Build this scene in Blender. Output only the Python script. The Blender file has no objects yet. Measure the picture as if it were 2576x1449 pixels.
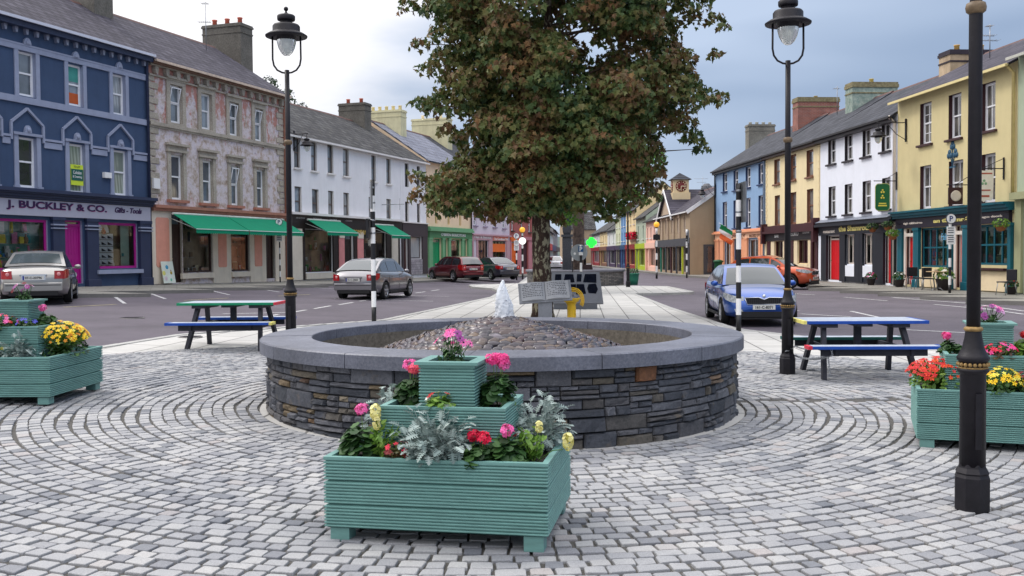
import bpy, bmesh, math, random
import numpy as np
from math import sin, cos, pi, sqrt, atan, radians
from mathutils import Vector, Matrix, Euler
random.seed(7)
RNG = np.random.default_rng(7)
S = bpy.context.scene
COL = S.collection

# ------------------------------------------------------------------ camera
FPX, CX, CY = 2450.0, 1288.0, 724.5
PITCH, ROLL, CAMH = atan(82.5/2450), radians(0.45), 1.65
_f = Vector((0, cos(PITCH), -sin(PITCH))); _u0 = Vector((0, sin(PITCH), cos(PITCH))); _r0 = Vector((1, 0, 0))
_r = _r0*cos(ROLL) - _u0*sin(ROLL); _u = _r0*sin(ROLL) + _u0*cos(ROLL)
cd = bpy.data.cameras.new('camera'); cam = bpy.data.objects.new('camera', cd); COL.objects.link(cam)
cam.matrix_world = Matrix(((_r.x, _u.x, -_f.x, 0), (_r.y, _u.y, -_f.y, 0), (_r.z, _u.z, -_f.z, CAMH), (0, 0, 0, 1)))
cd.sensor_width = 36; cd.lens = 36*FPX/2576; cd.clip_start = .05; cd.clip_end = 3000
S.camera = cam

def ray(X, Y):
    return _f*FPX + _r*(X-CX) - _u*(Y-CY)

# ------------------------------------------------------------------ world and sun
SUN_EL, SUN_AZ = radians(50), radians(-62)      # azimuth from +Y towards +X
W = bpy.data.worlds.new("World"); S.world = W; W.use_nodes = True
nt = W.node_tree; N = nt.nodes; Lk = nt.links; N.clear()
def wn(t, **k):
    n = N.new(t)
    for a, b in k.items(): setattr(n, a, b)
    return n
out = wn('ShaderNodeOutputWorld'); bg = wn('ShaderNodeBackground'); Lk.new(bg.outputs[0], out.inputs[0])
sky = wn('ShaderNodeTexSky'); sky.sky_type = 'NISHITA'; sky.sun_disc = False
sky.sun_elevation = SUN_EL; sky.sun_rotation = SUN_AZ
skm = wn('ShaderNodeVectorMath', operation='SCALE'); skm.inputs['Scale'].default_value = .09; Lk.new(sky.outputs[0], skm.inputs[0])
tc = wn('ShaderNodeTexCoord'); sep = wn('ShaderNodeSeparateXYZ'); Lk.new(tc.outputs['Generated'], sep.inputs[0])
# project direction on a cloud plane so that clouds flatten towards the horizon
mp = wn('ShaderNodeMapping'); mp.inputs['Scale'].default_value = (1.6, 1.2, 5.5); Lk.new(tc.outputs['Generated'], mp.inputs[0])
nz = wn('ShaderNodeTexNoise'); nz.inputs['Scale'].default_value = 2.1; nz.inputs['Detail'].default_value = 5; nz.inputs['Roughness'].default_value = .5
Lk.new(mp.outputs[0], nz.inputs['Vector'])
nz2 = wn('ShaderNodeTexNoise'); nz2.inputs['Scale'].default_value = 1.1; nz2.inputs['Detail'].default_value = 3
mp2 = wn('ShaderNodeMapping'); mp2.inputs['Scale'].default_value = (1.5, 1.0, 7); mp2.inputs['Location'].default_value = (3.1, .4, 1.7)
Lk.new(tc.outputs['Generated'], mp2.inputs[0]); Lk.new(mp2.outputs[0], nz2.inputs['Vector'])
def m2(op, a, b, clamp=False):
    n = wn('ShaderNodeMath', operation=op); n.use_clamp = clamp
    for i, v in enumerate((a, b)):
        if isinstance(v, (int, float)): n.inputs[i].default_value = v
        elif v is not None: Lk.new(v, n.inputs[i])
    return n.outputs[0]
# bright cloud break to the upper left
t = m2('ADD', m2('MULTIPLY', sep.outputs['X'], -1.35), m2('MULTIPLY', m2('SUBTRACT', sep.outputs['Z'], .13), 1.7))
t = m2('ADD', t, m2('MULTIPLY', m2('SUBTRACT', nz.outputs['Fac'], .5), .55))
mr = wn('ShaderNodeMapRange', interpolation_type='SMOOTHSTEP'); mr.inputs['From Min'].default_value = .06; mr.inputs['From Max'].default_value = .42
Lk.new(t, mr.inputs['Value'])
ramp = wn('ShaderNodeValToRGB'); Lk.new(nz2.outputs['Fac'], ramp.inputs[0])
ramp.color_ramp.elements[0].position = .36; ramp.color_ramp.elements[0].color = (.30, .40, .58, 1)
ramp.color_ramp.elements[1].position = .66; ramp.color_ramp.elements[1].color = (.55, .66, .85, 1)
mx = wn('ShaderNodeMix', data_type='RGBA'); Lk.new(mr.outputs[0], mx.inputs['Factor']); Lk.new(ramp.outputs[0], mx.inputs['A']); mx.inputs['B'].default_value = (1.14, 1.12, 1.14, 1)
# paler band just above the horizon
hz = wn('ShaderNodeMapRange', interpolation_type='SMOOTHSTEP'); hz.inputs['From Min'].default_value = .0; hz.inputs['From Max'].default_value = .16
hz.inputs['To Min'].default_value = .75; hz.inputs['To Max'].default_value = 0; Lk.new(sep.outputs['Z'], hz.inputs['Value'])
mx2 = wn('ShaderNodeMix', data_type='RGBA'); Lk.new(hz.outputs[0], mx2.inputs['Factor']); Lk.new(mx.outputs['Result'], mx2.inputs['A']); mx2.inputs['B'].default_value = (.60, .70, .86, 1)
# overcast zenith is brighter than the horizon
zn = wn('ShaderNodeMapRange', interpolation_type='SMOOTHSTEP'); zn.inputs['From Min'].default_value = .35; zn.inputs['From Max'].default_value = .9
zn.inputs['To Min'].default_value = 1.0; zn.inputs['To Max'].default_value = 2.3; Lk.new(sep.outputs['Z'], zn.inputs['Value'])
sc = wn('ShaderNodeVectorMath', operation='SCALE'); Lk.new(mx2.outputs['Result'], sc.inputs[0]); Lk.new(zn.outputs[0], sc.inputs['Scale'])
mx3 = wn('ShaderNodeMix', data_type='RGBA'); mx3.inputs['Factor'].default_value = .88; Lk.new(skm.outputs[0], mx3.inputs['A']); Lk.new(sc.outputs[0], mx3.inputs['B'])
Lk.new(mx3.outputs['Result'], bg.inputs[0]); bg.inputs[1].default_value = 1.0
sd = bpy.data.lights.new('sun', 'SUN'); sd.energy = 1.3; sd.angle = radians(14); sd.color = (1, .95, .88)
sun = bpy.data.objects.new('sun', sd); COL.objects.link(sun)
sdir = Vector((sin(SUN_AZ)*cos(SUN_EL), cos(SUN_AZ)*cos(SUN_EL), sin(SUN_EL)))
sun.rotation_euler = sdir.to_track_quat('Z', 'Y').to_euler()
S.view_settings.view_transform = 'Standard'; S.view_settings.look = 'None'; S.view_settings.exposure = 0.1; S.view_settings.gamma = 1
S.cycles.max_bounces = 6; S.cycles.transparent_max_bounces = 6

# ------------------------------------------------------------------ terrain
def gz(x, y):
    s = -x-.5; a = .04*(s+sqrt(s*s+1))/2
    s = x-7; a += .012*(s+sqrt(s*s+1))/2
    return a
def gnd(X, Y, off=0.0):
    """point of the ground (raised by off) seen at a place of the picture"""
    d = ray(X, Y); z = 0.0
    for _ in range(12):
        t = (z+off-CAMH)/d.z; x, y = d.x*t, d.y*t; z = gz(x, y)
    return Vector((x, y, z+off))
def at(X, Y, dist):
    d = ray(X, Y); t = dist/d.y
    return Vector((d.x*t, dist, CAMH+d.z*t))

# ------------------------------------------------------------------ materials
def srgb(c):
    return tuple((v/255/12.92 if v/255 <= .04045 else ((v/255+.055)/1.055)**2.4) for v in c)
_M = {}
class NT:
    def __init__(s, name):
        s.m = bpy.data.materials.new(name); s.m.use_nodes = True; s.t = s.m.node_tree; s.n = s.t.nodes; s.l = s.t.links
        s.b = s.n['Principled BSDF']
    def new(s, ty, **k):
        n = s.n.new(ty)
        for a, v in k.items(): setattr(n, a, v)
        return n
    def link(s, a, b): s.l.new(a, b)
    def coord(s, kind='Object', scale=(1, 1, 1), rot=(0, 0, 0), loc=(0, 0, 0)):
        if kind == 'World':
            c = s.new('ShaderNodeNewGeometry').outputs['Position']
        else: c = s.new('ShaderNodeTexCoord').outputs[kind]
        m = s.new('ShaderNodeMapping'); m.inputs['Scale'].default_value = scale; m.inputs['Rotation'].default_value = rot; m.inputs['Location'].default_value = loc
        s.link(c, m.inputs[0]); return m.outputs[0]
    def noise(s, vec, scale, detail=4, rough=.55):
        n = s.new('ShaderNodeTexNoise'); n.inputs['Scale'].default_value = scale; n.inputs['Detail'].default_value = detail; n.inputs['Roughness'].default_value = rough
        s.link(vec, n.inputs['Vector']); return n.outputs['Fac']
    def ramp(s, fac, stops, interp='LINEAR'):
        r = s.new('ShaderNodeValToRGB'); r.color_ramp.interpolation = interp; e = r.color_ramp.elements
        while len(e) < len(stops): e.new(.5)
        for i, (p, c) in enumerate(stops):
            e[i].position = p; e[i].color = (*c, 1) if len(c) == 3 else c
        s.link(fac, r.inputs[0]); return r.outputs[0]
    def mix(s, fac, a, b, blend='MIX'):
        m = s.new('ShaderNodeMix', data_type='RGBA', blend_type=blend)
        for k, v in (('Factor', fac), ('A', a), ('B', b)):
            if isinstance(v, (int, float)): m.inputs[k].default_value = v
            elif isinstance(v, tuple): m.inputs[k].default_value = (*v, 1) if len(v) == 3 else v
            else: s.link(v, m.inputs[k])
        return m.outputs['Result']
    def math(s, op, a, b=0):
        m = s.new('ShaderNodeMath', operation=op)
        for i, v in enumerate((a, b)):
            if isinstance(v, (int, float)): m.inputs[i].default_value = v
            else: s.link(v, m.inputs[i])
        return m.outputs[0]
    def bump(s, h, strength=.3, dist=.02):
        b = s.new('ShaderNodeBump'); b.inputs['Strength'].default_value = strength; b.inputs['Distance'].default_value = dist
        s.link(h, b.inputs['Height']); s.link(b.outputs[0], s.b.inputs['Normal'])
    def col(s, c):
        if isinstance(c, tuple): s.b.inputs['Base Color'].default_value = (*c[:3], 1)
        else: s.link(c, s.b.inputs['Base Color'])
    def set(s, rough=None, metal=None, spec=None, coat=None):
        if rough is not None: s.b.inputs['Roughness'].default_value = rough
        if metal is not None: s.b.inputs['Metallic'].default_value = metal
        if spec is not None: s.b.inputs['Specular IOR Level'].default_value = spec
        if coat is not None: s.b.inputs['Coat Weight'].default_value = coat; s.b.inputs['Coat Roughness'].default_value = .05

def paint(c, rough=.6, var=.12, scale=2.0, bump=0.0, metal=0.0, spec=.4, dirt=0.0, name=None, lin=False, coat=None):
    """plain painted or rendered surface with slight wear; c in sRGB 0-255"""
    key = ('p', c, rough, var, scale, bump, metal, spec, dirt, lin, coat)
    if key in _M: return _M[key]
    a = NT(name or 'painted_surface'); base = c if lin else srgb(c)
    v = a.coord('World')
    n = a.noise(v, scale, 6, .65)
    lo = tuple(x*(1-var*1.3) for x in base); hi = tuple(min(1, x*(1+var)) for x in base)
    col = a.ramp(n, [(.3, lo), (.7, hi)])
    if dirt:
        sv = a.coord('World', scale=(1.6, 1.6, .22)); sn = a.noise(sv, 1.7, 7, .7)
        f = a.ramp(sn, [(.46, (0, 0, 0)), (.74, (dirt, dirt, dirt))])
        col = a.mix(f, col, tuple(x*.45 for x in (base[0], base[1]*.97, base[2]*.9)))
    a.col(col); a.set(rough, metal, spec, coat)
    if bump:
        a.bump(a.noise(v, 38, 4, .7), bump, .02)
    _M[key] = a.m; return a.m

def mat_speckle(name, c1, c2, scale=60, rough=.8, bump=.3, big=.15, bs=1.1):
    a = NT(name); v = a.coord('World'); n1 = a.noise(v, scale, 3, .7); n2 = a.noise(v, bs, 6, .7)
    col = a.ramp(n1, [(.35, c1), (.65, c2)])
    g = a.ramp(n2, [(.3, (1-big,)*3), (.7, (1+big,)*3)])
    a.col(a.mix(1.0, col, g, 'MULTIPLY')); a.set(rough); a.bump(n1, bump, .01); return a.m

def mat_cobble():
    a = NT('granite_sett'); g = a.new('ShaderNodeNewGeometry'); v = a.coord('World')
    col = a.ramp(g.outputs['Random Per Island'], [(0, (.17, .18, .20)), (.06, (.24, .245, .265)), (.22, (.32, .323, .335)), (.65, (.365, .367, .375)), (.93, (.415, .413, .41)), (1, (.37, .345, .34))])
    n1 = a.noise(v, 150, 3, .75); n2 = a.noise(v, .8, 4, .6)
    m = a.ramp(n1, [(.34, (.72,)*3), (.66, (1.14,)*3)]); m2_ = a.ramp(n2, [(.28, (.76, .78, .82)), (.62, (1.05, 1.045, 1.035))])
    n3 = a.noise(v, 14, 4, .7); st = a.ramp(n3, [(.62, (1, 1, 1)), (.74, (.72, .7, .68))])
    a.col(a.mix(1, a.mix(1, a.mix(1, col, m, 'MULTIPLY'), m2_, 'MULTIPLY'), st, 'MULTIPLY')); a.set(.78, spec=.3); a.bump(a.noise(v, 60, 4, .7), .45, .012); return a.m
def mat_wallstone():
    a = NT('dry_slate_stone'); g = a.new('ShaderNodeNewGeometry'); v = a.coord('World')
    col = a.ramp(g.outputs['Random Per Island'], [(0, (.042, .048, .062)), (.3, (.078, .085, .105)), (.55, (.125, .132, .155)), (.82, (.085, .085, .095)), (.90, (.11, .098, .08)), (.945, (.17, .13, .08)), (.965, (.17, .07, .03)), (.985, (.28, .25, .19)), (1, (.08, .04, .028))])
    n1 = a.noise(v, 26, 6, .75); m = a.ramp(n1, [(.3, (.6,)*3), (.7, (1.35, 1.32, 1.28))])
    n2 = a.noise(v, 5, 3, .6); r = a.ramp(n2, [(.62, (0, 0, 0)), (.72, (.35, .35, .35))])
    a.col(a.mix(r, a.mix(1, col, m, 'MULTIPLY'), (.2, .15, .09))); a.set(.72, spec=.4); a.bump(n1, .8, .02); return a.m
def mat_pebble():
    a = NT('wet_pebble'); g = a.new('ShaderNodeNewGeometry'); v = a.coord('World')
    col = a.ramp(g.outputs['Random Per Island'], [(0, (.020, .018, .026)), (.25, (.040, .034, .045)), (.5, (.066, .054, .068)), (.7, (.052, .026, .030)), (.84, (.075, .055, .048)), (.95, (.10, .058, .03)), (1, (.13, .12, .15))])
    a.col(a.mix(1, col, a.ramp(a.noise(v, 30, 4, .7), [(.3, (.6,)*3), (.7, (1.3,)*3)]), 'MULTIPLY')); a.set(.30, spec=.5); return a.m
def mat_slate(c1, c2, w=.34, h=.34, moss=0.0, zs=1.75, name='roof_slate'):
    a = NT(name); tcn = a.new('ShaderNodeTexCoord'); sp = a.new('ShaderNodeSeparateXYZ'); a.link(tcn.outputs['Object'], sp.inputs[0])
    cb = a.new('ShaderNodeCombineXYZ'); a.link(sp.outputs['X'], cb.inputs[0]); a.link(a.math('MULTIPLY', sp.outputs['Z'], zs), cb.inputs[1])
    br = a.new('ShaderNodeTexBrick'); a.link(cb.outputs[0], br.inputs['Vector']); br.inputs['Scale'].default_value = 1
    br.inputs['Brick Width'].default_value = w; br.inputs['Row Height'].default_value = h; br.inputs['Mortar Size'].default_value = .03; br.inputs['Mortar Smooth'].default_value = .2
    br.inputs['Color1'].default_value = (*c1, 1); br.inputs['Color2'].default_value = (*c2, 1); br.inputs['Mortar'].default_value = (*[x*.45 for x in c1], 1)
    v = a.coord('Object'); n = a.noise(v, 1.4, 6, .7)
    col = a.mix(1, br.outputs['Color'], a.ramp(n, [(.3, (.72,)*3), (.7, (1.25,)*3)]), 'MULTIPLY')
    if moss:
        mm = a.ramp(a.noise(v, 3.5, 7, .75), [(.55, (0, 0, 0)), (.72, (moss,)*3)]); col = a.mix(mm, col, (.13, .12, .06))
    a.col(col); a.set(.8, spec=.2); a.bump(br.outputs['Fac'], -.9, .03); return a.m
def mat_slabs(name, c1, c2, w, h, rot, mortar=(.16, .155, .15), msize=.012):
    a = NT(name); v = a.coord('World', rot=(0, 0, rot)); br = a.new('ShaderNodeTexBrick'); a.link(v, br.inputs['Vector'])
    br.inputs['Scale'].default_value = 1; br.inputs['Brick Width'].default_value = w; br.inputs['Row Height'].default_value = h; br.inputs['Mortar Size'].default_value = msize
    br.inputs['Color1'].default_value = (*c1, 1); br.inputs['Color2'].default_value = (*c2, 1); br.inputs['Mortar'].default_value = (*mortar, 1)
    w_ = a.coord('World'); n = a.noise(w_, 1.3, 6, .65); n1 = a.noise(w_, 90, 2)
    col = a.mix(1, br.outputs['Color'], a.ramp(n, [(.3, (.86, .86, .85)), (.7, (1.1,)*3)]), 'MULTIPLY'); col = a.mix(1, col, a.ramp(n1, [(.3, (.92,)*3), (.7, (1.06,)*3)]), 'MULTIPLY')
    a.col(col); a.set(.8, spec=.3); a.bump(br.outputs['Fac'], -.4, .01); return a.m
def mat_brick(c1, c2, w=.23, h=.08, mortar=(.3, .28, .26)):
    a = NT('brickwork'); tcn = a.new('ShaderNodeTexCoord'); sp = a.new('ShaderNodeSeparateXYZ'); a.link(tcn.outputs['Object'], sp.inputs[0])
    cb = a.new('ShaderNodeCombineXYZ'); a.link(a.math('ADD', sp.outputs['X'], sp.outputs['Y']), cb.inputs[0]); a.link(sp.outputs['Z'], cb.inputs[1])
    br = a.new('ShaderNodeTexBrick'); a.link(cb.outputs[0], br.inputs['Vector']); br.inputs['Scale'].default_value = 1
    br.inputs['Brick Width'].default_value = w; br.inputs['Row Height'].default_value = h; br.inputs['Mortar Size'].default_value = .008
    br.inputs['Color1'].default_value = (*c1, 1); br.inputs['Color2'].default_value = (*c2, 1); br.inputs['Mortar'].default_value = (*mortar, 1)
    a.col(a.mix(1, br.outputs['Color'], a.ramp(a.noise(a.coord('Object'), 2, 5, .7), [(.3, (.7,)*3), (.7, (1.2,)*3)]), 'MULTIPLY')); a.set(.85); a.bump(br.outputs['Fac'], -.4, .01); return a.m
def mat_oldstucco():
    """peeling lime stucco: grey, lilac-white blotches and pinkish red patches that stay put"""
    a = NT('peeling_stucco'); v = a.coord('Object'); n1 = a.noise(v, .9, 8, .72); n2 = a.noise(v, 2.6, 8, .75)
    n3 = a.noise(a.coord('Object', scale=(1, 1, .45)), 2.2, 7, .8)
    col = a.ramp(n2, [(.3, srgb((112, 98, 88))), (.43, srgb((176, 160, 148))), (.55, srgb((212, 204, 210))), (.68, srgb((150, 140, 152)))])
    sp = a.new('ShaderNodeSeparateXYZ'); a.link(v, sp.inputs[0])
    hi = a.new('ShaderNodeMapRange'); hi.inputs['From Min'].default_value = 5.6; hi.inputs['From Max'].default_value = 8.2; hi.inputs['To Min'].default_value = -.07; hi.inputs['To Max'].default_value = .07; a.link(sp.outputs['Z'], hi.inputs['Value'])
    f = a.ramp(a.math('ADD', n3, hi.outputs[0]), [(.53, (0, 0, 0)), (.57, (.9,)*3)])
    col = a.mix(f, col, srgb((178, 122, 110)))
    f2 = a.ramp(a.noise(a.coord('Object', loc=(7, 3, 1)), 3.4, 8, .8), [(.60, (0, 0, 0)), (.66, (.9,)*3)]); col = a.mix(f2, col, srgb((200, 196, 196)))
    f3 = a.ramp(a.noise(a.coord('Object', scale=(1, 1, .3), loc=(2, 9, 4)), 5, 8, .8), [(.60, (0, 0, 0)), (.68, (.8,)*3)]); col = a.mix(f3, col, srgb((104, 96, 88)))
    a.col(col); a.set(.9, spec=.2); a.bump(n2, .6, .03); return a.m
def mat_glass(tint=(.05, .06, .07), curtain=None, name='window_glass'):
    """pane seen from outside: what hangs behind it, under a glossy surface"""
    key = ('g', tint, curtain)
    if key in _M: return _M[key]
    a = NT(name); v = a.coord('World')
    if curtain:
        wv = a.new('ShaderNodeTexWave'); wv.wave_type = 'BANDS'; wv.bands_direction = 'DIAGONAL'; wv.inputs['Scale'].default_value = 3.2; wv.inputs['Distortion'].default_value = 2.5
        a.link(a.coord('World', scale=(1, 1, .12)), wv.inputs['Vector'])
        col = a.ramp(wv.outputs['Fac'], [(.2, tuple(x*.62 for x in curtain)), (.8, curtain)])
        m = a.ramp(a.noise(v, .75, 2), [(.42, (0, 0, 0)), (.55, (1, 1, 1))]); col = a.mix(m, tint, col)
    else: col = a.ramp(a.noise(v, .9, 3), [(.35, tuple(x*.6 for x in tint)), (.65, tuple(x*1.6 for x in tint))])
    a.col(col); a.set(.06, spec=.9, coat=.6); a.bump(a.noise(v, 1.2, 1), .05, .05); _M[key] = a.m; return a.m
def mat_clearglass():
    if 'clear' in _M: return _M['clear']
    a = NT('shop_glass'); tr = a.new('ShaderNodeBsdfTransparent'); tr.inputs[0].default_value = (.92, .95, .95, 1)
    gl = a.new('ShaderNodeBsdfGlossy'); gl.inputs['Roughness'].default_value = .03; fr = a.new('ShaderNodeFresnel'); fr.inputs[0].default_value = 1.5
    mxs = a.new('ShaderNodeMixShader'); a.link(a.math('ADD', fr.outputs[0], .04), mxs.inputs[0]); a.link(tr.outputs[0], mxs.inputs[1]); a.link(gl.outputs[0], mxs.inputs[2])
    a.link(mxs.outputs[0], a.n['Material Output'].inputs[0]); _M['clear'] = a.m; return a.m
def mat_leaf(name, stops, rough=.5, trans=.25, patch=None):
    a = NT(name); at_ = a.new('ShaderNodeNewGeometry'); v = a.coord('World')
    f = at_.outputs['Random Per Island']
    if patch:
        n = a.noise(v, patch, 3, .6); f = a.math('ADD', a.math('MULTIPLY', f, .34), a.math('MULTIPLY', a.math('SUBTRACT', n, .245), 1.4))
    col = a.ramp(f, stops); a.col(col); a.set(rough, spec=.35)
    if trans:
        tl = a.new('ShaderNodeBsdfTranslucent'); a.link(col, tl.inputs[0]); mxs = a.new('ShaderNodeMixShader'); mxs.inputs[0].default_value = trans
        a.link(a.b.outputs[0], mxs.inputs[1]); a.link(tl.outputs[0], mxs.inputs[2]); a.link(mxs.outputs[0], a.n['Material Output'].inputs[0])
    return a.m
def mat_emit(c, s):
    a = NT('lit_lamp'); a.col(c); a.b.inputs['Emission Color'].default_value = (*c, 1); a.b.inputs['Emission Strength'].default_value = s; return a.m

BLACK = paint((26, 25, 30), .38, .25, 6, spec=.5, name='black_paint')
IRON = paint((27, 25, 31), .5, .3, 9, spec=.3, bump=.1, name='cast_iron_paint')
GOLD = paint((146, 118, 72), .6, .4, 25, metal=.15, name='gold_paint')
WHITE = paint((232, 232, 232), .5, .05, 3, name='white_paint')
UPVC = paint((235, 236, 240), .35, .03, 3, name='white_frame')
DARKIN = paint((30, 27, 26), .9, .3, 2, name='dark_interior')
STEEL = paint((150, 152, 156), .35, .15, 5, metal=.8, name='steel')
TYRE = paint((24, 24, 25), .85, .15, 5, name='rubber')

# ------------------------------------------------------------------ mesh builder
class MB:
    def __init__(s, M=None): s.v = []; s.f = []; s.mi = []; s.sm = []; s.M = M
    def add(s, vs, fs, mi=0, sm=False, M=None):
        o = len(s.v); T = s.M
        if M is not None: T = T @ M if T is not None else M
        if T is not None: vs = [T @ Vector(p) for p in vs]
        s.v.extend([tuple(p) for p in vs]); s.f.extend([tuple(i+o for i in f) for f in fs]); s.mi.extend([mi]*len(fs)); s.sm.extend([sm]*len(fs))
        return s
    def box(s, x0, x1, y0, y1, z0, z1, mi=0, M=None, bev=0.0):
        if bev:
            b = bev; vs = []; 
            for (z, i) in ((z0, b), (z0+b, 0), (z1-b, 0), (z1, b)):
                vs += [(x0+i, y0+i, z), (x1-i, y0+i, z), (x1-i, y1-i, z), (x0+i, y1-i, z)]
            fs = [(3, 2, 1, 0), (12, 13, 14, 15)]
            for k in range(3):
                for j in range(4): fs.append((k*4+j, k*4+(j+1) % 4, k*4+4+(j+1) % 4, k*4+4+j))
            return s.add(vs, fs, mi, False, M)
        vs = [(x0, y0, z0), (x1, y0, z0), (x1, y1, z0), (x0, y1, z0), (x0, y0, z1), (x1, y0, z1), (x1, y1, z1), (x0, y1, z1)]
        return s.add(vs, [(3, 2, 1, 0), (4, 5, 6, 7), (0, 1, 5, 4), (1, 2, 6, 5), (2, 3, 7, 6), (3, 0, 4, 7)], mi, False, M)
    def beam(s, p0, p1, w, h, mi=0, up=(0, 0, 1)):
        p0 = Vector(p0); p1 = Vector(p1); d = (p1-p0); L = d.length; d.normalize(); upv = Vector(up)
        side = d.cross(upv); side = side.normalized() if side.length > 1e-6 else Vector((1, 0, 0)); u2 = side.cross(d)
        vs = []
        for p in (p0, p1):
            for a, b in ((-1, -1), (1, -1), (1, 1), (-1, 1)): vs.append(p+side*(a*w/2)+u2*(b*h/2))
        return s.add(vs, [(3, 2, 1, 0), (4, 5, 6, 7), (0, 1, 5, 4), (1, 2, 6, 5), (2, 3, 7, 6), (3, 0, 4, 7)], mi)
    def tube(s, pts, r, n=8, mi=0, caps=True, sm=True):
        pts = [Vector(p) for p in pts]; rs = r if isinstance(r, (list, tuple)) else [r]*len(pts); vs = []; prev = None
        for i, p in enumerate(pts):
            d = (pts[min(i+1, len(pts)-1)]-pts[max(i-1, 0)]).normalized()
            if prev is None: a = d.orthogonal().normalized()
            else:
                a = prev-d*prev.dot(d); a = a.normalized() if a.length > 1e-5 else d.orthogonal().normalized()
            prev = a; b = d.cross(a)
            for k in range(n):
                t = 2*pi*k/n; vs.append(p+(a*cos(t)+b*sin(t))*rs[i])
        fs = []
        for i in range(len(pts)-1):
            for k in range(n): fs.append((i*n+k, i*n+(k+1) % n, (i+1)*n+(k+1) % n, (i+1)*n+k))
        s.add(vs, fs, mi, sm)
        if caps:
            o = len(s.v)-len(vs); s.f += [tuple(o+k for k in reversed(range(n))), tuple(o+(len(pts)-1)*n+k for k in range(n))]; s.mi += [mi]*2; s.sm += [False]*2
        return s
    def lathe(s, prof, n=24, c=(0, 0, 0), mi=0, sm=True, M=None, caps=True):
        vs = []; fs = []
        for r, z in prof:
            for k in range(n):
                t = 2*pi*k/n; vs.append((c[0]+r*cos(t), c[1]+r*sin(t), c[2]+z))
        for i in range(len(prof)-1):
            for k in range(n): fs.append((i*n+k, i*n+(k+1) % n, (i+1)*n+(k+1) % n, (i+1)*n+k))
        s.add(vs, fs, mi, sm, M)
        if caps:
            o = len(s.v)-len(vs)
            if prof[0][0] > 1e-4: s.f.append(tuple(o+k for k in reversed(range(n)))); s.mi.append(mi); s.sm.append(False)
            if prof[-1][0] > 1e-4: s.f.append(tuple(o+(len(prof)-1)*n+k for k in range(n))); s.mi.append(mi); s.sm.append(False)
        return s
    def sqlathe(s, prof, hx, hy, mi=0, M=None, open_top=False, closed=False):
        """rectangular rings: prof = (inset, z)"""
        vs = []; fs = []
        for i, z in prof:
            a, b = hx-i, hy-i; vs += [(-a, -b, z), (a, -b, z), (a, b, z), (-a, b, z)]
        m = len(prof)
        for k in range(m-1):
            for j in range(4): fs.append((k*4+j, k*4+(j+1) % 4, k*4+4+(j+1) % 4, k*4+4+j))
        if closed:
            for j in range(4): fs.append(((m-1)*4+j, (m-1)*4+(j+1) % 4, (j+1) % 4, j))
        return s.add(vs, fs, mi, False, M)
    def prism(s, poly, y0, y1, mi=0, M=None):
        """poly in x,z extruded along y"""
        n = len(poly); vs = [(p[0], y0, p[1]) for p in poly]+[(p[0], y1, p[1]) for p in poly]
        fs = [tuple(range(n)), tuple(reversed(range(n, 2*n)))]+[(i+n, (i+1) % n+n, (i+1) % n, i) for i in range(n)]
        return s.add(vs, fs, mi, False, M)
    def prismz(s, poly, z0, z1, mi=0, M=None):
        n = len(poly); vs = [(p[0], p[1], z0) for p in poly]+[(p[0], p[1], z1) for p in poly]
        fs = [tuple(reversed(range(n))), tuple(range(n, 2*n))]+[(i, (i+1) % n, (i+1) % n+n, i+n) for i in range(n)]
        return s.add(vs, fs, mi, False, M)
    def ball(s, c, r, n=10, m=7, mi=0, sc=(1, 1, 1), M=None):
        prof = [(max(1e-5, r*sin(pi*i/m)), -r*cos(pi*i/m)) for i in range(m+1)]
        vs = []; fs = []
        for rr, z in prof:
            for k in range(n): t = 2*pi*k/n; vs.append((c[0]+rr*cos(t)*sc[0], c[1]+rr*sin(t)*sc[1], c[2]+z*sc[2]))
        for i in range(m):
            for k in range(n): fs.append((i*n+k, i*n+(k+1) % n, (i+1)*n+(k+1) % n, (i+1)*n+k))
        return s.add(vs, fs, mi, True, M)
    def mesh(s, name, mats):
        me = bpy.data.meshes.new(name); me.from_pydata(s.v, [], s.f)
        for m in mats: me.materials.append(m)
        me.polygons.foreach_set('material_index', s.mi); me.polygons.foreach_set('use_smooth', s.sm); me.update(); return me
    def build(s, name, mats, parent=None, loc=None, rotz=0, **tags):
        if not isinstance(mats, (list, tuple)): mats = [mats]
        o = bpy.data.objects.new(name, s.mesh(name, mats)); COL.objects.link(o)
        if parent is not None: o.parent = parent
        if loc is not None: o.location = loc
        if rotz: o.rotation_euler.z = rotz
        for k, v in tags.items():
            if v is not None: o[k] = v
        return o
def thing(name, label, cat, loc=(0, 0, 0), rotz=0, group=None):
    o = bpy.data.objects.new(name, None); COL.objects.link(o); o.empty_display_size = .2; o.location = loc; o.rotation_euler.z = rotz
    o['label'] = label; o['category'] = cat
    if group: o['group'] = group
    return o
def copy_tree(o, parent=None):
    c = o.copy(); COL.objects.link(c); c.parent = parent
    for ch in list(o.children): copy_tree(ch, c)
    return c
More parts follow.
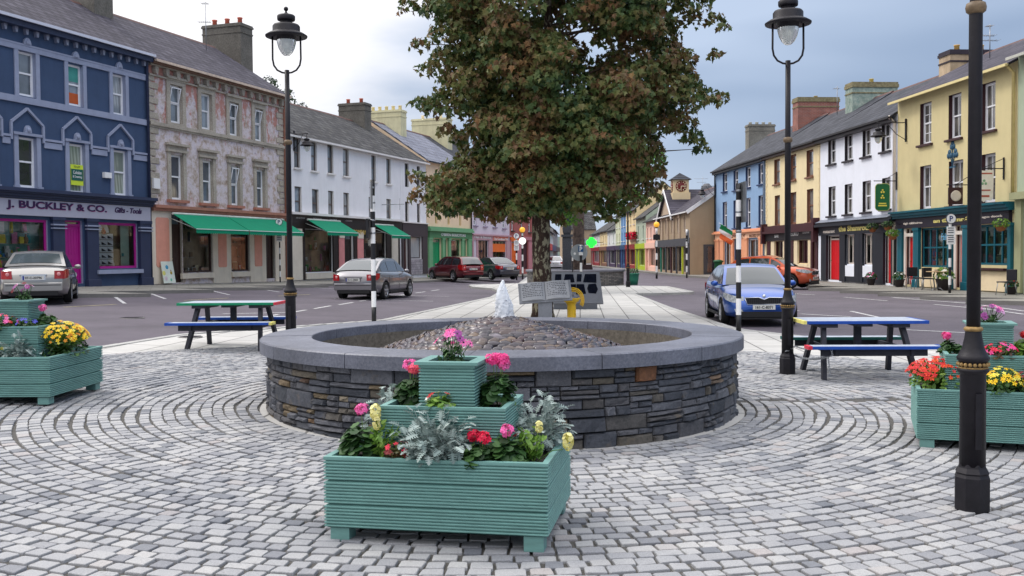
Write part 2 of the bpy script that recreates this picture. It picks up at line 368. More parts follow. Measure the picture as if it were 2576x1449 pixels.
def big_mesh(name, V, F, mats, smooth=False, mi=None, parent=None, **tags):
    """V (n,3) array, F (m,k) array of equal-sized faces"""
    me = bpy.data.meshes.new(name); V = np.asarray(V, dtype=np.float32); F = np.asarray(F, dtype=np.int32); m, k = F.shape
    me.vertices.add(len(V)); me.vertices.foreach_set('co', V.ravel()); me.loops.add(m*k); me.loops.foreach_set('vertex_index', F.ravel())
    me.polygons.add(m); me.polygons.foreach_set('loop_start', np.arange(0, m*k, k, dtype=np.int32)); me.polygons.foreach_set('loop_total', np.full(m, k, dtype=np.int32))
    for x in (mats if isinstance(mats, (list, tuple)) else [mats]): me.materials.append(x)
    if mi is not None: me.polygons.foreach_set('material_index', np.asarray(mi, dtype=np.int32))
    me.polygons.foreach_set('use_smooth', np.full(m, smooth)); me.update(calc_edges=True); me.validate()
    o = bpy.data.objects.new(name, me); COL.objects.link(o)
    if parent is not None: o.parent = parent
    for a, b in tags.items():
        if b is not None: o[a] = b
    return o
def text_obj(name, body, mat, parent, x0, x1, z0, z1, y, depth=.02, rotz=0, bold=0.0, shear=0.0, **tags):
    """letters in the local x,z plane facing -y, fitted to the box"""
    c = bpy.data.curves.new(name, 'FONT'); c.body = body; c.extrude = .5; c.offset = bold; c.shear = shear; c.resolution_u = 3
    o = bpy.data.objects.new(name+'_tmp', c); COL.objects.link(o); dg = bpy.context.evaluated_depsgraph_get()
    me = bpy.data.meshes.new_from_object(o.evaluated_get(dg)); bpy.data.objects.remove(o); bpy.data.curves.remove(c)
    n = len(me.vertices); co = np.empty(n*3, dtype=np.float32); me.vertices.foreach_get('co', co); co = co.reshape(-1, 3)
    mn, mxx = co.min(0), co.max(0); sx = (x1-x0)/max(1e-6, mxx[0]-mn[0]); sz = (z1-z0)/max(1e-6, mxx[1]-mn[1])
    out_ = np.empty_like(co); out_[:, 0] = x0+(co[:, 0]-mn[0])*sx; out_[:, 2] = z0+(co[:, 1]-mn[1])*sz; out_[:, 1] = y-(co[:, 2]+.5)*depth
    me.vertices.foreach_set('co', out_.ravel()); me.materials.clear(); me.materials.append(mat); me.update(); me.name = name
    ob = bpy.data.objects.new(name, me); COL.objects.link(ob); ob.parent = parent
    for a, b in tags.items(): ob[a] = b
    return ob
# ================================================================== GROUND
def pw(pts):
    ys = [p[0] for p in pts]; xs = [p[1] for p in pts]
    return lambda y: float(np.interp(y, ys, xs))
def strip_mesh(name, mat, ys, xl, xr, zf, nc=8, kind='structure', side_l=None, side_r=None, sidemat=None):
    vs = []; fs = []; mi = []
    for y in ys:
        a, b = xl(y), xr(y)
        for k in range(nc+1):
            x = a+(b-a)*k/nc; vs.append((x, y, zf(x, y)))
    n = nc+1
    for j in range(len(ys)-1):
        for k in range(nc): fs.append((j*n+k, j*n+k+1, (j+1)*n+k+1, (j+1)*n+k)); mi.append(0)
    for side, col in ((side_l, 0), (side_r, nc)):
        if side is None: continue
        o = len(vs)
        for j in range(len(ys)): x, y, z = vs[j*n+col]; vs.append((x, y, z-side))
        for j in range(len(ys)-1):
            q = (j*n+col, (j+1)*n+col, o+j+1, o+j); fs.append(q if col == 0 else q[::-1]); mi.append(1 if sidemat else 0)
    return big_mesh(name, vs, fs, [mat]+([sidemat] if sidemat else []), mi=mi, kind=kind)

ASPH = mat_speckle('purple_asphalt', (.066, .056, .071), (.122, .105, .129), 130, .85, .5, .26, bs=.45)
KERB = mat_speckle('granite_kerb', (.33, .33, .315), (.42, .415, .40), 90, .8, .2)
DKERB = mat_speckle('concrete_kerb', (.15, .145, .135), (.23, .22, .205), 60, .85, .3)
xsl = sorted(set(list(np.linspace(-40, 40, 61)) + [-600, -200, -90, 90, 200, 600])); ysl = sorted(set(list(np.linspace(-12, 120, 40)) + [200, 400, 900, 1800]))
V = [(x, y, gz(x, y)-.10 if abs(x) < 50 else gz(math.copysign(50, x), y)-.10) for y in ysl for x in xsl]; nx = len(xsl)
F = [(j*nx+i, j*nx+i+1, (j+1)*nx+i+1, (j+1)*nx+i) for j in range(len(ysl)-1) for i in range(nx-1)]
big_mesh('road', V, F, ASPH, kind='structure')

XL = pw([(-12, -8.2), (6, -7.4), (12.9, -6.95), (15.4, -6.6), (18.1, -6.2), (19.2, -5.5), (23.4, -3.2), (37.9, -.85), (44, -.55), (48, -1.0), (49.3, -2.0), (52, -2.3), (53, -2.2), (57, .4), (75, 1.2), (80, 1.4)])
XR = pw([(-12, 10), (10, 8.1), (16.4, 7.1), (17.4, 6.5), (21.3, 4.95), (30, 4.9), (40.9, 5.15), (41.6, 7.6), (42.2, 7.9), (49.5, 7.9), (51, 6.2), (75, 5.0), (80, 4.9)])
SLAB = mat_slabs('pale_paving_slabs', (.43, .425, .41), (.50, .49, .47), 1.35, .62, radians(94), msize=.016)
ysp = sorted(set([round(v, 3) for v in np.arange(-12, 80.1, .5)] + [48, 49.3, 53, 40.9, 41.6, 42.2, 49.5]))
strip_mesh('pavement', SLAB, ysp, XL, XR, gz, 14, side_l=.12, side_r=.12, sidemat=DKERB)
# pale kerb stones along both edges
for xf, sgn, nm in ((XL, 1, 'kerb'), (XR, -1, 'kerb')):
    vs = []; fs = []; o = 0; dist = 0; prev = None
    pts = []
    for y in ysp: pts.append(Vector((xf(y), y, 0)))
    m = MB()
    acc = []
    for i in range(len(pts)-1):
        a, b = pts[i], pts[i+1]; d = b-a; L = d.length
        if L < 1e-4: continue
        d.normalize(); nrm = Vector((d.y, -d.x, 0))*sgn; k = max(1, round(L/.9))
        for q in range(k):
            p = a+d*(L*q/k+.006); r = a+d*(L*(q+1)/k-.006); P = []
            for (pp, w) in ((p, -.008), (r, -.008), (r, .17), (p, .17)): v = pp+nrm*w; P.append((v.x, v.y))
            if sgn < 0: P = P[::-1]
            zt = gz(p.x, p.y)+.005+random.uniform(-.001, .002); m.prismz(P, zt-.14, zt)
    m.build(nm, KERB, kind='structure')

# ------------------------------------------------------------------ setts in rings round the fountain
FC = Vector((-.11, 10.57)); 
def in_setts(x, y, m=0):
    if y < 2.2: return False
    r = math.hypot(x-FC.x, y-FC.y)
    if r < 2.42: return False
    if y > FC.y and r > 6.95-m: return False
    if y <= FC.y and (x < XL(y)+.55+m or x > XR(y)-.55-m or r > 9.6-m): return False
    return True
MORTAR = mat_speckle('sett_joint_sand', (.05, .047, .044), (.105, .10, .09), 220, .95, .4)
ths = np.linspace(0, 2*pi, 181); rs = np.linspace(2.38, 9.7, 40); V = []; F = []
for r in rs:
    for t in ths[:-1]:
        x, y = FC.x+r*cos(t), FC.y+r*sin(t); V.append((x, y, gz(x, y)+.004))
for i in range(len(rs)-1):
    for k in range(180):
        idx = (i*180+k, i*180+(k+1) % 180, (i+1)*180+(k+1) % 180, (i+1)*180+k)
        if all(in_setts(V[q][0], V[q][1], -.08) for q in idx): F.append(idx[::-1])
big_mesh('sett_bed', V, [f[::-1] for f in F], MORTAR, kind='structure')
V = []; F = []
r = 2.58; ring = 0
while r < 9.6:
    w = random.uniform(.108, .124); t = random.uniform(0, .1)
    while t < 2*pi-.01:
        L = random.choice((random.uniform(.105, .13), random.uniform(.11, .14), random.uniform(.135, .18))); dt = L/(r+w/2)
        x, y = FC.x+(r+w/2)*cos(t+dt/2), FC.y+(r+w/2)*sin(t+dt/2)
        if in_setts(x, y) and abs(x) < .62*y+2.2:
            g = random.uniform(.005, .011); gr = random.uniform(.008, .013); zt = gz(x, y)+.019+random.uniform(-.003, .004)
            dz = [random.uniform(-.0015, .0015) for _ in range(4)]
            wob = .010*sin(t*7+ring*1.3)+.006*sin(t*19+ring)
            cs = []
            for (rr, tt) in ((r+gr, t+g/r), (r+w-gr, t+g/r), (r+w-gr, t+dt-g/r), (r+gr, t+dt-g/r)):
                rr += wob+random.uniform(-.006, .006); tt += random.uniform(-.007, .007)/r; cs.append((FC.x+rr*cos(tt), FC.y+rr*sin(tt)))
            cx, cy = sum(c[0] for c in cs)/4, sum(c[1] for c in cs)/4; o = len(V)
            # octagonal outline with clipped corners: outer skirt, shoulder, top
            def ringv(s, z, cut):
                out_ = []
                for q in range(4):
                    c = cs[q]; pr = cs[q-1]; nx_ = cs[(q+1) % 4]
                    for oth in (pr, nx_):
                        px = c[0]+(oth[0]-c[0])*cut; py = c[1]+(oth[1]-c[1])*cut; out_.append((cx+(px-cx)*s, cy+(py-cy)*s, z+dz[q]))
                return out_
            V += ringv(1.0, zt-.030, .07)+ringv(.985, zt-.004, .08)+ringv(.945, zt, .10)
            for b in (0, 8):
                for q in range(8): F.append((o+b+q, o+b+(q+1) % 8, o+b+8+(q+1) % 8, o+b+8+q))
            F += [(o+16, o+17, o+18, o+19), (o+16, o+19, o+20, o+23), (o+20, o+21, o+22, o+23)]
        t += dt
    r += w; ring += 1
Fa = np.array(F)
print('setts', len(V)//24)
big_mesh('sett_paving', V, Fa, mat_cobble(), kind='structure')

# ------------------------------------------------------------------ side pavements with saw-tooth kerbs
LO = Vector((-27.9, 0)); LD = Vector((.344, 1)).normalized()
RO = Vector((20.35, 0)); RD = Vector((-.075, 1)).normalized()
def lx(y): return -27.9+.344*y
def rx(y): return 20.35-.075*y
FOOT = mat_slabs('footpath_concrete', (.235, .225, .20), (.27, .26, .235), .9, .6, radians(-19), mortar=(.12, .115, .1))
def saw_l(y):   # pavement edge on the left: teeth every 4.3 m
    base = [(10, -19.6), (23.4, -16.2), (23.6, -18.4), (27.8, -14.1), (28.0, -15.9), (32.2, -11.95), (32.4, -13.9), (36.55, -11.2), (36.75, -12.95), (40.8, -9.6), (41.0, -11.4), (45.1, -8.5), (45.3, -9.9), (49.4, -7.1), (49.6, -8.2), (56, -5.4), (64, -3.2), (80, 1.9), (92, 5.4)]
    return float(np.interp(y, [b[0] for b in base], [b[1] for b in base]))
def zl(x, y): return gz(x, y)+.02
ysl2 = sorted(set([round(v, 3) for v in np.arange(10, 92, .7)]+[23.4, 23.6, 27.8, 28.0, 32.2, 32.4, 36.55, 36.75, 40.8, 41.0, 45.1, 45.3, 49.4, 49.6]))
strip_mesh('pavement', FOOT, ysl2, lambda y: lx(y)-.3, saw_l, zl, 5, side_r=.14, sidemat=DKERB)
def saw_r(y):
    base = [(20, 19.0), (24.5, 14.9), (24.7, 17.1), (27.7, 14.7), (27.9, 16.9), (30.9, 14.4), (31.1, 16.5), (33.9, 14.2), (34.1, 16.4), (37, 13.9), (37.2, 15.9), (40.1, 13.5), (40.3, 15.6), (43.0, 13.1), (43.2, 15.3), (46, 13.9), (46.2, 15.0), (49, 13.5), (49.2, 14.8), (56, 14.0), (70, 12.6), (100, 11.5), (160, 10.8)]
    return float(np.interp(y, [b[0] for b in base], [b[1] for b in base]))
ysr = sorted(set([round(v, 3) for v in np.arange(20, 160, .7)]+[v for b in (24.5, 27.7, 30.9, 33.9, 37, 40.1, 43, 46, 49) for v in (b, round(b+.2, 2))]))
strip_mesh('pavement', FOOT, ysr, saw_r, lambda y: rx(y)+.4 if y < 72 else 15.2-.012*y+.4, lambda x, y: gz(x, y)+.03, 5, side_l=.15, sidemat=DKERB)

# painted lines
def worn(c, name):
    a = NT(name); v = a.coord('World'); f = a.ramp(a.noise(v, 28, 5, .8), [(.50, (0, 0, 0)), (.60, (.9,)*3)]); a.col(a.mix(f, srgb(c), (.09, .078, .10))); a.set(.75); return a.m
LINE = worn((196, 196, 196), 'worn_white_line'); YLINE = worn((182, 172, 130), 'worn_yellow_line')
def marks(name, mat, segs, w=.11):
    m = MB()
    for (X0, Y0, X1, Y1) in segs:
        a = gnd(X0, Y0, -.1); b = gnd(X1, Y1, -.1); d = (b-a); d.z = 0; L = d.length; d.normalize(); nn = Vector((-d.y, d.x, 0))*w/2; k = max(1, int(L/1.2)); vs = []
        for i in range(k+1):
            p = a+d*L*i/k
            for s in (-1, 1): q = p+nn*s; vs.append((q.x, q.y, gz(q.x, q.y)-.1+.006))
        m.add(vs, [(2*i, 2*i+1, 2*i+3, 2*i+2)[::-1] for i in range(k)])
    return m.build(name, mat, kind='structure')
marks('road_marking', LINE, [(288, 746, 314, 764), (378, 738.5, 416, 752), (530, 731, 577, 742), (655, 727, 702, 735), (770, 722, 850, 728), (925, 717, 990, 722),
    (660, 799, 700, 791), (724, 788, 770, 780), (790, 777, 832, 769.5), (852, 767, 888, 761), (905, 758, 938, 753), (955, 750, 986, 745.5), (1003, 743, 1030, 739.5), (1045, 737.5, 1070, 734), (1085, 732, 1105, 729),
    (840, 752, 1090, 758), (940, 741, 1130, 746), (560, 790, 740, 786),
    (2124, 748, 2232, 757), (2350, 766, 2500, 780), (2248, 749, 2440, 764), (2430, 770, 2576, 791), (2240, 748, 2470, 757), (2400, 760, 2576, 768), (2470, 768, 2576, 783), (1975, 738, 2050, 742),
    (1885, 776, 2010, 782), (2015, 790, 2140, 797), (2140, 783, 2230, 803), (2280, 830, 2440, 838), (2144, 738, 2170, 736)])
marks('road_marking', YLINE, [(160, 773, 292, 766), (462, 756, 575, 750), (700, 745, 780, 741), (1840, 722, 1905, 731)], .09)

# ================================================================== FOUNTAIN
def fountain():
    f = thing('fountain', 'round slate walled fountain with grey stone rim and wet cobble mound', 'fountain', (FC.x, FC.y, 0)); f.scale = (1.05, 1.05, 1)
    RW = 2.36; m = MB(); zc = .69
    m.lathe([(RW-.07, -.02), (RW-.07, zc)], 96, caps=False, sm=True)
    m.build('wall_core', paint((40, 38, 40), .9, .3, 20, name='dark_joint'), f)
    V = []; F = []
    z = -.01
    # interlocking courses of mixed height
    bands = [.15, .13, .16, .12, .15]; tot = sum(bands); bands = [b*(zc+.01)/tot for b in bands]
    for bi, bh in enumerate(bands):
        t = random.uniform(0, .1)
        while t < 2*pi:
            L = random.uniform(.18, .46); dt = L/RW; split = random.random()
            if split < .24: rows = [(0, 1)]
            elif split < .72: s = random.uniform(.35, .65); rows = [(0, s), (s, 1)]
            else: rows = [(0, .33), (.33, .68), (.68, 1)]
            for (a, b) in rows:
                tt = t; subs = [1.0] if (b-a) > .8 or random.random() < .5 else [random.uniform(.35, .65), 1.0]; p0 = 0
                for sx in subs:
                    t0, t1 = t+dt*p0, t+dt*sx; p0 = sx
                    z0, z1 = z+bh*a+.004, z+bh*b-.004; g = .005/RW; pr = random.uniform(-.012, .022)
                    o = len(V); nseg = 3
                    # outer face: inset bevel ring, front grid 4x2
                    for (ins, rad) in ((0, RW-.05), (.000, RW-.008+pr*.3), (.011, RW+.006+pr)):
                        for zz, zi in ((z0, ins), (z1, -ins)):
                            for k in range(nseg+1):
                                u = k/nseg; th = t0+g+(t1-t0-2*g)*u
                                if k == 0: th += ins/RW
                                if k == nseg: th -= ins/RW
                                jr = random.uniform(-.010, .009) if ins > 0 else 0
                                V.append(((rad+jr)*cos(th), (rad+jr)*sin(th), zz+zi+random.uniform(-.005, .004)*(ins > 0)))
                    q = 2*(nseg+1); per = [*range(0, nseg+1), *range(2*nseg+1, nseg, -1)]
                    for lv in (0, 1):
                        for i in range(len(per)):
                            a0, a1 = per[i], per[(i+1) % len(per)]; F.append((o+lv*q+a0, o+lv*q+a1, o+(lv+1)*q+a1, o+(lv+1)*q+a0))
                    for k in range(nseg): F.append((o+2*q+k, o+2*q+k+1, o+2*q+nseg+1+k+1, o+2*q+nseg+1+k))
            t += dt
        z += bh
    big_mesh('stone_wall', V, F, mat_wallstone(), parent=f)
    # coping: 14 curved blocks with fine joints
    cop = mat_speckle('blue_limestone', (.09, .098, .13), (.15, .158, .195), 45, .5, .12, .38)
    m = MB(); n = 14; Ro, Ri, z0, z1 = 2.435, 1.93, .685, .815
    for k in range(n):
        a0 = 2*pi*k/n+.12+.0016; a1 = 2*pi*(k+1)/n+.12-.0016; seg = 10; vs = []
        dzz = random.uniform(-.0015, .0015)
        prof = [(Ri, z0), (Ri, z1-.008), (Ri+.008, z1), (Ro-.012, z1), (Ro, z1-.012), (Ro, z0)]
        for i in range(seg+1):
            t = a0+(a1-a0)*i/seg
            for (r, z) in prof: vs.append((r*cos(t), r*sin(t), z+dzz))
        p = len(prof); fs = [(i*p+j, i*p+(j+1) % p, (i+1)*p+(j+1) % p, (i+1)*p+j) for i in range(seg) for j in range(p)]+[tuple(range(p))[::-1], tuple(seg*p+j for j in range(p))]
        m.add(vs, fs)
    m.build('coping', cop, f)
    m = MB(); m.lathe([(Ri-.03, .45), (Ri-.03, z0+.03)], 96, caps=False); m.lathe([(0.01, .40), (Ri-.03, .45)], 96, caps=False)
    m.build('basin', mat_speckle('wet_concrete', (.09, .078, .062), (.17, .15, .12), 20, .5, .3), f)
    # mound of cobbles
    def mz(r): return .45+.53*(1-(r/1.72)**1.3) if r < 1.72 else .45
    m = MB(); m.lathe([(1.75, .43)]+[(r, mz(r)-.03) for r in np.linspace(1.68, .02, 14)], 48, caps=False); m.build('mound_mortar', paint((45, 38, 38), .7, .3, 20, name='wet_mortar'), f)
    V = []; F = []
    r = 0.08
    base = []; 
    for i in range(1, 4):
        for k in range(8): t = 2*pi*k/8; ph = pi/2*(1-i/3); base.append((cos(t)*cos(ph) if i < 4 else 0, sin(t)*cos(ph), sin(ph)))
    while r < 1.70:
        w = random.uniform(.052, .066); n = max(5, int(2*pi*r/random.uniform(.095, .125))); t00 = random.uniform(0, 6)
        for k in range(n):
            t = t00+2*pi*k/n+random.uniform(-.2, .2)/n; rr = r+random.uniform(-.012, .012); x, y = rr*cos(t), rr*sin(t); z = mz(rr)
            sl = (mz(rr+.02)-mz(rr-.02))/.04; nrm = Vector((-sl*cos(t), -sl*sin(t), 1)).normalized(); tan = Vector((-sin(t), cos(t), 0)); bi = nrm.cross(tan)
            tilt = random.uniform(.25, .75); nrm2 = (nrm*cos(tilt)-bi*sin(tilt)).normalized(); bi2 = nrm2.cross(tan)
            A, B, C = random.uniform(.05, .09), random.uniform(.035, .055), random.uniform(.013, .024); o = len(V); SJ = [random.uniform(.8, 1.15) for _ in range(8)]
            for lv, (cr, cz) in enumerate(((1.0, -.25), (.96, .35), (.66, .80))):
                for q in range(8):
                    a = 2*pi*q/8; s = SJ[q]; p = tan*(A*cr*cos(a)*s)+bi2*(B*cr*sin(a)*s)+nrm2*(C*cz)
                    V.append((x+p.x, y+p.y, z+p.z))
            for lv in (0, 1):
                for q in range(8): F.append((o+lv*8+q, o+lv*8+(q+1) % 8, o+lv*8+8+(q+1) % 8, o+lv*8+8+q))
            F += [(o+16, o+17, o+18, o+19), (o+16, o+19, o+20, o+23), (o+20, o+21, o+22, o+23)]
        r += w
    big_mesh('cobble_mound', V, F, mat_pebble(), smooth=True, parent=f)
    # water jet: a column of froth built from many small splashes
    a = NT('white_water'); a.col((.93, .96, 1.0)); a.set(.35, spec=.5)
    tl = a.new('ShaderNodeBsdfTranslucent'); tl.inputs[0].default_value = (.93, .96, 1, 1); ms = a.new('ShaderNodeMixShader'); ms.inputs[0].default_value = .45; a.link(a.b.outputs[0], ms.inputs[1]); a.link(tl.outputs[0], ms.inputs[2]); a.link(ms.outputs[0], a.n['Material Output'].inputs[0])
    V = []; F = []; rnd = random.Random(4)
    prof = [(0, .125), (.12, .10), (.3, .088), (.55, .07), (.75, .045), (.9, .022), (1, .006)]
    for i in range(420):
        u = rnd.random()**.9; R = float(np.interp(u, [p_[0] for p_ in prof], [p_[1] for p_ in prof])); t = rnd.uniform(0, 2*pi); far = 1.35 if i % 12 == 0 else 1; rr = R*rnd.random()**.45*far*(1+.15*sin(3*t+u*9))
        s = rnd.uniform(.004, .010)*(1.1-.5*u)*(.6 if far > 1 else 1); c = Vector((rr*cos(t), rr*sin(t), .955+.425*u)); o = len(V); st = rnd.uniform(1.2, 2.6)
        for q in range(6): V.append((c.x+s*cos(q*pi/3), c.y+s*sin(q*pi/3), c.z+rnd.uniform(-.3, .3)*s))
        V += [(c.x, c.y, c.z+s*st), (c.x, c.y, c.z-s*st)]
        for q in range(6): F += [(o+q, o+(q+1) % 6, o+6), (o+(q+1) % 6, o+q, o+7)]
    nr, na = 40, 26; o = len(V)
    for i in range(nr+1):
        u = i/nr; R = float(np.interp(u, [p_[0] for p_ in prof], [p_[1] for p_ in prof]))
        for k in range(na): t = 2*pi*k/na; q_ = R*(1+.10*sin(3*t+u*5)+.07*sin(7*t-u*13)+rnd.uniform(-.07, .07)); V.append((q_*cos(t)+.008*sin(u*6), q_*sin(t), .955+.425*u+rnd.uniform(-.004, .004)))
    for i in range(nr):
        for k in range(na): a0, a1, a2, a3 = o+i*na+k, o+i*na+(k+1) % na, o+(i+1)*na+(k+1) % na, o+(i+1)*na+k; F += [(a0, a1, a2), (a0, a2, a3)]
    jt = big_mesh('water_jet', V, F, a.m, smooth=True, parent=f, label='white frothing water jet'); jt.location = (.01, 0, 0)
    return f
fountain()

# ================================================================== PLANTS
G_DARK = mat_leaf('dark_green_leaf', [(0, (.012, .035, .012)), (.5, (.03, .085, .022)), (1, (.07, .16, .04))], .5, .2)
G_BRT = mat_leaf('bright_green_leaf', [(0, (.06, .14, .02)), (.5, (.14, .28, .04)), (1, (.26, .42, .08))], .5, .25)
G_SILV = mat_leaf('silver_felted_leaf', [(0, (.16, .22, .21)), (.5, (.27, .34, .32)), (1, (.40, .47, .44))], .8, .1)
G_BRNZ = mat_leaf('bronze_leaf', [(0, (.045, .018, .012)), (.6, (.09, .05, .02)), (1, (.07, .11, .03))], .4, .15)
SOIL = mat_speckle('potting_soil', (.012, .010, .009), (.035, .028, .022), 90, .95, .8)
def petal(c, v=.3): 
    c = srgb(c); return mat_leaf('flower_petal', [(0, tuple(x*(1-v) for x in c)), (.6, c), (1, tuple(min(1, x*1.25+.02) for x in c))], .55, .25)
P_PINK = petal((240, 70, 150)); P_LPINK = petal((248, 110, 180)); P_SAL = petal((240, 90, 110)); P_RED = petal((205, 20, 30)); P_CRIM = petal((225, 20, 70)); P_YEL = petal((250, 200, 10)); P_GOLD = petal((220, 140, 20))
P_CREAM = petal((240, 232, 160)); P_WHITE = petal((245, 245, 235), .1); P_PURP = petal((150, 60, 140)); P_BLUE = petal((80, 80, 200)); P_DRED = petal((120, 8, 22)); P_PALEP = petal((225, 170, 215)); P_EYE = petal((40, 10, 40))
P_ORG = petal((225, 70, 20)); P_LYEL = petal((240, 225, 90))

def frame_of(n, roll=0):
    n = Vector(n).normalized(); a = n.orthogonal().normalized(); b = n.cross(a); c, s = cos(roll), sin(roll); return a*c+b*s, b*c-a*s, n
class Cloud:
    """many small leaf faces gathered in one mesh"""
    def __init__(s): s.V = []; s.F = []; s.mi = []
    def poly(s, p, n, roll, pts, size, mi, cup=0.0, fold=0.0):
        a, b, c = frame_of(n, roll); o = len(s.V)
        for (x, y) in pts: q = p+a*(x*size)+b*(y*size)+c*((cup*(x*x+y*y)+fold*abs(x))*size); s.V.append((q.x, q.y, q.z))
        s.F.append(tuple(range(o, o+len(pts)))); s.mi.append(mi)
    def build(s, name, mats, parent, **tags):
        me = bpy.data.meshes.new(name); me.from_pydata(s.V, [], s.F)
        for m in mats: me.materials.append(m)
        me.polygons.foreach_set('material_index', s.mi); me.update(); o = bpy.data.objects.new(name, me); COL.objects.link(o); o.parent = parent
        for k, v in tags.items(): o[k] = v
        return o
ROUND = [(cos(t), sin(t)) for t in [2*pi*k/7 for k in range(7)]]
OVAL = [(0, -1), (.45, -.4), (.5, .2), (.28, .7), (0, 1.05), (-.28, .7), (-.5, .2), (-.45, -.4)]
SCAL = [(cos(2*pi*k/12)*(1 if k % 2 else .86), sin(2*pi*k/12)*(1 if k % 2 else .86)) for k in range(12)]
PET5 = [[(sin(2*pi*k/5)*0, 0)] for k in range(5)]
def lobed(n=4):
    pts = [(0.05, 0)]
    for i in range(n): y = .2+i*.75/n; w = .34-.04*i; pts += [(.07, y), (w, y+.10), (w*.9, y+.17), (.08, y+.12)]
    pts += [(.12, 1.0), (0, 1.12)]
    return pts+[(-x, y) for x, y in reversed(pts[:-1])]
LOBED = lobed()
def rv(s=1): return Vector((random.uniform(-s, s), random.uniform(-s, s), random.uniform(-s, s)))
def flower5(cl, p, n, r, mi, mc, k=5):
    a, b, c = frame_of(n, random.uniform(0, 6))
    for i in range(k):
        t = 2*pi*i/k; d = a*cos(t)+b*sin(t); e = c.cross(d); o = len(cl.V); wd = .95*r*2.6/k
        for q in (p+c*.0, p+d*r*.55+e*wd*.62+c*r*.12, p+d*r+e*wd*.3+c*r*.10, p+d*r*1.02-e*wd*.3+c*r*.10, p+d*r*.55-e*wd*.62+c*r*.12): cl.V.append(tuple(q))
        cl.F.append((o, o+1, o+2, o+3, o+4)); cl.mi.append(mi)
    if mc is not None: cl.poly(p+c*r*.08, n, 0, ROUND, r*.22, mc)
def stems(m, base, tips, r=.0025):
    for t in tips: b = Vector(base)+Vector((random.uniform(-.02, .02), random.uniform(-.02, .02), 0)); mid = (b+t)/2+rv(.01); m.tube([b, mid, t], r, 4, 0, False)
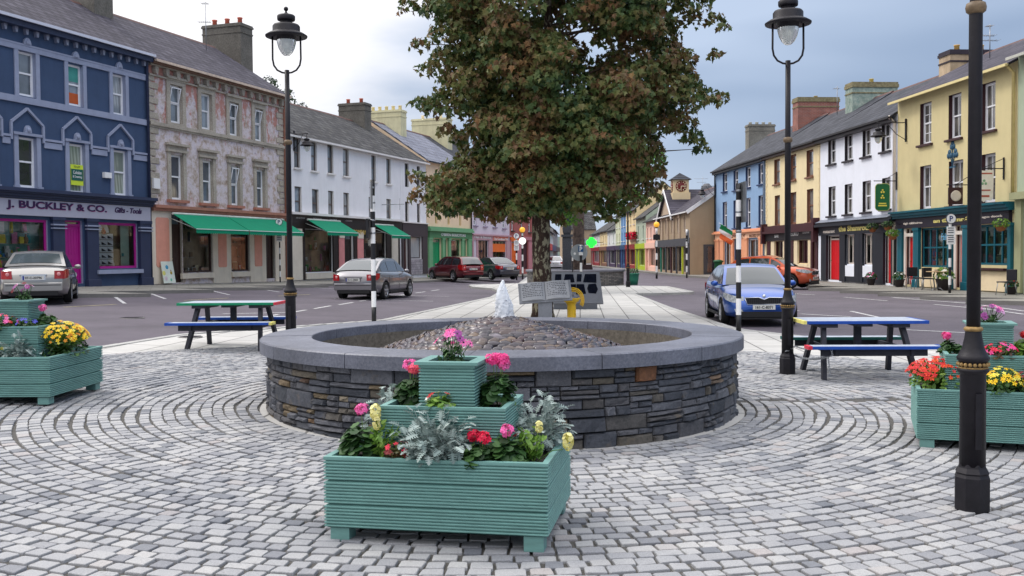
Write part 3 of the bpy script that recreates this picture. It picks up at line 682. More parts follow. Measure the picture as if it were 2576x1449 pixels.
def plant(kind, name, label, cat, base, R, H, petals, group, nl=None, leaf=None, nf=None, fh=1.0):
    """petals: list of petal materials, R spread, H height"""
    t = thing(name, label, cat, base, group=group); cl = Cloud(); st = MB(); leaf = leaf or G_DARK
    if kind in ('geranium', 'mound'):
        nl = int((nl or 130)*1.5)
        for _ in range(nl):
            d = rv(); d.z = abs(d.z); d.normalize(); rr = random.uniform(.45, 1)**.6; p = Vector((d.x*R*rr, d.y*R*rr, H*.62*d.z*rr+.015))
            n = (d*.6+Vector((0, 0, .7))+rv(.5)).normalized(); cl.poly(p, n, random.uniform(0, 6), SCAL if kind == 'geranium' else OVAL, random.uniform(.019, .036)*(1 if kind == 'geranium' else .9), 0, .25)
        cl.build('foliage', [leaf], t); fl = Cloud(); tips = []
        for i, pm in enumerate(petals):
            pass
        nf = nf or len(petals)
        for i in range(nf):
            pi_ = i % len(petals)
            if kind == 'geranium':
                ang = random.uniform(0, 6.28); q = Vector((cos(ang)*R*random.uniform(.1, .75), sin(ang)*R*random.uniform(.1, .75), H*random.uniform(.82, 1.0)*fh)); tips.append(q)
                hd = Cloud()
                for _ in range(34):
                    d = rv().normalized(); d.z = d.z*.75+.1; flower5(hd, q+d*random.uniform(.028, .044), d+Vector((0, 0, .3)), random.uniform(.013, .019), pi_, None)
                hd.build('flower_head', petals, t)
            else:
                d = rv(); d.z = abs(d.z)*.9+.1; d.normalize(); q = Vector((d.x*R*1.02, d.y*R*1.02, H*(.35+.62*d.z)*fh)); tips.append(q)
                flower5(fl, q, d+Vector((0, -.3, .5)), random.uniform(.015, .024), pi_, None)
        if fl.V: fl.build('flowers', petals, t)
        if tips: stems(st, (0, 0, 0), tips)
    elif kind == 'daisy':
        for _ in range(150):
            d = rv(); d.z = abs(d.z); d.normalize(); rr = random.uniform(.3, 1); p = Vector((d.x*R*rr*.75, d.y*R*rr*.75, H*.7*d.z*rr+.01)); cl.poly(p, d+rv(.6), random.uniform(0, 6), OVAL, random.uniform(.012, .024), 0, .1)
        cl.build('foliage', [leaf], t); fl = Cloud(); tips = []
        for i in range(nf or 16):
            d = rv(); d.z = abs(d.z)*1.1+.2; d.normalize(); q = Vector((d.x*R, d.y*R, H*(.42+.58*d.z))); tips.append(q); fl = Cloud(); flower5(fl, q, d+Vector((0, -.5, .2)), random.uniform(.022, .031), i % len(petals), len(petals), 9); fl.build('flower_head', petals+[P_EYE], t)
        stems(st, (0, 0, 0), tips)
    elif kind == 'silver':
        n = int((nl or 62)*1.9)
        for i in range(n):
            az = random.uniform(0, 2*pi); el = math.asin(random.uniform(.1, .99)); L = random.uniform(.35, 1); d = Vector((cos(az)*cos(el), sin(az)*cos(el), sin(el)))
            p0 = Vector((d.x*R*.35*L, d.y*R*.35*L, H*.35*L*d.z+.02)); tip = Vector((d.x*R*L, d.y*R*L, H*L*(.25+.75*d.z)))
            for w in range(3):
                p = p0.lerp(tip, .25+.36*w)+rv(.012); dd = (d+rv(.75)).normalized(); side = dd.cross(Vector((0, 0, 1))).normalized(); nn = side.cross(dd).normalized()+rv(.4); a = dd-nn*dd.dot(nn)/nn.length_squared; a.normalize(); b = nn.cross(a).normalized(); o = len(cl.V); sz = random.uniform(.042, .068); nn.normalize()
                for (x, y) in LOBED: q = p+b*(x*sz*1.5)+a*(y*sz)-nn*(y*y*sz*.28)+nn*abs(x)*sz*.3; cl.V.append((q.x, q.y, q.z))
                cl.F.append(tuple(range(o, o+len(LOBED)))); cl.mi.append(0)
            st.tube([(0, 0, 0), p0, tip], [.004, .003, .002], 4, 0, False)
        cl.build('foliage', [G_SILV], t); st.build('stems', G_SILV, t); return t
    elif kind == 'spike':     # snapdragon: upright leafy stems with a flower spike
        fl = Cloud()
        for i in range(6):
            az = random.uniform(0, 6.28); tip = Vector((cos(az)*R*random.uniform(.2, .8), sin(az)*R*random.uniform(.2, .8), H*random.uniform(.55, .85))); st.tube([(0, 0, 0), tip*.5, tip], .003, 4, 0, False)
            for j in range(16):
                u = random.uniform(.15, 1); d = Vector((cos(az+j*2.4), sin(az+j*2.4), .5)); cl.poly(tip*u+d*.025, d.cross(Vector((0, 0, 1)))+Vector((0, 0, .8)), random.uniform(0, 6), OVAL, random.uniform(.016, .028), 0, .2)
        for (hx, hy, hz, sc_) in petals[1]:
            fl = Cloud()
            st.tube([(0, 0, 0), (hx*.55, hy*.55, hz*.6), (hx*.85, hy*.85, hz-.045)], .003, 4, 0, False)
            for j in range(60):
                d = rv().normalized(); fl.poly(Vector((hx, hy, hz))+Vector((d.x*.024, d.y*.024, d.z*.045))*sc_, d, random.uniform(0, 6), ROUND, random.uniform(.010, .016)*sc_, 0, .4)
            fl.build('flower_spike', [petals[0]], t)
        cl.build('foliage', [G_BRT], t); st.build('stems', G_BRT, t); return t
    st.build('stems', G_BRT if kind != 'daisy' else leaf, t)
    return t

# ================================================================== TIERED PLANTERS
TEAL = None
def mat_teal():
    a = NT('teal_painted_timber'); v = a.coord('World'); n = a.noise(a.coord('Object', scale=(3, 3, 14)), 2, 5, .7); base = srgb((106, 148, 142))
    col = a.ramp(n, [(.3, tuple(x*.86 for x in base)), (.7, tuple(x*1.12 for x in base))])
    f = a.ramp(a.noise(v, 9, 6, .8), [(.63, (0, 0, 0)), (.70, (.7,)*3)]); col = a.mix(f, col, srgb((66, 104, 98)))
    a.col(col); a.set(.55, spec=.35); a.bump(a.noise(v, 60, 3, .7), .15, .005); return a.m
TEAL = mat_teal()
def ribbed(m, hx, hy, z0, z1, boards, wall=.035):
    """outer faces of grooved deck boards, rim and inner faces"""
    prof = [(.012, z0)]; bh = (z1-z0)/boards; nr = max(4, round(bh/.0185))
    for b in range(boards):
        zb = z0+b*bh; g = .004; rh = (bh-2*g)/nr
        prof.append((.026, zb+g*.2))
        for k in range(nr):
            z = zb+g+k*rh; prof += [(.011, z), (.001, z+rh*.20), (.0, z+rh*.45), (.001, z+rh*.66), (.011, z+rh*.84)]
        prof.append((.026, zb+bh-g*.2))
    prof += [(.0, z1-.012), (.0, z1), (wall, z1), (wall, z0+.02)]
    m.sqlathe(prof, hx, hy)
def planter(label, loc, rotz, boxes=((.65, .54, .07, .50), (.375, .375, .40, .77), (.17, .17, .70, 1.005))):
    t = thing('planter', label, 'flower planter', loc, rotz, 'three tiered teal flower planters'); out_ = t
    for i, (hx, hy, z0, z1) in enumerate(boxes):
        m = MB(); ribbed(m, hx, hy, z0, z1, (3, 2, 1)[i] if i else 3)
        b = m.build('box_tier', TEAL, t)
        if i == 2:
            m = MB(); m.sqlathe([(.0, z1+.001), (-.022, z1+.001), (-.022, z1+.018), (.045, z1+.018), (.045, z1+.001)], hx, hy, closed=True); m.build('rim', TEAL, b)
        if i == 0:
            for sx in (-1, 1):
                for sy in (-1, 1):
                    m = MB(); x = sx*(hx-.035-.05); y = sy*(hy-.035-.05); m.prismz([(x-.05, y-.05), (x+.05, y-.05), (x+.05, y+.05), (x-.05, y+.05)], z1-.10, z1-.02); m.build('corner_block', TEAL, b)
        m = MB(); n = 8; w, d = hx-.036, hy-.036; vs = []; 
        for a in range(n+1):
            for c in range(n+1): vs.append((-w+2*w*a/n, -d+2*d*c/n, z1-.045+random.uniform(-.014, .014)))
        m.add(vs, [(a*(n+1)+c, (a+1)*(n+1)+c, (a+1)*(n+1)+c+1, a*(n+1)+c+1) for a in range(n) for c in range(n)]); m.build('soil', SOIL, t)
    hx, hy = boxes[0][0], boxes[0][1]
    for sx in (-1, 1):
        for sy in (-1, 1):
            m = MB(); x, y = sx*(hx-.085), sy*(hy-.075); m.box(x-.055, x+.055, y-.055, y+.055, -.005, boxes[0][2]+.02, bev=.004); m.build('foot', TEAL, t)
    return t
def local(loc, rotz, x, y, z):
    c, s = cos(rotz), sin(rotz); return (loc[0]+c*x-s*y, loc[1]+s*x+c*y, loc[2]+z)

PL = Vector((-1.08, 5.41)); PR = Vector((.178, 5.17)); e = (PR-PL).normalized(); nb = Vector((-e.y, e.x)); w_ = (PR-PL).length
c0 = (PL+PR)/2+nb*.52; LOC1 = (c0.x, c0.y, gz(c0.x, c0.y)+.018); RZ1 = math.atan2(e.y, e.x)
planter('teal three tiered planter with pink geraniums and silver leaves, nearest in front of the fountain', LOC1, RZ1, ((w_/2, .475, .085, .488), (.372, .285, .40, .752), (.168, .168, .70, .98)))
LOC2 = (-5.17, 10.22, gz(-5.17, 10.22)+.018); RZ2 = radians(-1)
planter('teal three tiered planter with yellow and cream flowers by the silver car side', LOC2, RZ2, ((.6, .6, .07, .47), (.37, .37, .40, .76), (.175, .175, .70, 1.0)))
RZ3 = radians(-20); c3 = Vector((3.36, 8.07))+Vector((cos(RZ3), sin(RZ3)))*.6+Vector((-sin(RZ3), cos(RZ3)))*.55; LOC3 = (c3.x, c3.y, gz(c3.x, c3.y)+.018)
planter('teal three tiered planter with scarlet and yellow flowers behind the nearest lamp post', LOC3, RZ3, ((.6, .55, .07, .49), (.37, .34, .40, .765), (.172, .172, .70, 1.005)))
GA = 'flowers planted in the tiered planters'
def P1(x, y, z): return local(LOC1, RZ1, x*.97, y*.90, z-.012)
def P2(x, y, z): return local(LOC2, RZ2, x, y, z)
def P3(x, y, z): return local(LOC3, RZ3, x, y, z)
# front planter
plant('daisy', 'african_daisy', 'purple pink daisies on the top tier of the front planter', 'flowering plant', P1(-.01, 0, .945), .12, .24, [P_PINK, P_LPINK, P_PURP], GA, nf=17)
plant('geranium', 'geranium', 'pink geranium left of the top box on the front planter middle tier', 'flowering plant', P1(-.265, .02, .725), .115, .25, [P_LPINK, P_SAL, P_LPINK], GA, nf=3)
plant('geranium', 'geranium', 'tall pink geranium right of the top box on the front planter middle tier', 'flowering plant', P1(.265, .03, .725), .12, .30, [P_LPINK, P_PINK], GA, nf=4)
plant('mound', 'begonia', 'small cream flowered begonia in the middle of the front planter middle tier', 'flowering plant', P1(-.03, -.24, .725), .085, .12, [P_CREAM, P_WHITE, P_RED], GA, nl=70, leaf=G_BRT, nf=12)
plant('silver', 'dusty_miller', 'large silver leaved plant in the centre front of the front planter', 'foliage plant', P1(-.02, -.40, .455), .26, .36, None, GA, nl=100)
plant('silver', 'dusty_miller', 'silver leaved plant behind the front left corner of the front planter', 'foliage plant', P1(-.50, .25, .455), .16, .38, None, GA, nl=45)
plant('silver', 'dusty_miller', 'silver leaved plant at the right end of the front planter', 'foliage plant', P1(.52, .12, .455), .21, .34, None, GA, nl=60)
plant('geranium', 'geranium', 'pink geranium at the left end of the front planter lowest tier', 'flowering plant', P1(-.50, -.28, .455), .14, .29, [P_LPINK], GA, nf=1, nl=150)
plant('spike', 'snapdragon', 'cream snapdragon beside the pink geranium at the left of the front planter', 'flowering plant', P1(-.36, -.36, .455), .13, .26, (P_CREAM, [(-.03, 0, .28, 1.0), (-.02, -.02, .22, .8)]), GA)
plant('mound', 'begonia', 'dark red begonia left of the large silver plant in the front planter', 'flowering plant', P1(-.235, -.43, .455), .085, .13, [P_DRED, P_CRIM], GA, nl=70, leaf=G_BRNZ, nf=16)
plant('geranium', 'geranium', 'crimson geranium right of the large silver plant in the front planter', 'flowering plant', P1(.235, -.42, .455), .10, .165, [P_CRIM], GA, nf=2, nl=90)
plant('geranium', 'geranium', 'pink geranium near the right corner of the front planter lowest tier', 'flowering plant', P1(.40, -.36, .455), .12, .24, [P_LPINK], GA, nf=1, nl=130)
plant('spike', 'snapdragon', 'cream snapdragon leaning out over the right corner of the front planter', 'flowering plant', P1(.545, -.30, .455), .13, .24, (P_CREAM, [(.19, -.04, .13, 1.0), (.03, -.02, .21, .7)]), GA)
plant('mound', 'begonia', 'small red begonia between the pink geranium and the right silver plant', 'flowering plant', P1(.47, -.17, .455), .075, .17, [P_RED, P_DRED], GA, nl=60, nf=6)
# left planter
plant('daisy', 'petunia', 'purple and pink petunias on the top tier of the left planter', 'flowering plant', P2(.05, 0, .955), .125, .24, [P_PURP, P_PALEP, P_DRED], GA, nf=15)
plant('mound', 'begonia', 'red and pink begonias on the middle tier of the left planter', 'flowering plant', P2(-.05, -.27, .715), .16, .17, [P_SAL, P_RED, P_LPINK], GA, nl=170, nf=40)
plant('mound', 'pansy', 'blue pansies on the middle tier of the left planter', 'flowering plant', P2(.20, -.26, .715), .10, .14, [P_BLUE], GA, nl=90, nf=14)
plant('geranium', 'geranium', 'pink geranium at the right corner of the left planter middle tier', 'flowering plant', P2(.29, -.02, .715), .10, .22, [P_LPINK], GA, nf=1, nl=90)
plant('mound', 'nemesia', 'mass of golden yellow flowers at the right end of the left planter', 'flowering plant', P2(.42, -.02, .425), .30, .38, [P_YEL, P_YEL, P_GOLD, P_LYEL], GA, nl=300, leaf=G_DARK, nf=330)
plant('mound', 'primrose', 'cream yellow flowers along the front of the left planter', 'flowering plant', P2(-.22, -.44, .425), .25, .22, [P_LYEL, P_CREAM], GA, nl=230, nf=70)
plant('mound', 'begonia', 'dark red flowers behind the cream ones in the left planter', 'flowering plant', P2(-.20, -.33, .43), .14, .30, [P_DRED, P_RED], GA, nl=90, nf=22)
plant('silver', 'dusty_miller', 'silver leaved plant at the front corner of the left planter', 'foliage plant', P2(.20, -.40, .425), .22, .26, None, GA, nl=40)
# right planter
plant('daisy', 'petunia', 'purple petunias on the top tier of the right planter', 'flowering plant', P3(.0, 0, .96), .13, .21, [P_PURP, P_PALEP, P_LPINK], GA, nf=22)
plant('mound', 'begonia', 'crimson begonias on the middle tier of the right planter', 'flowering plant', P3(.06, -.25, .725), .13, .15, [P_CRIM, P_PINK], GA, nl=90, leaf=G_BRNZ, nf=46)
plant('geranium', 'geranium', 'green leaved geranium right of the top box on the right planter', 'flowering plant', P3(.27, -.05, .725), .12, .22, [P_RED], GA, nf=1, nl=140, leaf=G_BRT)
plant('geranium', 'geranium', 'pink geranium at the left of the right planter middle tier', 'flowering plant', P3(-.30, .05, .725), .09, .18, [P_PINK], GA, nf=1, nl=70)
plant('mound', 'begonia', 'mass of scarlet flowers at the left end of the right planter', 'flowering plant', P3(-.40, -.16, .445), .27, .29, [P_RED, P_ORG, P_RED], GA, nl=260, leaf=G_BRT, nf=290)
plant('mound', 'pansy', 'bright yellow pansies behind the nearest lamp post in the right planter', 'flowering plant', P3(.03, -.40, .445), .19, .24, [P_YEL, P_YEL, P_LYEL], GA, nl=170, leaf=G_DARK, nf=110)
plant('mound', 'begonia', 'dark red begonias at the right end of the right planter front', 'flowering plant', P3(.30, -.40, .445), .18, .24, [P_DRED, P_CRIM], GA, nl=190, nf=60)
plant('mound', 'pansy', 'yellow pansies at the far right end of the right planter', 'flowering plant', P3(.47, -.38, .445), .11, .2, [P_YEL, P_GOLD], GA, nl=70, nf=22)
# ================================================================== BUILDINGS
class Row:
    """vertical plane of a row of facades; u runs left to right as seen from the street"""
    def __init__(s, o, d): s.o = Vector((o[0], o[1], 0)); s.d = Vector((d[0], d[1], 0)).normalized(); s.n = Vector((s.d.y, -s.d.x, 0))
    def uz(s, X, Y, off=0.0):
        r = ray(X, Y); o = s.o+s.n*off; t = s.n.dot(o)/s.n.dot(Vector((r.x, r.y, 0))); p = r*t
        return (Vector((p.x, p.y, 0))-s.o).dot(s.d), CAMH+p.z
    def rect(s, X0, X1, Yt, Yb):
        u0, zt = s.uz(X0, Yt); _, zb = s.uz(X0, Yb); u1, _ = s.uz(X1, (Yt+Yb)/2); return u0, u1, zb, zt
RL = Row((-27.9, 0), (.344, 1)); RR = Row((20.35-.075*80, 80), (.075, -1))

class Bld:
    def __init__(s, row, name, label, cat, Xa, Xb, zb, zg, depth, rise, wall, trim, roof, gables=(True, True), over=.25, ua=None, ub=None, eave=None, group=None):
        s.row = row; s.ua = row.uz(Xa, 600)[0] if ua is None else ua; s.ub = row.uz(Xb, 600)[0] if ub is None else ub
        s.zb = zb; s.H = zg-zb; s.W = s.ub-s.ua; s.depth = depth; s.rise = rise; s.holes = []; s.wall = wall; s.trim = trim
        p = row.o+row.d*s.ua; s.t = thing(name, label, cat, (p.x, p.y, zb), math.atan2(row.d.y, row.d.x), group)
        s.roofm = roof; s.over = over; s.gables = gables
    def L(s, X0, X1, Yt, Yb):
        u0, u1, z0, z1 = s.row.rect(X0, X1, Yt, Yb); return u0-s.ua, u1-s.ua, z0-s.zb, z1-s.zb
    def P(s, X, Y, off=0.0): u, z = s.row.uz(X, Y, off); return u-s.ua, z-s.zb
    def hole(s, r): s.holes.append(r); return r
    def finish(s, rev=.16, wallname='wall', ridge=True, roof_over_ends=.0):
        m = MB(); W, H, D = s.W, s.H, s.depth
        hs = [(max(0.01, a), min(W-.01, b), max(.0, c), min(H-.02, d)) for a, b, c, d in s.holes]; hs = [h for h in hs if h[1]-h[0] > .05 and h[3]-h[2] > .05]
        us = sorted(set([0, W]+[round(v, 4) for h in hs for v in h[:2]])); zs = sorted(set([-.6, H]+[round(v, 4) for h in hs for v in h[2:]]))
        for i in range(len(us)-1):
            for j in range(len(zs)-1):
                cu, cz = (us[i]+us[i+1])/2, (zs[j]+zs[j+1])/2
                if any(h[0] < cu < h[1] and h[2] < cz < h[3] for h in hs): continue
                m.add([(us[i], 0, zs[j]), (us[i+1], 0, zs[j]), (us[i+1], 0, zs[j+1]), (us[i], 0, zs[j+1])], [(0, 1, 2, 3)])
        for a, b, c, d in hs:
            m.add([(a, 0, c), (a, rev, c), (a, rev, d), (a, 0, d)], [(0, 1, 2, 3)], 1); m.add([(b, 0, c), (b, rev, c), (b, rev, d), (b, 0, d)], [(3, 2, 1, 0)], 1)
            m.add([(a, 0, d), (a, rev, d), (b, rev, d), (b, 0, d)], [(0, 1, 2, 3)], 1); m.add([(a, 0, c), (a, rev, c), (b, rev, c), (b, 0, c)], [(3, 2, 1, 0)], 1)
        R = s.rise
        for x, fl in ((0, 0), (W, 1)):
            f = [(x, 0, -.6), (x, D, -.6), (x, D, H), (x, D/2, H+R), (x, 0, H)]; m.add(f, [tuple(range(5)) if not fl else tuple(reversed(range(5)))], 0)
        m.add([(0, D, -.6), (W, D, -.6), (W, D, H), (0, D, H)], [(3, 2, 1, 0)])
        m.build(wallname, [s.wall, s.trim], s.t)
        if s.roofm:
            o = s.over; th = .09; k = R/(D/2); m = MB(); e = roof_over_ends; x0, x1 = -e, W+e
            pr = [(-o, H-o*k+.02), (D/2, H+R+.02), (D+o, H-o*k+.02), (D+o, H-o*k+.02+th), (D/2, H+R+.02+th), (-o, H-o*k+.02+th)]
            vs = [(x0, a, b) for a, b in pr]+[(x1, a, b) for a, b in pr]
            fs = [(0, 1, 4, 5), (1, 2, 3, 4), (11, 10, 7, 6), (10, 9, 8, 7)]+[(i, i+6, (i+1) % 6+6, (i+1) % 6) for i in range(6)]
            m.add(vs, fs); rf = m.build('roof', s.roofm, s.t); s.roof = rf
            if ridge:
                m = MB(); nt = max(2, int(W/.45))
                for q in range(nt):
                    a = x0+(x1-x0)*q/nt+.01; b = x0+(x1-x0)*(q+1)/nt; m.add([(a, D/2-.14, H+R+th-.06), (a, D/2, H+R+th+.06), (a, D/2+.14, H+R+th-.06), (b, D/2-.14, H+R+th-.06), (b, D/2, H+R+th+.06), (b, D/2+.14, H+R+th-.06)], [(0, 3, 4, 1), (1, 4, 5, 2), (0, 1, 2), (5, 4, 3)])
                m.build('ridge_tiles', paint((96, 70, 66) if ridge is True else ridge, .8, .2, 4, name='clay_ridge'), rf)
        return s
    def gutter(s, mat, h=.11, fascia=None, fh=.18, z=None):
        z = s.H-s.over*s.rise/(s.depth/2)+.02 if z is None else z; m = MB(); o = s.over; n = 6; vs = []
        for x in (0.0, s.W):
            for k in range(n+1): t = pi*k/n; vs.append((x, -o-.055+.06*cos(t+pi), z+.05-h*.75*sin(t)))
        m.add(vs, [(k, k+1, k+n+2, k+n+1) for k in range(n)]+[tuple(range(n+1)), tuple(range(2*n+1, n, -1))]); m.box(0, s.W, -o-.125, -o-.112, z-.035, z+.06)
        g = m.build('gutter', mat, s.t)
        if fascia: m = MB(); m.box(0.002, s.W-.002, -o+.01, -o+.04, z-fh, z+.03); m.box(0.002, s.W-.002, -o+.035, -.002, z-fh, z-fh+.02); m.build('fascia_board', fascia, s.t)
    def pipe(s, X, mat, z1=None, r=.045, u=None, z0=-.0):
        u = s.P(X, 500)[0] if u is None else u; m = MB(); z1 = s.H-.15 if z1 is None else z1
        m.tube([(u, -s.over-.05, z1+.05), (u, -.09, z1-.25), (u, -.09, z0)], r, 8); m.build('downpipe', mat, s.t)
    def window(s, X0, X1, Yt, Yb, frame=None, pane=None, style='sash', sill=None, sillw=.10, fr=.06, y=.10, bars=(1, 1), local=None, tilt=False, sillh=.09, silld=.12, surround=None):
        r = s.hole(local if local else s.L(X0, X1, Yt, Yb)); a, b, c, d = r; frame = frame or UPVC; pane = pane or PANE[random.randrange(len(PANE))]; m = MB(); f = fr; D = .05
        def bar(x0, x1, z0, z1, yy=y, dd=D): m.box(x0, x1, yy, yy+dd, z0, z1)
        bar(a, a+f, c, d); bar(b-f, b, c, d); bar(a+f, b-f, d-f, d); bar(a+f, b-f, c, c+f*1.25)
        mid = (c+d)/2+.03
        if style in ('sash', 'sash2'):
            bar(a+f, b-f, mid-.03, mid+.03, y-.012)
            i = f*.62; m.box(a+f, a+f+i*.6, y+.012, y+.04, c+f, mid); m.box(b-f-i*.6, b-f, y+.012, y+.04, c+f, mid)
        if style == 'sash2' or bars != (1, 1):
            nx_, nz_ = bars
            for k in range(1, nx_): x = a+f+(b-a-2*f)*k/nx_; bar(x-.013, x+.013, c+f, d-f, y+.01, .03)
            for k in range(1, nz_): z = c+f+(d-c-2*f)*k/nz_; bar(a+f, b-f, z-.013, z+.013, y+.01, .03)
        w = m.build('window', frame, s.t)
        m = MB(); m.box(a+f*.8, b-f*.8, y+.030, y+.038, c+f, d-f*.8); m.build('pane', pane, w)
        if tilt:
            m = MB(M=Matrix.Translation((0, y-.01, mid+.03)) @ Matrix.Rotation(radians(13), 4, 'X')); hh = d-f-mid-.03; 
            m.box(a+f, a+f+.045, -.03, 0, 0, hh); m.box(b-f-.045, b-f, -.03, 0, 0, hh); m.box(a+f+.045, b-f-.045, -.03, 0, 0, .045); m.box(a+f+.045, b-f-.045, -.03, 0, hh-.045, hh)
            sh = m.build('open_sash', frame, w)
        if sill:
            m = MB(); m.box(a-sillw, b+sillw, -silld, y, c-sillh, c, bev=.008); m.build('sill', sill, w)
        if surround:
            sw, sm = surround; m = MB(); m.box(a-sw, a-.002, -.03, .02, c-.02, d+sw); m.box(b+.002, b+sw, -.03, .02, c-.02, d+sw); m.box(a-.002, b+.002, -.03, .02, d+.002, d+sw); m.build('surround', sm, w)
        return w, r
    def slab(s, name, X0, X1, Yt, Yb, mat, y0=-.05, y1=-.004, local=None, bev=0, parent=None):
        a, b, c, d = local if local else s.L(X0, X1, Yt, Yb); m = MB(); m.box(a, b, y0, y1, c, d, bev=bev); return m.build(name, mat, parent or s.t)
    def door(s, X0, X1, Yt, Yb, mat, frame=None, transom=None, y=.12, panels=2, local=None, glass=None, handle=True):
        r = local if local else s.L(X0, X1, Yt, Yb); a, b, c, d = r; full = (a, b, c, d if transom is None else transom-0); s.hole(full)
        fw = .06; m = MB(); m.box(a+fw, b-fw, y, y+.05, c+.01, d-.03)
        nb_ = 6 if panels == 0 else 0
        for k in range(nb_): x = a+fw+(b-a-2*fw)*(k+.5)/nb_; m.box(x-.028, x+.028, y-.008, y, c+.5*(d-c), d-.12); m.box(x-.028, x+.028, y-.008, y, c+.1, c+.42*(d-c))
        for k in range(panels):
            z0 = c+.15+(d-c-.3)*k/panels; z1 = c+.15+(d-c-.3)*(k+1)/panels-.12
            for q in range(2): x0 = a+fw+.1+(b-a-2*fw-.1)*q/2; x1 = x0+(b-a-2*fw-.1)/2-.1; m.box(x0, x1, y-.012, y, z0, z1, bev=.006)
        dr = m.build('door', mat, s.t)
        m = MB(); m.box(a, a+fw, y-.03, y+.05, c, full[3]); m.box(b-fw, b, y-.03, y+.05, c, full[3]); m.box(a+fw, b-fw, y-.03, y+.05, d-.03, d+.05); 
        if transom: m.box(a+fw, b-fw, y-.03, y+.05, transom-.05, transom)
        m.build('door_frame', frame or mat, dr)
        if transom: m = MB(); m.box(a+fw, b-fw, y+.01, y+.02, d+.05, transom-.05); m.build('pane', glass or PANE[0], dr)
        if handle: m = MB(); m.ball((a+fw+.1, y-.04, c+1.0), .03, 8, 5); m.box(a+fw+.09, a+fw+.11, y-.03, y, c+.99, c+1.01); m.build('handle', GOLD, dr)
        return dr
    def shopwin(s, X0, X1, Yt, Yb, frame, bars=(1, 1), deep=.55, back=None, goods=True, fr=.06, local=None, cols=None, transom=0, n=16, blind=None, y=.06, glass=True, floor=.12):
        r = s.hole(local if local else s.L(X0, X1, Yt, Yb)); a, b, c, d = r; m = MB(); D = .06
        def bar(x0, x1, z0, z1): m.box(x0, x1, y, y+D, z0, z1)
        bar(a, a+fr, c, d); bar(b-fr, b, c, d); bar(a+fr, b-fr, d-fr, d); bar(a+fr, b-fr, c, c+fr)
        for k in range(1, bars[0]): x = a+fr+(b-a-2*fr)*k/bars[0]; bar(x-fr*.4, x+fr*.4, c+fr, d-fr)
        for k in range(1, bars[1]): z = c+fr+(d-c-2*fr)*k/bars[1]; m.box(a+fr, b-fr, y+.008, y+D-.008, z-fr*.4, z+fr*.4)
        w = m.build('shop_window', frame, s.t)
        m = MB(); m.add([(a+fr*.7, y+.03, c+fr*.7), (b-fr*.7, y+.03, c+fr*.7), (b-fr*.7, y+.03, d-fr*.7), (a+fr*.7, y+.03, d-fr*.7)], [(0, 1, 2, 3)]); m.build('pane', mat_clearglass(), w)
        m = MB(); e = .17; bk = back or paint((140, 126, 108), .9, .35, 1.2); D2 = deep
        m.add([(a-e, D2, c-.02), (b+e, D2, c-.02), (b+e, D2, d+.02), (a-e, D2, d+.02)], [(0, 1, 2, 3)]); m.add([(a-e, .17, c-.02), (b+e, .17, c-.02), (b+e, D2, c-.02), (a-e, D2, c-.02)], [(0, 1, 2, 3)], 1)
        m.add([(a-e, .17, d+.02), (b+e, .17, d+.02), (b+e, D2, d+.02), (a-e, D2, d+.02)], [(3, 2, 1, 0)], 1); m.add([(a-e, .17, c-.02), (a-e, D2, c-.02), (a-e, D2, d+.02), (a-e, .17, d+.02)], [(0, 1, 2, 3)], 1); m.add([(b+e, .17, c-.02), (b+e, D2, c-.02), (b+e, D2, d+.02), (b+e, .17, d+.02)], [(3, 2, 1, 0)], 1)
        m.build('window_display_box', [bk, paint((168, 158, 142), .9, .2, 2)], w)
        if blind: m = MB(); m.box(a+fr, b-fr, y+.08, y+.09, d-(d-c)*blind[1], d-fr); m.build('blind', blind[0], w)
        if goods:
            cols = cols or ['W', 'B', 'R', 'G', 'Y']; pal = {'W': (205, 205, 200), 'B': (50, 110, 180), 'R': (190, 60, 50), 'G': (70, 150, 80), 'Y': (215, 195, 60), 'K': (40, 40, 45), 'P': (200, 110, 150), 'N': (150, 120, 90), 'T': (60, 160, 160), 'C': (220, 205, 170)}
            m = MB(); rnd = random.Random(int(a*977+b*31))
            for k in range(n):
                x = rnd.uniform(a+.12, b-.2); yy = rnd.uniform(.20, deep-.08); wq = rnd.uniform(.06, .22)*min(1, (b-a)/1.6); h = rnd.uniform(.08, .42); z = c if rnd.random() < .55 else c+rnd.choice((.35, .7, 1.0))*(d-c)*.75; z = min(z, d-h-.1); mi = rnd.randrange(len(cols)); q = rnd.random()
                if z > c+.1: m.box(x-wq*.8, x+wq*.8, yy-.06, yy+.06, z-.02, z, len(cols))
                Mx = Matrix.Translation((x, yy, z)) @ Matrix.Rotation(rnd.uniform(-.5, .5), 4, 'Z')
                if q < .4: m.box(-wq/2, wq/2, -.04, .04, 0, h, mi, M=Mx, bev=.01)
                elif q < .7: m.lathe([(wq*.35, 0), (wq*.5, h*.3), (wq*.42, h*.6), (wq*.16, h*.78), (wq*.2, h)], 10, mi=mi, M=Mx)
                else: m.box(-wq*.6, wq*.6, -.015, .0, 0, h*1.1, mi, M=Mx @ Matrix.Rotation(-.2, 4, 'X')); m.box(-wq*.5, wq*.5, -.022, -.016, h*.12, h*.98, (mi+1) % len(cols), M=Mx @ Matrix.Rotation(-.2, 4, 'X'))
            m.build('display_goods', [paint(pal[q], .6, .2, 9) for q in cols]+[paint((170, 165, 155), .6, .1, 4)], w)
        return w, r
    def text(s, body, mat, X0, X1, Yt, Yb, y=-.1, name='lettering', bold=.015, parent=None, shear=0, depth=.015):
        """height from the left end of the run"""
        u0, z1 = s.P(X0, Yt); _, z0 = s.P(X0, Yb); u1, _ = s.P(X1, Yb); return text_obj(name, body, mat, parent or s.t, u0, u1, z0, z1, y, depth, bold=bold, shear=shear)
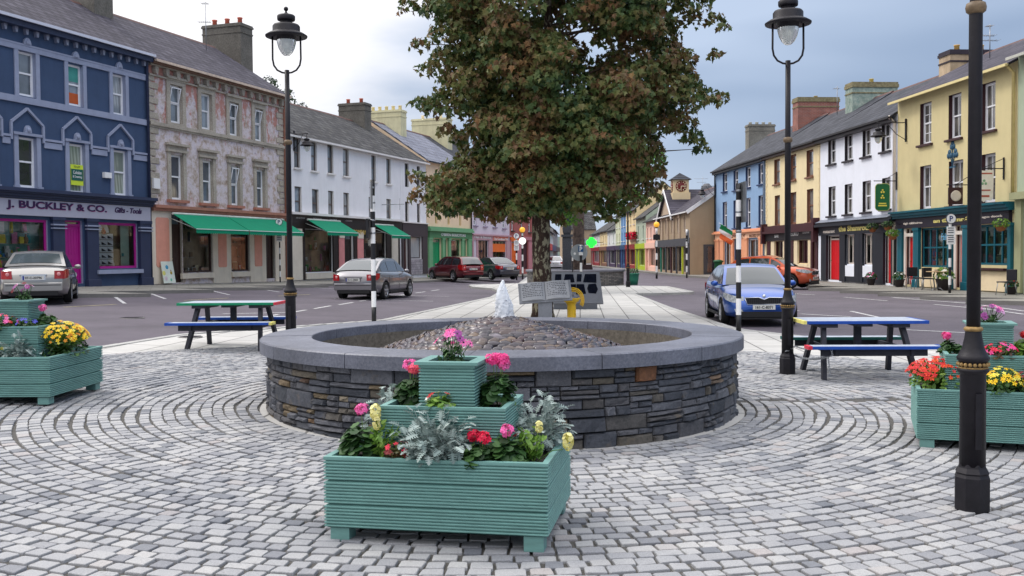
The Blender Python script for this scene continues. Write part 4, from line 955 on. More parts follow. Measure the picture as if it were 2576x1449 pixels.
    def chimney(s, X, w, d, h, mat, pots=(3, (190, 100, 80)), sink=.9, capm=None, cap=.16, yc=None, u=None, potm=None, poth=.32):
        yc = s.depth/2 if yc is None else yc
        if u is None: u, _ = s.row.uz(X, 200, -yc); u -= s.ua
        zt = s.H+s.rise; m = MB(); m.box(u-w/2, u+w/2, yc-d/2, yc+d/2, zt-sink, zt+h); c = m.build('chimney', mat, s.t)
        m = MB(); m.box(u-w/2-.05, u+w/2+.05, yc-d/2-.05, yc+d/2+.05, zt+h, zt+h+cap*.6); m.box(u-w/2-.02, u+w/2+.02, yc-d/2-.02, yc+d/2+.02, zt+h+cap*.6, zt+h+cap); m.box(u-w/2-.03, u+w/2+.03, yc-d/2-.03, yc+d/2+.03, zt+h-.34, zt+h-.27); m.build('chimney_cap', capm or mat, c)
        pm = potm or paint(pots[1], .8, .15, 6, name='terracotta')
        for k in range(pots[0]):
            m = MB(); y = yc-d/2+d*(k+.5)/pots[0]; m.lathe([(.13, zt+h+cap-.02), (.11, zt+h+cap+poth*.8), (.135, zt+h+cap+poth*.85), (.135, zt+h+cap+poth), (.09, zt+h+cap+poth)], 14, c=(u, y, 0)); m.build('chimney_pot', pm, c)
        return c
def strip_line(b, name, pts, w, mat, y0=-.04, y1=-.004, parent=None):
    """raised plaster band along picture points on the facade"""
    m = MB(); L = [b.P(X, Y) for X, Y in pts]
    for (a, c), (d, e) in zip(L[:-1], L[1:]):
        v = Vector((d-a, e-c)); ln = v.length; v.normalize(); n = Vector((-v.y, v.x))*w/2; ex = v*w*.38 if len(L) > 2 else v*0
        q = [(a-ex.x+n.x, c-ex.y+n.y), (a-ex.x-n.x, c-ex.y-n.y), (d+ex.x-n.x, e+ex.y-n.y), (d+ex.x+n.x, e+ex.y+n.y)]; m.prism(q, y0+random.uniform(0, .003), y1)
    return m.build(name, mat, parent or b.t)

PANE = [mat_glass((.10, .12, .14)), mat_glass((.13, .15, .17), (.34, .36, .37)), mat_glass((.07, .08, .10), (.30, .30, .28)), mat_glass((.16, .19, .22))]
PANE_D = [mat_glass((.035, .035, .04)), mat_glass((.05, .05, .055), (.20, .19, .17))]
PANE_L = mat_glass((.40, .42, .44), (.55, .57, .58)); PANE_G = mat_glass((.20, .24, .20), (.42, .47, .40))
SL_PURP = mat_slate((.046, .042, .058), (.085, .078, .10), .45, .36); SL_GREY = mat_slate((.040, .040, .044), (.095, .094, .096), .45, .36, moss=.45, name='mossy_slate'); SL_BLUE = mat_slate((.040, .043, .054), (.075, .078, .094), .45, .36); SL_LT = mat_slate((.19, .20, .25), (.23, .24, .29), .5, .5)

# ------------------------------------------------------------------ left 1: dark blue gift shop
NAVY = paint((58, 78, 110), .75, .08, 1.4, bump=.25, dirt=.25); NAVYD = paint((44, 54, 82), .5, .1, 2); LTRIM = paint((148, 156, 180), .7, .08, 2, dirt=.2); MAG = paint((168, 22, 128), .45, .08, 3); SIGN_L = paint((176, 176, 192), .5, .04, 2)
b = Bld(RL, 'shop_house', 'dark blue three storey gift shop with pale plaster bands and magenta door', 'building', -70, 379, .60, 9.82, 8.0, 2.45, NAVY, LTRIM, SL_PURP, over=.32)
PINS = paint((190, 90, 40), .7, .1, 3)
for i, (a, c, d, e) in enumerate([(-58, -18, 93, 215), (43.6, 88, 126, 238), (169, 207, 159, 263), (281, 314, 184, 286)]):
    w, r = b.window(a, c, d, e, pane=[PANE[0], PANE[0], PANE[3], PANE[1]][i], fr=.07)
    if i == 2:
        m = MB(); x0, x1, z0, z1 = r; h = z1-z0; m.box(x0+.085, x1-.085, .118, .126, z0+.1, z0+h*.32); o = m.build('orange_blind', PINS, w); m = MB(); m.box(x0+.085, x1-.085, .118, .126, z0+h*.6, z1-.08); m.build('green_blind', paint((70, 150, 140), .7, .1, 3), w)
        for ob in (w,):
            pass
    u0, u1, z0, z1 = r
    m = MB(); n = 9; m.prism([(u0+(u1-u0)/2+.16*cos(pi*k/n), z1+.24+.24*sin(pi*k/n)) for k in range(n+1)], -.09, -.004); m.prism([(u0+(u1-u0)/2+.09*cos(pi*k/n), z1+.27+.13*sin(pi*k/n)) for k in range(n+1)], -.12, -.088); m.build('keystone', LTRIM, b.t)
    m = MB(); m.box(u0-.17, u0-.005, -.05, -.004, z0-.2, z1+.1); m.box(u1+.005, u1+.17, -.05, -.004, z0-.2, z1+.1); m.build('window_surround', LTRIM, b.t)
r0 = b.holes[1]; m = MB(); m.box(0, b.W-.02, -.06, -.004, r0[3]+.02, r0[3]+.25); m.box(0, b.W-.02, -.075, -.004, r0[3]+.19, r0[3]+.25); m.build('plaster_band', LTRIM, b.t); m = MB(); m.box(0, b.W-.02, -.07, -.004, r0[2]-.26, r0[2]-.04); m.build('plaster_band', LTRIM, b.t)
for i, (a, c, d, e) in enumerate([(-60, -16, 325, 463), (44, 91, 343, 470), (172, 213, 360, 484), (283.6, 320, 376, 490)]):
    w, r = b.window(a, c, d, e, pane=[PANE_D[0], PANE_D[0], PANE_G, PANE_G][i], fr=.07); u0, u1, z0, z1 = r; uc = (u0+u1)/2
    m = MB(); m.box(u0-.18, u0-.005, -.05, -.004, z0+.05, z1+.06); m.box(u1+.005, u1+.18, -.05, -.004, z0+.05, z1+.06); m.box(u0-.22, u1+.22, -.09, -.004, z1+.06, z1+.15); m.box(u0-.23, u0-.005, -.08, -.004, z0-.3, z0+.05); m.box(u1+.005, u1+.23, -.08, -.004, z0-.3, z0+.05); m.build('window_surround', LTRIM, b.t)
    m = MB(); n = 9; m.prism([(uc+.14*cos(pi*k/n), z1+.15+.26*sin(pi*k/n)) for k in range(n+1)], -.10, -.004); m.ball((uc, -.11, z1+.25), .08, 10, 6, sc=(1, .5, 1)); m.build('keystone', LTRIM, b.t)
    m = MB(); wd = .075; hw = (u1-u0)/2+.30
    P = [(uc-hw, z1-.12), (uc-hw, z1+.46), (uc, z1+.98), (uc+hw, z1+.46), (uc+hw, z1-.12)]
    for (x0, y0), (x1, y1) in zip(P[:-1], P[1:]): m.beam((x0, -.045, y0), (x1, -.045, y1), wd, .08, up=(0, 0, 1) if abs(x1-x0) > .01 else (1, 0, 0))
    m.build('pediment_moulding', LTRIM, b.t)
    if i == 2:   # estate agent board in the lower pane
        m = MB(); bd = MB(); bd.box(u0+.06, u1-.10, -.02, -.005, z0+.28, z0+1.02); sgn = bd.build('letting_sign', paint((205, 225, 60), .5, .03, 3), w, label='yellow and green letting sign')
        bd = MB(); bd.box(u0+.08, u1-.12, -.03, -.021, z0+.45, z0+.86); bd.build('sign_panel', paint((20, 90, 80), .5, .03, 3), w)
        text_obj('lettering', 'TO LET', paint((20, 60, 60), .5, 0, 3), w, u0+.2, u1-.25, z0+.91, z0+.98, -.022, .006); text_obj('lettering', 'Cohalan', WHITE, w, u0+.16, u1-.2, z0+.68, z0+.80, -.031, .006); text_obj('lettering', '& Downing', WHITE, w, u0+.14, u1-.18, z0+.52, z0+.63, -.031, .006)
r1 = b.holes[5]; zb1 = r1[3]+.02
segs = []; hw = .55
edges = [0]+[v for q in b.holes[4:8] for v in (q[0]-.34, q[1]+.34)]+[b.W-.02]
for k in range(0, len(edges), 2):
    m = MB()
    if edges[k+1]-edges[k] > .05: m.box(edges[k], edges[k+1], -.08, -.004, zb1-.06, zb1+.02); m.box(edges[k], edges[k+1], -.05, -.004, zb1-.30, zb1-.09); m.build('plaster_band', LTRIM, b.t)
ucs = [b.P(X, Y)[0] for X, Y in ((7, 70), (358, 150))]; SC = paint((130, 136, 158), .25, .12, 8, spec=.7)
for k in range(-3, 16):
    u = ucs[0]+(ucs[1]-ucs[0])*k/15
    if u < .1: continue
    m = MB(); z = b.H-.62; z += .06; m.prism([(u-.075, z+.36), (u-.075, z+.2), (u-.04, z-.02), (u+.04, z-.02), (u+.075, z+.2), (u+.075, z+.36)], -.13, -.004); m.ball((u, -.12, z+.25), .085, 8, 6, sc=(.9, .7, 1)); m.ball((u, -.08, z+.06), .055, 8, 6, sc=(.8, .8, 1)); m.build('eaves_bracket', SC, b.t)
b.gutter(paint((205, 208, 222), .4, .05, 3), fascia=NAVYD, fh=.22)
# shopfront
r = b.L(0, 370, 496, 541); zs0, zs1 = r[2]+.02, r[3]
m = MB(); m.box(0, b.W-.12, -.14, -.06, zs0, zs1-.02); m.build('sign_board', SIGN_L, b.t)
m = MB()
for k, (y, z0, z1) in enumerate(((-.20, 0, .07), (-.26, .07, .16), (-.34, .16, .22), (-.42, .22, .34))): m.box(0, b.W-.03, y, -.004, zs1+z0, zs1+z1-.002)
m.build('cornice', NAVYD, b.t)
DKP = paint((52, 20, 74), .5, .05, 3); EDGE = paint((200, 40, 140), .5, .05, 3)
b.text('J. BUCKLEY & CO.', EDGE, 8.5, 261.5, 503, 527, -.141, name='lettering_shadow', bold=.02, depth=.006); b.text('J. BUCKLEY & CO.', DKP, 7, 260, 502, 526, -.148, bold=.022, depth=.02)
b.text('Gifts - Tools', DKP, 281, 349, 521, 535, -.141, shear=.3, bold=.03)
def pilaster(b, X0, X1, top, mat, stripe=None, base=True, y=-.16, local=None):
    a, c = local if local else (b.P(X0, 620)[0], b.P(X1, 620)[0]); m = MB(); m.box(a+.03, c-.03, y+.03, -.004, 0, top-.02); m.box(a, c, y-.02, -.004, -.3, .28, bev=.01); m.box(a, c, y, -.004, top-.12, top-.002); m.build('pilaster', mat, b.t)
    if stripe:
        m = MB(); m.box(a-.01, c+.01, y-.03, y+.1, top-.30, top-.25); m.box(a-.01, c+.01, y-.03, y+.1, top-.42, top-.38); m.build('pilaster_band', stripe, b.t)
for X0, X1 in ((-60, -28), (126, 159), (212, 244), (346, 376)): pilaster(b, X0, X1, zs0, NAVYD, LTRIM)
dr = b.L(157, 208, 566, 715); b.door(0, 0, 0, 0, MAG, local=dr, transom=zs0-.1, panels=0, glass=PANE_D[0])
WR = b.L(0, 120, 540, 665); zw0, zw1 = b.L(241, 342, 549, 676)[2:]
w, r = b.shopwin(0, 0, 0, 0, MAG, local=(b.P(-24, 600)[0], b.P(120, 600)[0], zw0, zs0-.12), back=paint((110, 160, 152), .8, .4, 1.5), cols=['T', 'B', 'R', 'W', 'Y', 'N', 'P', 'G'], n=46, fr=.09)
w, r = b.shopwin(0, 0, 0, 0, MAG, local=(b.P(241, 600)[0], b.P(345, 600)[0], zw0, zs0-.12), back=paint((128, 118, 88), .9, .25, 1.2), cols=['W', 'R', 'T', 'C'], n=5, fr=.09)
x0, x1, z0, z1 = r; m = MB(); du = (x1-x0)
for i in range(5):
    for j in range(3):
        xx = x0+du*.10+du*.145*j; zz = z0+.12+i*.245; m.box(xx, xx+du*.14, .25, .40, zz, zz+.22, 0); m.prism([(xx+.02, zz+.04), (xx+du*.125, zz+.04), (xx+.02, zz+.15)], .235, .249, 1)
m.prism([(x0+du*(.30+.15*cos(pi*k/8)), z0+1.36+.42*sin(pi*k/8)) for k in range(9)], .28, .34, 0); m.build('display_boxes', [paint((225, 228, 228), .5, .05, 4), paint((40, 38, 44), .6, .1, 4)], w, label='white card display boxes stacked in rows')
m = MB(); m.box(x1-du*.26, x1-.12, .30, .32, z0+.1, z1-.1); m.build('display_panel', paint((170, 195, 175), .7, .1, 2), w)
b.slab('sill', 0, 0, 0, 0, LTRIM, -.2, -.004, local=(r[0]-.1, r[1]+.1, r[2]-.2, r[2]-.05)); r = b.holes[-2]; b.slab('sill', 0, 0, 0, 0, LTRIM, -.2, -.004, local=(r[0]-.1, r[1]+.1, r[2]-.2, r[2]-.05))
b.slab('alarm_box', 257, 275, 433, 447, WHITE, -.12, -.004); b.slab('alarm_box', 380, 396, 448, 474, WHITE, -.14, -.02)
b.finish(); b.pipe(0, NAVYD, u=b.W-.12, r=.06)
STK = mat_speckle('dark_chimney_render', (.10, .092, .08), (.16, .15, .13), 14, .95, .6, .3)
b.chimney(0, 1.1, 1.5, 1.9, STK, u=b.row.uz(225, 30, -4)[0]-b.ua, pots=(4, (190, 100, 80)), sink=1.3)

# ------------------------------------------------------------------ left 2: peeling stone shop
OS = mat_oldstucco(); OST = mat_speckle('worn_stone_trim', (.30, .265, .215), (.45, .41, .35), 22, .9, .5, .2); CREAM = paint((226, 214, 196), .7, .05, 2, dirt=.3); PKP = paint((226, 158, 138), .7, .06, 3, dirt=.15); BRN = paint((58, 38, 34), .5, .15, 3); PKL = paint((168, 116, 98), .7, .12, 3, dirt=.4)
b = Bld(RL, 'shop_house', 'three storey shop with peeling grey and pink plaster above green awnings', 'building', 379.5, 718.5, .60, 9.70, 8.0, 2.5, OS, OST, SL_PURP, over=.35)
for i, (a, c, d, e) in enumerate([(424.8, 456, 211, 307), (503, 531, 232.5, 323), (574, 599, 255, 339), (638, 660, 271, 353)]):
    w, r = b.window(a, c, d, e, fr=.08, tilt=(i != 1), pane=PANE[(0, 3, 0, 3)[i]]); u0, u1, z0, z1 = r
    m = MB(); m.box(u0-.22, u0-.004, -.07, -.004, z0-.28, z1+.22); m.box(u1+.004, u1+.22, -.07, -.004, z0-.28, z1+.22); m.box(u0-.004, u1+.004, -.07, -.004, z1+.005, z1+.22); m.box(u0-.27, u1+.27, -.16, -.004, z1+.22, z1+.32); m.box(u0-.004, u1+.004, -.08, -.004, z0-.16, z0-.005); m.build('window_surround', OST, b.t)
for i, (a, c, d, e) in enumerate([(427, 459, 387.5, 501.5), (506.6, 534, 402, 510), (578, 601, 415.4, 516), (643, 664.5, 425.5, 521.6)]):
    w, r = b.window(a, c, d, e, fr=.08, tilt=(i == 2), pane=PANE[(2, 0, 3, 0)[i]]); u0, u1, z0, z1 = r
    m = MB(); m.box(u0-.2, u0-.004, -.07, -.004, z0-.1, z1+.1); m.box(u1+.004, u1+.2, -.07, -.004, z0-.1, z1+.1); m.box(u0-.26, u1+.26, -.14, -.004, z1+.10, z1+.2); m.box(u0-.22, u1+.22, -.09, -.004, z1+.2, z1+.36); m.box(u0-.3, u1+.3, -.2, -.004, z1+.36, z1+.46); m.build('window_surround', OST, b.t)
    m = MB(); m.box(u0-.25, u1+.25, -.16, .08, z0-.12, z0-.004); m.build('sill', PKL, b.t)
ra, rb = b.P(382, 308.6)[1], b.P(382, 515.9)[1]
m = MB(); m.box(0, b.W-.02, -.12, -.004, ra-.09, ra+.05); m.box(0, b.W-.02, -.07, -.004, ra-.17, ra-.09); m.build('string_course', OST, b.t)
m = MB(); m.box(0, b.W-.02, -.28, -.004, rb-.10, rb+.02); m.box(0, b.W-.02, -.18, -.004, rb-.22, rb-.10); m.build('ledge', PKL, b.t)
for sd in (0, 1):
    m = MB()
    for k in range(19):
        z = 3.35+k*.30; L = .55 if k % 2 else .35
        if z > b.H-.7: break
        if sd: m.box(b.W-.15-L, b.W-.13, -.045, -.004, z, z+.25, bev=.012)
        else: m.box(.0, L, -.045, -.004, z, z+.25, bev=.012)
    m.build('quoins', OST, b.t)
m = MB(); m.box(0, b.W-.02, -.2, -.004, b.H-.35, b.H-.12); m.box(0, b.W-.02, -.1, -.004, b.H-.75, b.H-.68)
m.build('cornice', OST, b.t)
for k in range(15):
    u = .35+(b.W-.7)*k/14; m = MB(); m.prism([(u-.1, b.H-.36), (u-.1, b.H-.52), (u-.05, b.H-.64), (u+.05, b.H-.64), (u+.1, b.H-.52), (u+.1, b.H-.36)], -.19, -.004); m.build('eaves_bracket', OST, b.t)
b.gutter(paint((206, 186, 168), .6, .2, 5), fascia=paint((120, 92, 78), .7, .2, 5), fh=.1)
# ground floor
zt = b.L(459, 534, 566, 700)[3]; G0 = 0
b.slab('fascia', 0, 0, 0, 0, mat_speckle('mossy_fascia', (.13, .12, .10), (.26, .24, .21), 8, .9, .3, .3), -.1, -.004, local=(0, b.W-.02, 3.02, rb-.22))
b.slab('ground_floor_render', 0, 0, 0, 0, CREAM, -.05, -.004, local=(0, b.P(430, 620)[0], 0, 3.0)); 
def panelled(X0, X1, base=True):
    a, c = b.P(X0, 620)[0], b.P(X1, 620)[0]; m = MB(); m.box(a, c, -.05, -.004, -.2, 3.0); m.build('pier', CREAM, b.t)
    w = c-a; x0, x1 = a+w*.27, c-w*.27; z0, z1 = .62, 2.55; q = .07; m = MB()
    m.prism([(x0, z0+q), (x0+q*.3, z0+q*.3), (x0+q, z0), (x1-q, z0), (x1-q*.3, z0+q*.3), (x1, z0+q), (x1, z1-q), (x1-q*.3, z1-q*.3), (x1-q, z1), (x0+q, z1), (x0+q*.3, z1-q*.3), (x0, z1-q)], -.07, -.05); m.build('pink_panel', PKP, b.t)
a0, a1 = b.P(390, 620)[0], b.P(423, 620)[0]; m = MB(); q = .07; m.prism([(a0, .75), (a0+q, .68), (a1-q, .68), (a1, .75), (a1, 2.62), (a1-q, 2.69), (a0+q, 2.69), (a0, 2.62)], -.07, -.05); m.build('pink_panel', PKP, b.t)
panelled(534, 579); panelled(627, 667)
b.slab('pier', 0, 0, 0, 0, CREAM, -.05, -.004, local=(b.P(690, 620)[0], b.W-.02, -.2, 3.0))
b.door(0, 0, 0, 0, BRN, local=(b.P(430.6, 620)[0], b.P(458, 620)[0], 0.02, 2.4), transom=3.0)
w, r = b.shopwin(0, 0, 0, 0, BRN, local=(b.P(460, 620)[0], b.P(533.5, 620)[0], .42, 2.95), back=paint((168, 150, 126), .9, .35, 1.0), cols=['W', 'N', 'C', 'K'], n=24, fr=.07)
b.slab('sill', 0, 0, 0, 0, CREAM, -.12, -.004, local=(r[0]-.2, r[1]+.02, r[2]-.25, r[2]-.03))
w, r = b.shopwin(0, 0, 0, 0, BRN, local=(b.P(579.5, 620)[0], b.P(626.5, 620)[0], .42, 2.95), back=paint((186, 142, 118), .9, .35, 1.0), cols=['C', 'N', 'R', 'W'], n=12, fr=.07)
b.slab('sill', 0, 0, 0, 0, CREAM, -.12, -.004, local=(r[0]-.02, r[1]+.02, r[2]-.25, r[2]-.03))
b.door(0, 0, 0, 0, BRN, local=(b.P(667.5, 620)[0], b.P(689.5, 620)[0], 0.02, 2.4), transom=3.0)
AWN = paint((6, 132, 98), .75, .06, 3, spec=.2, name='green_canvas'); AWW = paint((225, 235, 230), .7, .05, 3)
def awning(b, u0, u1, zt, drop, out_, label_part='awning'):
    m = MB(); n = 26; y0, y1 = -.3, -.3-out_; zf = zt-drop
    m.add([(u0, y0, zt), (u1, y0, zt), (u1, y1, zf), (u0, y1, zf), (u0, y0, zt-.02), (u1, y0, zt-.02), (u1, y1, zf-.02), (u0, y1, zf-.02)], [(0, 1, 2, 3), (7, 6, 5, 4), (0, 3, 7, 4), (1, 5, 6, 2)])
    du = (u1-u0)/n; vs = []; fs = []
    for k in range(n):
        o = len(vs); a, c = u0+du*k, u0+du*(k+1); vs += [(a, y1-.005, zf), (c, y1-.005, zf), (c, y1-.015, zf-.15), (c-du*.25, y1-.015, zf-.19), (a+du*.25, y1-.015, zf-.19), (a, y1-.015, zf-.15)]; fs.append((o, o+1, o+2, o+3, o+4, o+5))
    m.add(vs, fs); aw = m.build('awning', AWN, b.t)
    m = MB(); m.box(u0, u1, y1-.03, y1-.006, zf-.025, zf+.005); m.build('awning_rail', AWW, aw); m = MB(); m.tube([(u0-.02, -.28, zt+.02), (u1+.02, -.28, zt+.02)], .05, 8)
    for u in (u0+.05, u1-.05): m.tube([(u, -.06, zt-.15), (u, y1, zf-.02)], .016, 5)
    m.build('awning_frame', paint((200, 205, 200), .5, .1, 4), aw); return aw
zA = b.P(436, 538, .3)[1]
ua, ub_, uc = b.P(436, 540, .3)[0], b.P(573, 548, .3)[0], b.P(713, 555, .3)[0]
awning(b, ua, ub_-.03, zA, .62, 1.1); awning(b, ub_+.03, uc, zA, .62, 1.1)
b.finish(); b.pipe(0, PKL, u=b.W-.07, r=.06)
b.chimney(0, 1.05, 2.3, 1.25, STK, u=b.row.uz(573, 130, -4)[0]-b.ua, pots=(3, (196, 104, 84)), sink=1.2, poth=.38)

# ------------------------------------------------------------------ left 3 and 4: white row
WHT = paint((232, 232, 236), .75, .04, 1.2, dirt=.12, bump=.15); BFR = paint((92, 80, 74), .6, .15, 5); WTR = paint((225, 222, 220), .7, .05, 3); SHB = paint((34, 26, 24), .5, .2, 3)
b = Bld(RL, 'shop_house', 'long white three storey house with brown shopfront and two green awnings', 'building', 719, 1008.5, .47, 7.78, 8.0, 2.6, WHT, WTR, SL_GREY, over=.2)
for a, c, d, e in [(739, 755, 345, 421), (782, 797, 355.6, 429), (823.4, 838.6, 363, 435), (862, 878, 372.7, 442), (933.5, 945.7, 389.8, 455.5), (971.5, 983, 398.5, 462)]: b.window(a, c, d, e, frame=BFR, fr=.05, sill=WTR, pane=PANE[random.choice((1, 3, 0))])
for a, c, d, e in [(741, 759, 468, 545.4), (784.7, 801.8, 475, 547.7), (825.3, 839.7, 479.4, 550.4), (863.7, 878.5, 484, 553), (927.4, 943.4, 495, 562), (972, 984, 500, 563.7)]: b.window(a, c, d, e, frame=BFR, fr=.05, sill=WTR, pane=PANE[random.choice((1, 3, 0))])
def U(X, Y=620): return b.P(X, Y)[0]
b.slab('fascia', 0, 0, 0, 0, SHB, -.12, -.004, local=(U(724), b.W-.05, 2.62, 3.30)); b.slab('cornice', 0, 0, 0, 0, WTR, -.3, -.004, local=(U(724), b.W-.05, 3.32, 3.44))
PSW = paint((214, 206, 192), .7, .06, 3); PKW = paint((214, 140, 140), .7, .06, 3)
b.slab('pier', 0, 0, 0, 0, SHB, -.05, -.004, local=(U(722), b.W-.04, 0, .0+.02))
for X0, X1, mt in ((722, 741, PSW), (741, 757, PSW), (757, 765, SHB), (836, 849, SHB), (849, 863, PKW), (863, 865.5, SHB), (888, 896, SHB), (896, 911, PKW), (911, 914, SHB), (970, 982, SHB), (982, 998, PSW), (998, 1004, SHB)):
    a, c = U(X0), U(X1); b.slab('pier', 0, 0, 0, 0, mt, -.07 if mt is SHB else -.10, -.004, local=(a+.004, c-.004, 0, 2.62)); 
    if mt is PKW: b.slab('pier_cap', 0, 0, 0, 0, PSW, -.13, -.102, local=(a+.02, c-.02, 2.2, 2.6))
w, r = b.shopwin(0, 0, 0, 0, SHB, local=(U(765.5), U(835.5), .38, 2.6), back=paint((158, 140, 118), .9, .35, 1.0), cols=['W', 'K', 'G', 'P', 'N'], n=26, fr=.05); b.slab('sill', 0, 0, 0, 0, PSW, -.14, -.004, local=(r[0], r[1], .02, .33))
b.door(0, 0, 0, 0, SHB, local=(U(866), U(887.5), .03, 2.1), transom=2.6, y=.3 if False else .13)
w, r = b.shopwin(0, 0, 0, 0, SHB, local=(U(914.5), U(969.5), .7, 2.6), back=paint((100, 90, 88), .9, .35, 1.0), cols=['W', 'K', 'N'], n=14, fr=.05); b.slab('stall_riser', 0, 0, 0, 0, SHB, -.08, -.004, local=(r[0], r[1], .02, .66))
GLD = paint((200, 170, 90), .4, .1, 6, metal=.2)
b.text('COMPANY', GLD, 882, 924, 577.5, 589, -.121)
zA = b.P(775, 553, .3)[1]; awning(b, b.P(775, 553, .3)[0], b.P(856, 557, .3)[0], zA, .62, 1.1); awning(b, b.P(942, 566, .3)[0], b.P(990, 570, .3)[0], zA-.05, .62, 1.1)
# aerial bracket on the wall
m = MB(); u, z = b.P(960, 515); m.tube([(u, -.02, z), (u, -1.5, z)], .02, 6); m.tube([(u, -1.2, z-.35), (u, -1.2, z+.35)], .012, 5); m.build('wall_bracket', STEEL, b.t)
b.gutter(WTR, fascia=None); b.finish(roof_over_ends=0)
b.chimney(0, .9, 1.9, 1.05, STK, u=b.row.uz(893, 300, -4)[0]-b.ua, pots=(2, (196, 104, 84)), sink=1.0)
YCH = paint((214, 208, 170), .8, .08, 2, dirt=.4)
b = Bld(RL, 'shop_house', 'narrow white house with black framed windows and dark brown shopfront', 'building', 1009, 1073, .46, 7.80, 8.0, 2.55, WHT, WTR, SL_GREY, over=.2)
BLK = paint((30, 28, 32), .5, .1, 4)
for a, c, d, e in [(1018, 1028.4, 410, 469.5), (1048.5, 1057, 417.5, 472), (1019, 1027.7, 506.7, 567.5), (1049, 1057, 512, 569)]: b.window(a, c, d, e, frame=BLK, fr=.07, pane=PANE_D[0], sill=None)
DBR = paint((66, 56, 60), .6, .06, 3); UU = lambda X: b.P(X, 620)[0]
b.slab('fascia', 0, 0, 0, 0, DBR, -.12, -.004, local=(.02, b.W-.02, 2.45, 3.28)); b.slab('cornice', 0, 0, 0, 0, WTR, -.18, -.004, local=(.02, b.W-.02, 3.28, 3.36))
for X0, X1 in ((1009.3, 1013), (1024.5, 1030), (1060, 1072.5)): b.slab('pier', 0, 0, 0, 0, DBR, -.1, -.004, local=(UU(X0), UU(X1), 0, 2.45))
b.door(0, 0, 0, 0, paint((70, 30, 28), .5, .1, 4), local=(UU(1013), UU(1024), .03, 2.1), transom=2.4)
b.window(0, 0, 0, 0, frame=DBR, pane=PANE_L, style='plain', local=(UU(1030.5), UU(1059.5), 1.02, 2.44))
b.slab('stall_riser', 0, 0, 0, 0, mat_brick((.30, .27, .30), (.40, .37, .40), .34, .16, (.12, .11, .12)), -.09, -.004, local=(UU(1030.5), UU(1059.5), .02, .98))
b.gutter(WTR, fascia=None); b.finish()
b.chimney(0, .9, 2.6, 1.25, YCH, u=b.row.uz(973, 330, -4)[0]-b.ua, pots=(5, (220, 205, 160)), sink=1.2)
# ------------------------------------------------------------------ left 5: peach with green shopfront
PEACH = paint((240, 212, 180), .75, .05, 1.5, dirt=.15); GRN = paint((112, 168, 124), .55, .06, 3); GRND = paint((70, 128, 84), .55, .06, 3)
b = Bld(RL, 'office_house', 'peach three storey house with pale green solicitors front', 'building', 1074, 1184.5, .42, 8.0, 8.0, 2.7, PEACH, PEACH, SL_LT, over=.2)
CRW = paint((200, 186, 120), .6, .1, 4)
for X0, X1, a, c in ((1094, 1100.5, 509.7, 562), (1125.7, 1131.5, 513, 565), (1155, 1160.5, 516, 567.6)): b.window(X0, X1, a, c, frame=CRW, fr=.05, pane=PANE_D[1]); b.window(X0, X1, a-84, c-86, frame=CRW, fr=.05, pane=PANE_D[1])
UU = lambda X: b.P(X, 620)[0]; zf0, zf1 = b.L(1080, 1187, 581, 598)[2:]
b.slab('fascia', 0, 0, 0, 0, GRND, -.16, -.004, local=(.1, b.W-.1, zf0, zf1)); m = MB(); m.box(0, b.W-.02, -.3, -.004, zf1, zf1+.16); m.box(0, b.W-.02, -.22, -.004, zf1+.16, zf1+.3); m.build('cornice', GRN, b.t)
b.text("O'BRIEN SOLICITORS", WHITE, 1104, 1165.6, 586.5, 593.5, -.165)
for X0, X1 in ((1075, 1085), (1109, 1116), (1125, 1131), (1158, 1165), (1174, 1183.5)): pilaster(b, X0, X1, zf0, GRN)
b.door(0, 0, 0, 0, paint((0, 150, 95), .4, .1, 4), local=(UU(1085.5), UU(1108.5), .03, 2.1), transom=zf0-.05, glass=PANE_G)
for X0, X1 in ((1116.5, 1124.5), (1131.5, 1157.5), (1165.5, 1173.5)): b.shopwin(0, 0, 0, 0, GRN, local=(UU(X0), UU(X1), .8, zf0-.05), back=paint((150, 140, 120), .9, .3, 1.0), n=4, fr=.07); b.slab('stall_riser', 0, 0, 0, 0, GRN, -.08, -.004, local=(UU(X0), UU(X1), 0, .77))
b.gutter(BLK); b.finish(); b.pipe(0, BRN, u=b.W-.08, r=.06)
b.chimney(0, .9, 3.0, 1.35, YCH, u=b.row.uz(1087, 380, -4)[0]-b.ua, pots=(2, (240, 225, 200)), sink=1.2)
b.chimney(0, .9, 2.2, .7, STK, u=b.row.uz(1143, 400, -4)[0]-b.ua, pots=(3, (220, 205, 160)), sink=1.2)
# ------------------------------------------------------------------ left 6: lilac, left 7: brick red
LIL = paint((212, 202, 214), .75, .04, 1.5, dirt=.1); LFR = paint((190, 150, 160), .6, .08, 3); ORG = paint((232, 110, 40), .6, .06, 3)
b = Bld(RL, 'shop_house', 'lilac three storey house with pink and orange shop signs', 'building', 1185, 1282, .42, 8.0, 8.0, 2.7, LIL, LIL, SL_BLUE, over=.2)
LS = paint((150, 135, 160), .7, .1, 3); UU = lambda X: b.P(X, 620)[0]
for X0, X1, a, c in ((1191, 1199, 521, 567), (1215.6, 1223, 524.5, 569), (1239.5, 1248, 527.6, 571), (1264, 1271.5, 531, 574)): b.window(X0, X1, a, c, fr=.07, sill=LS, bars=(2, 4), pane=PANE_D[1]); b.window(X0, X1, a-76, c-73, fr=.07, sill=LS, bars=(2, 4), pane=PANE_D[1])
zf0, zf1 = b.L(1188, 1280, 592, 603)[2:]
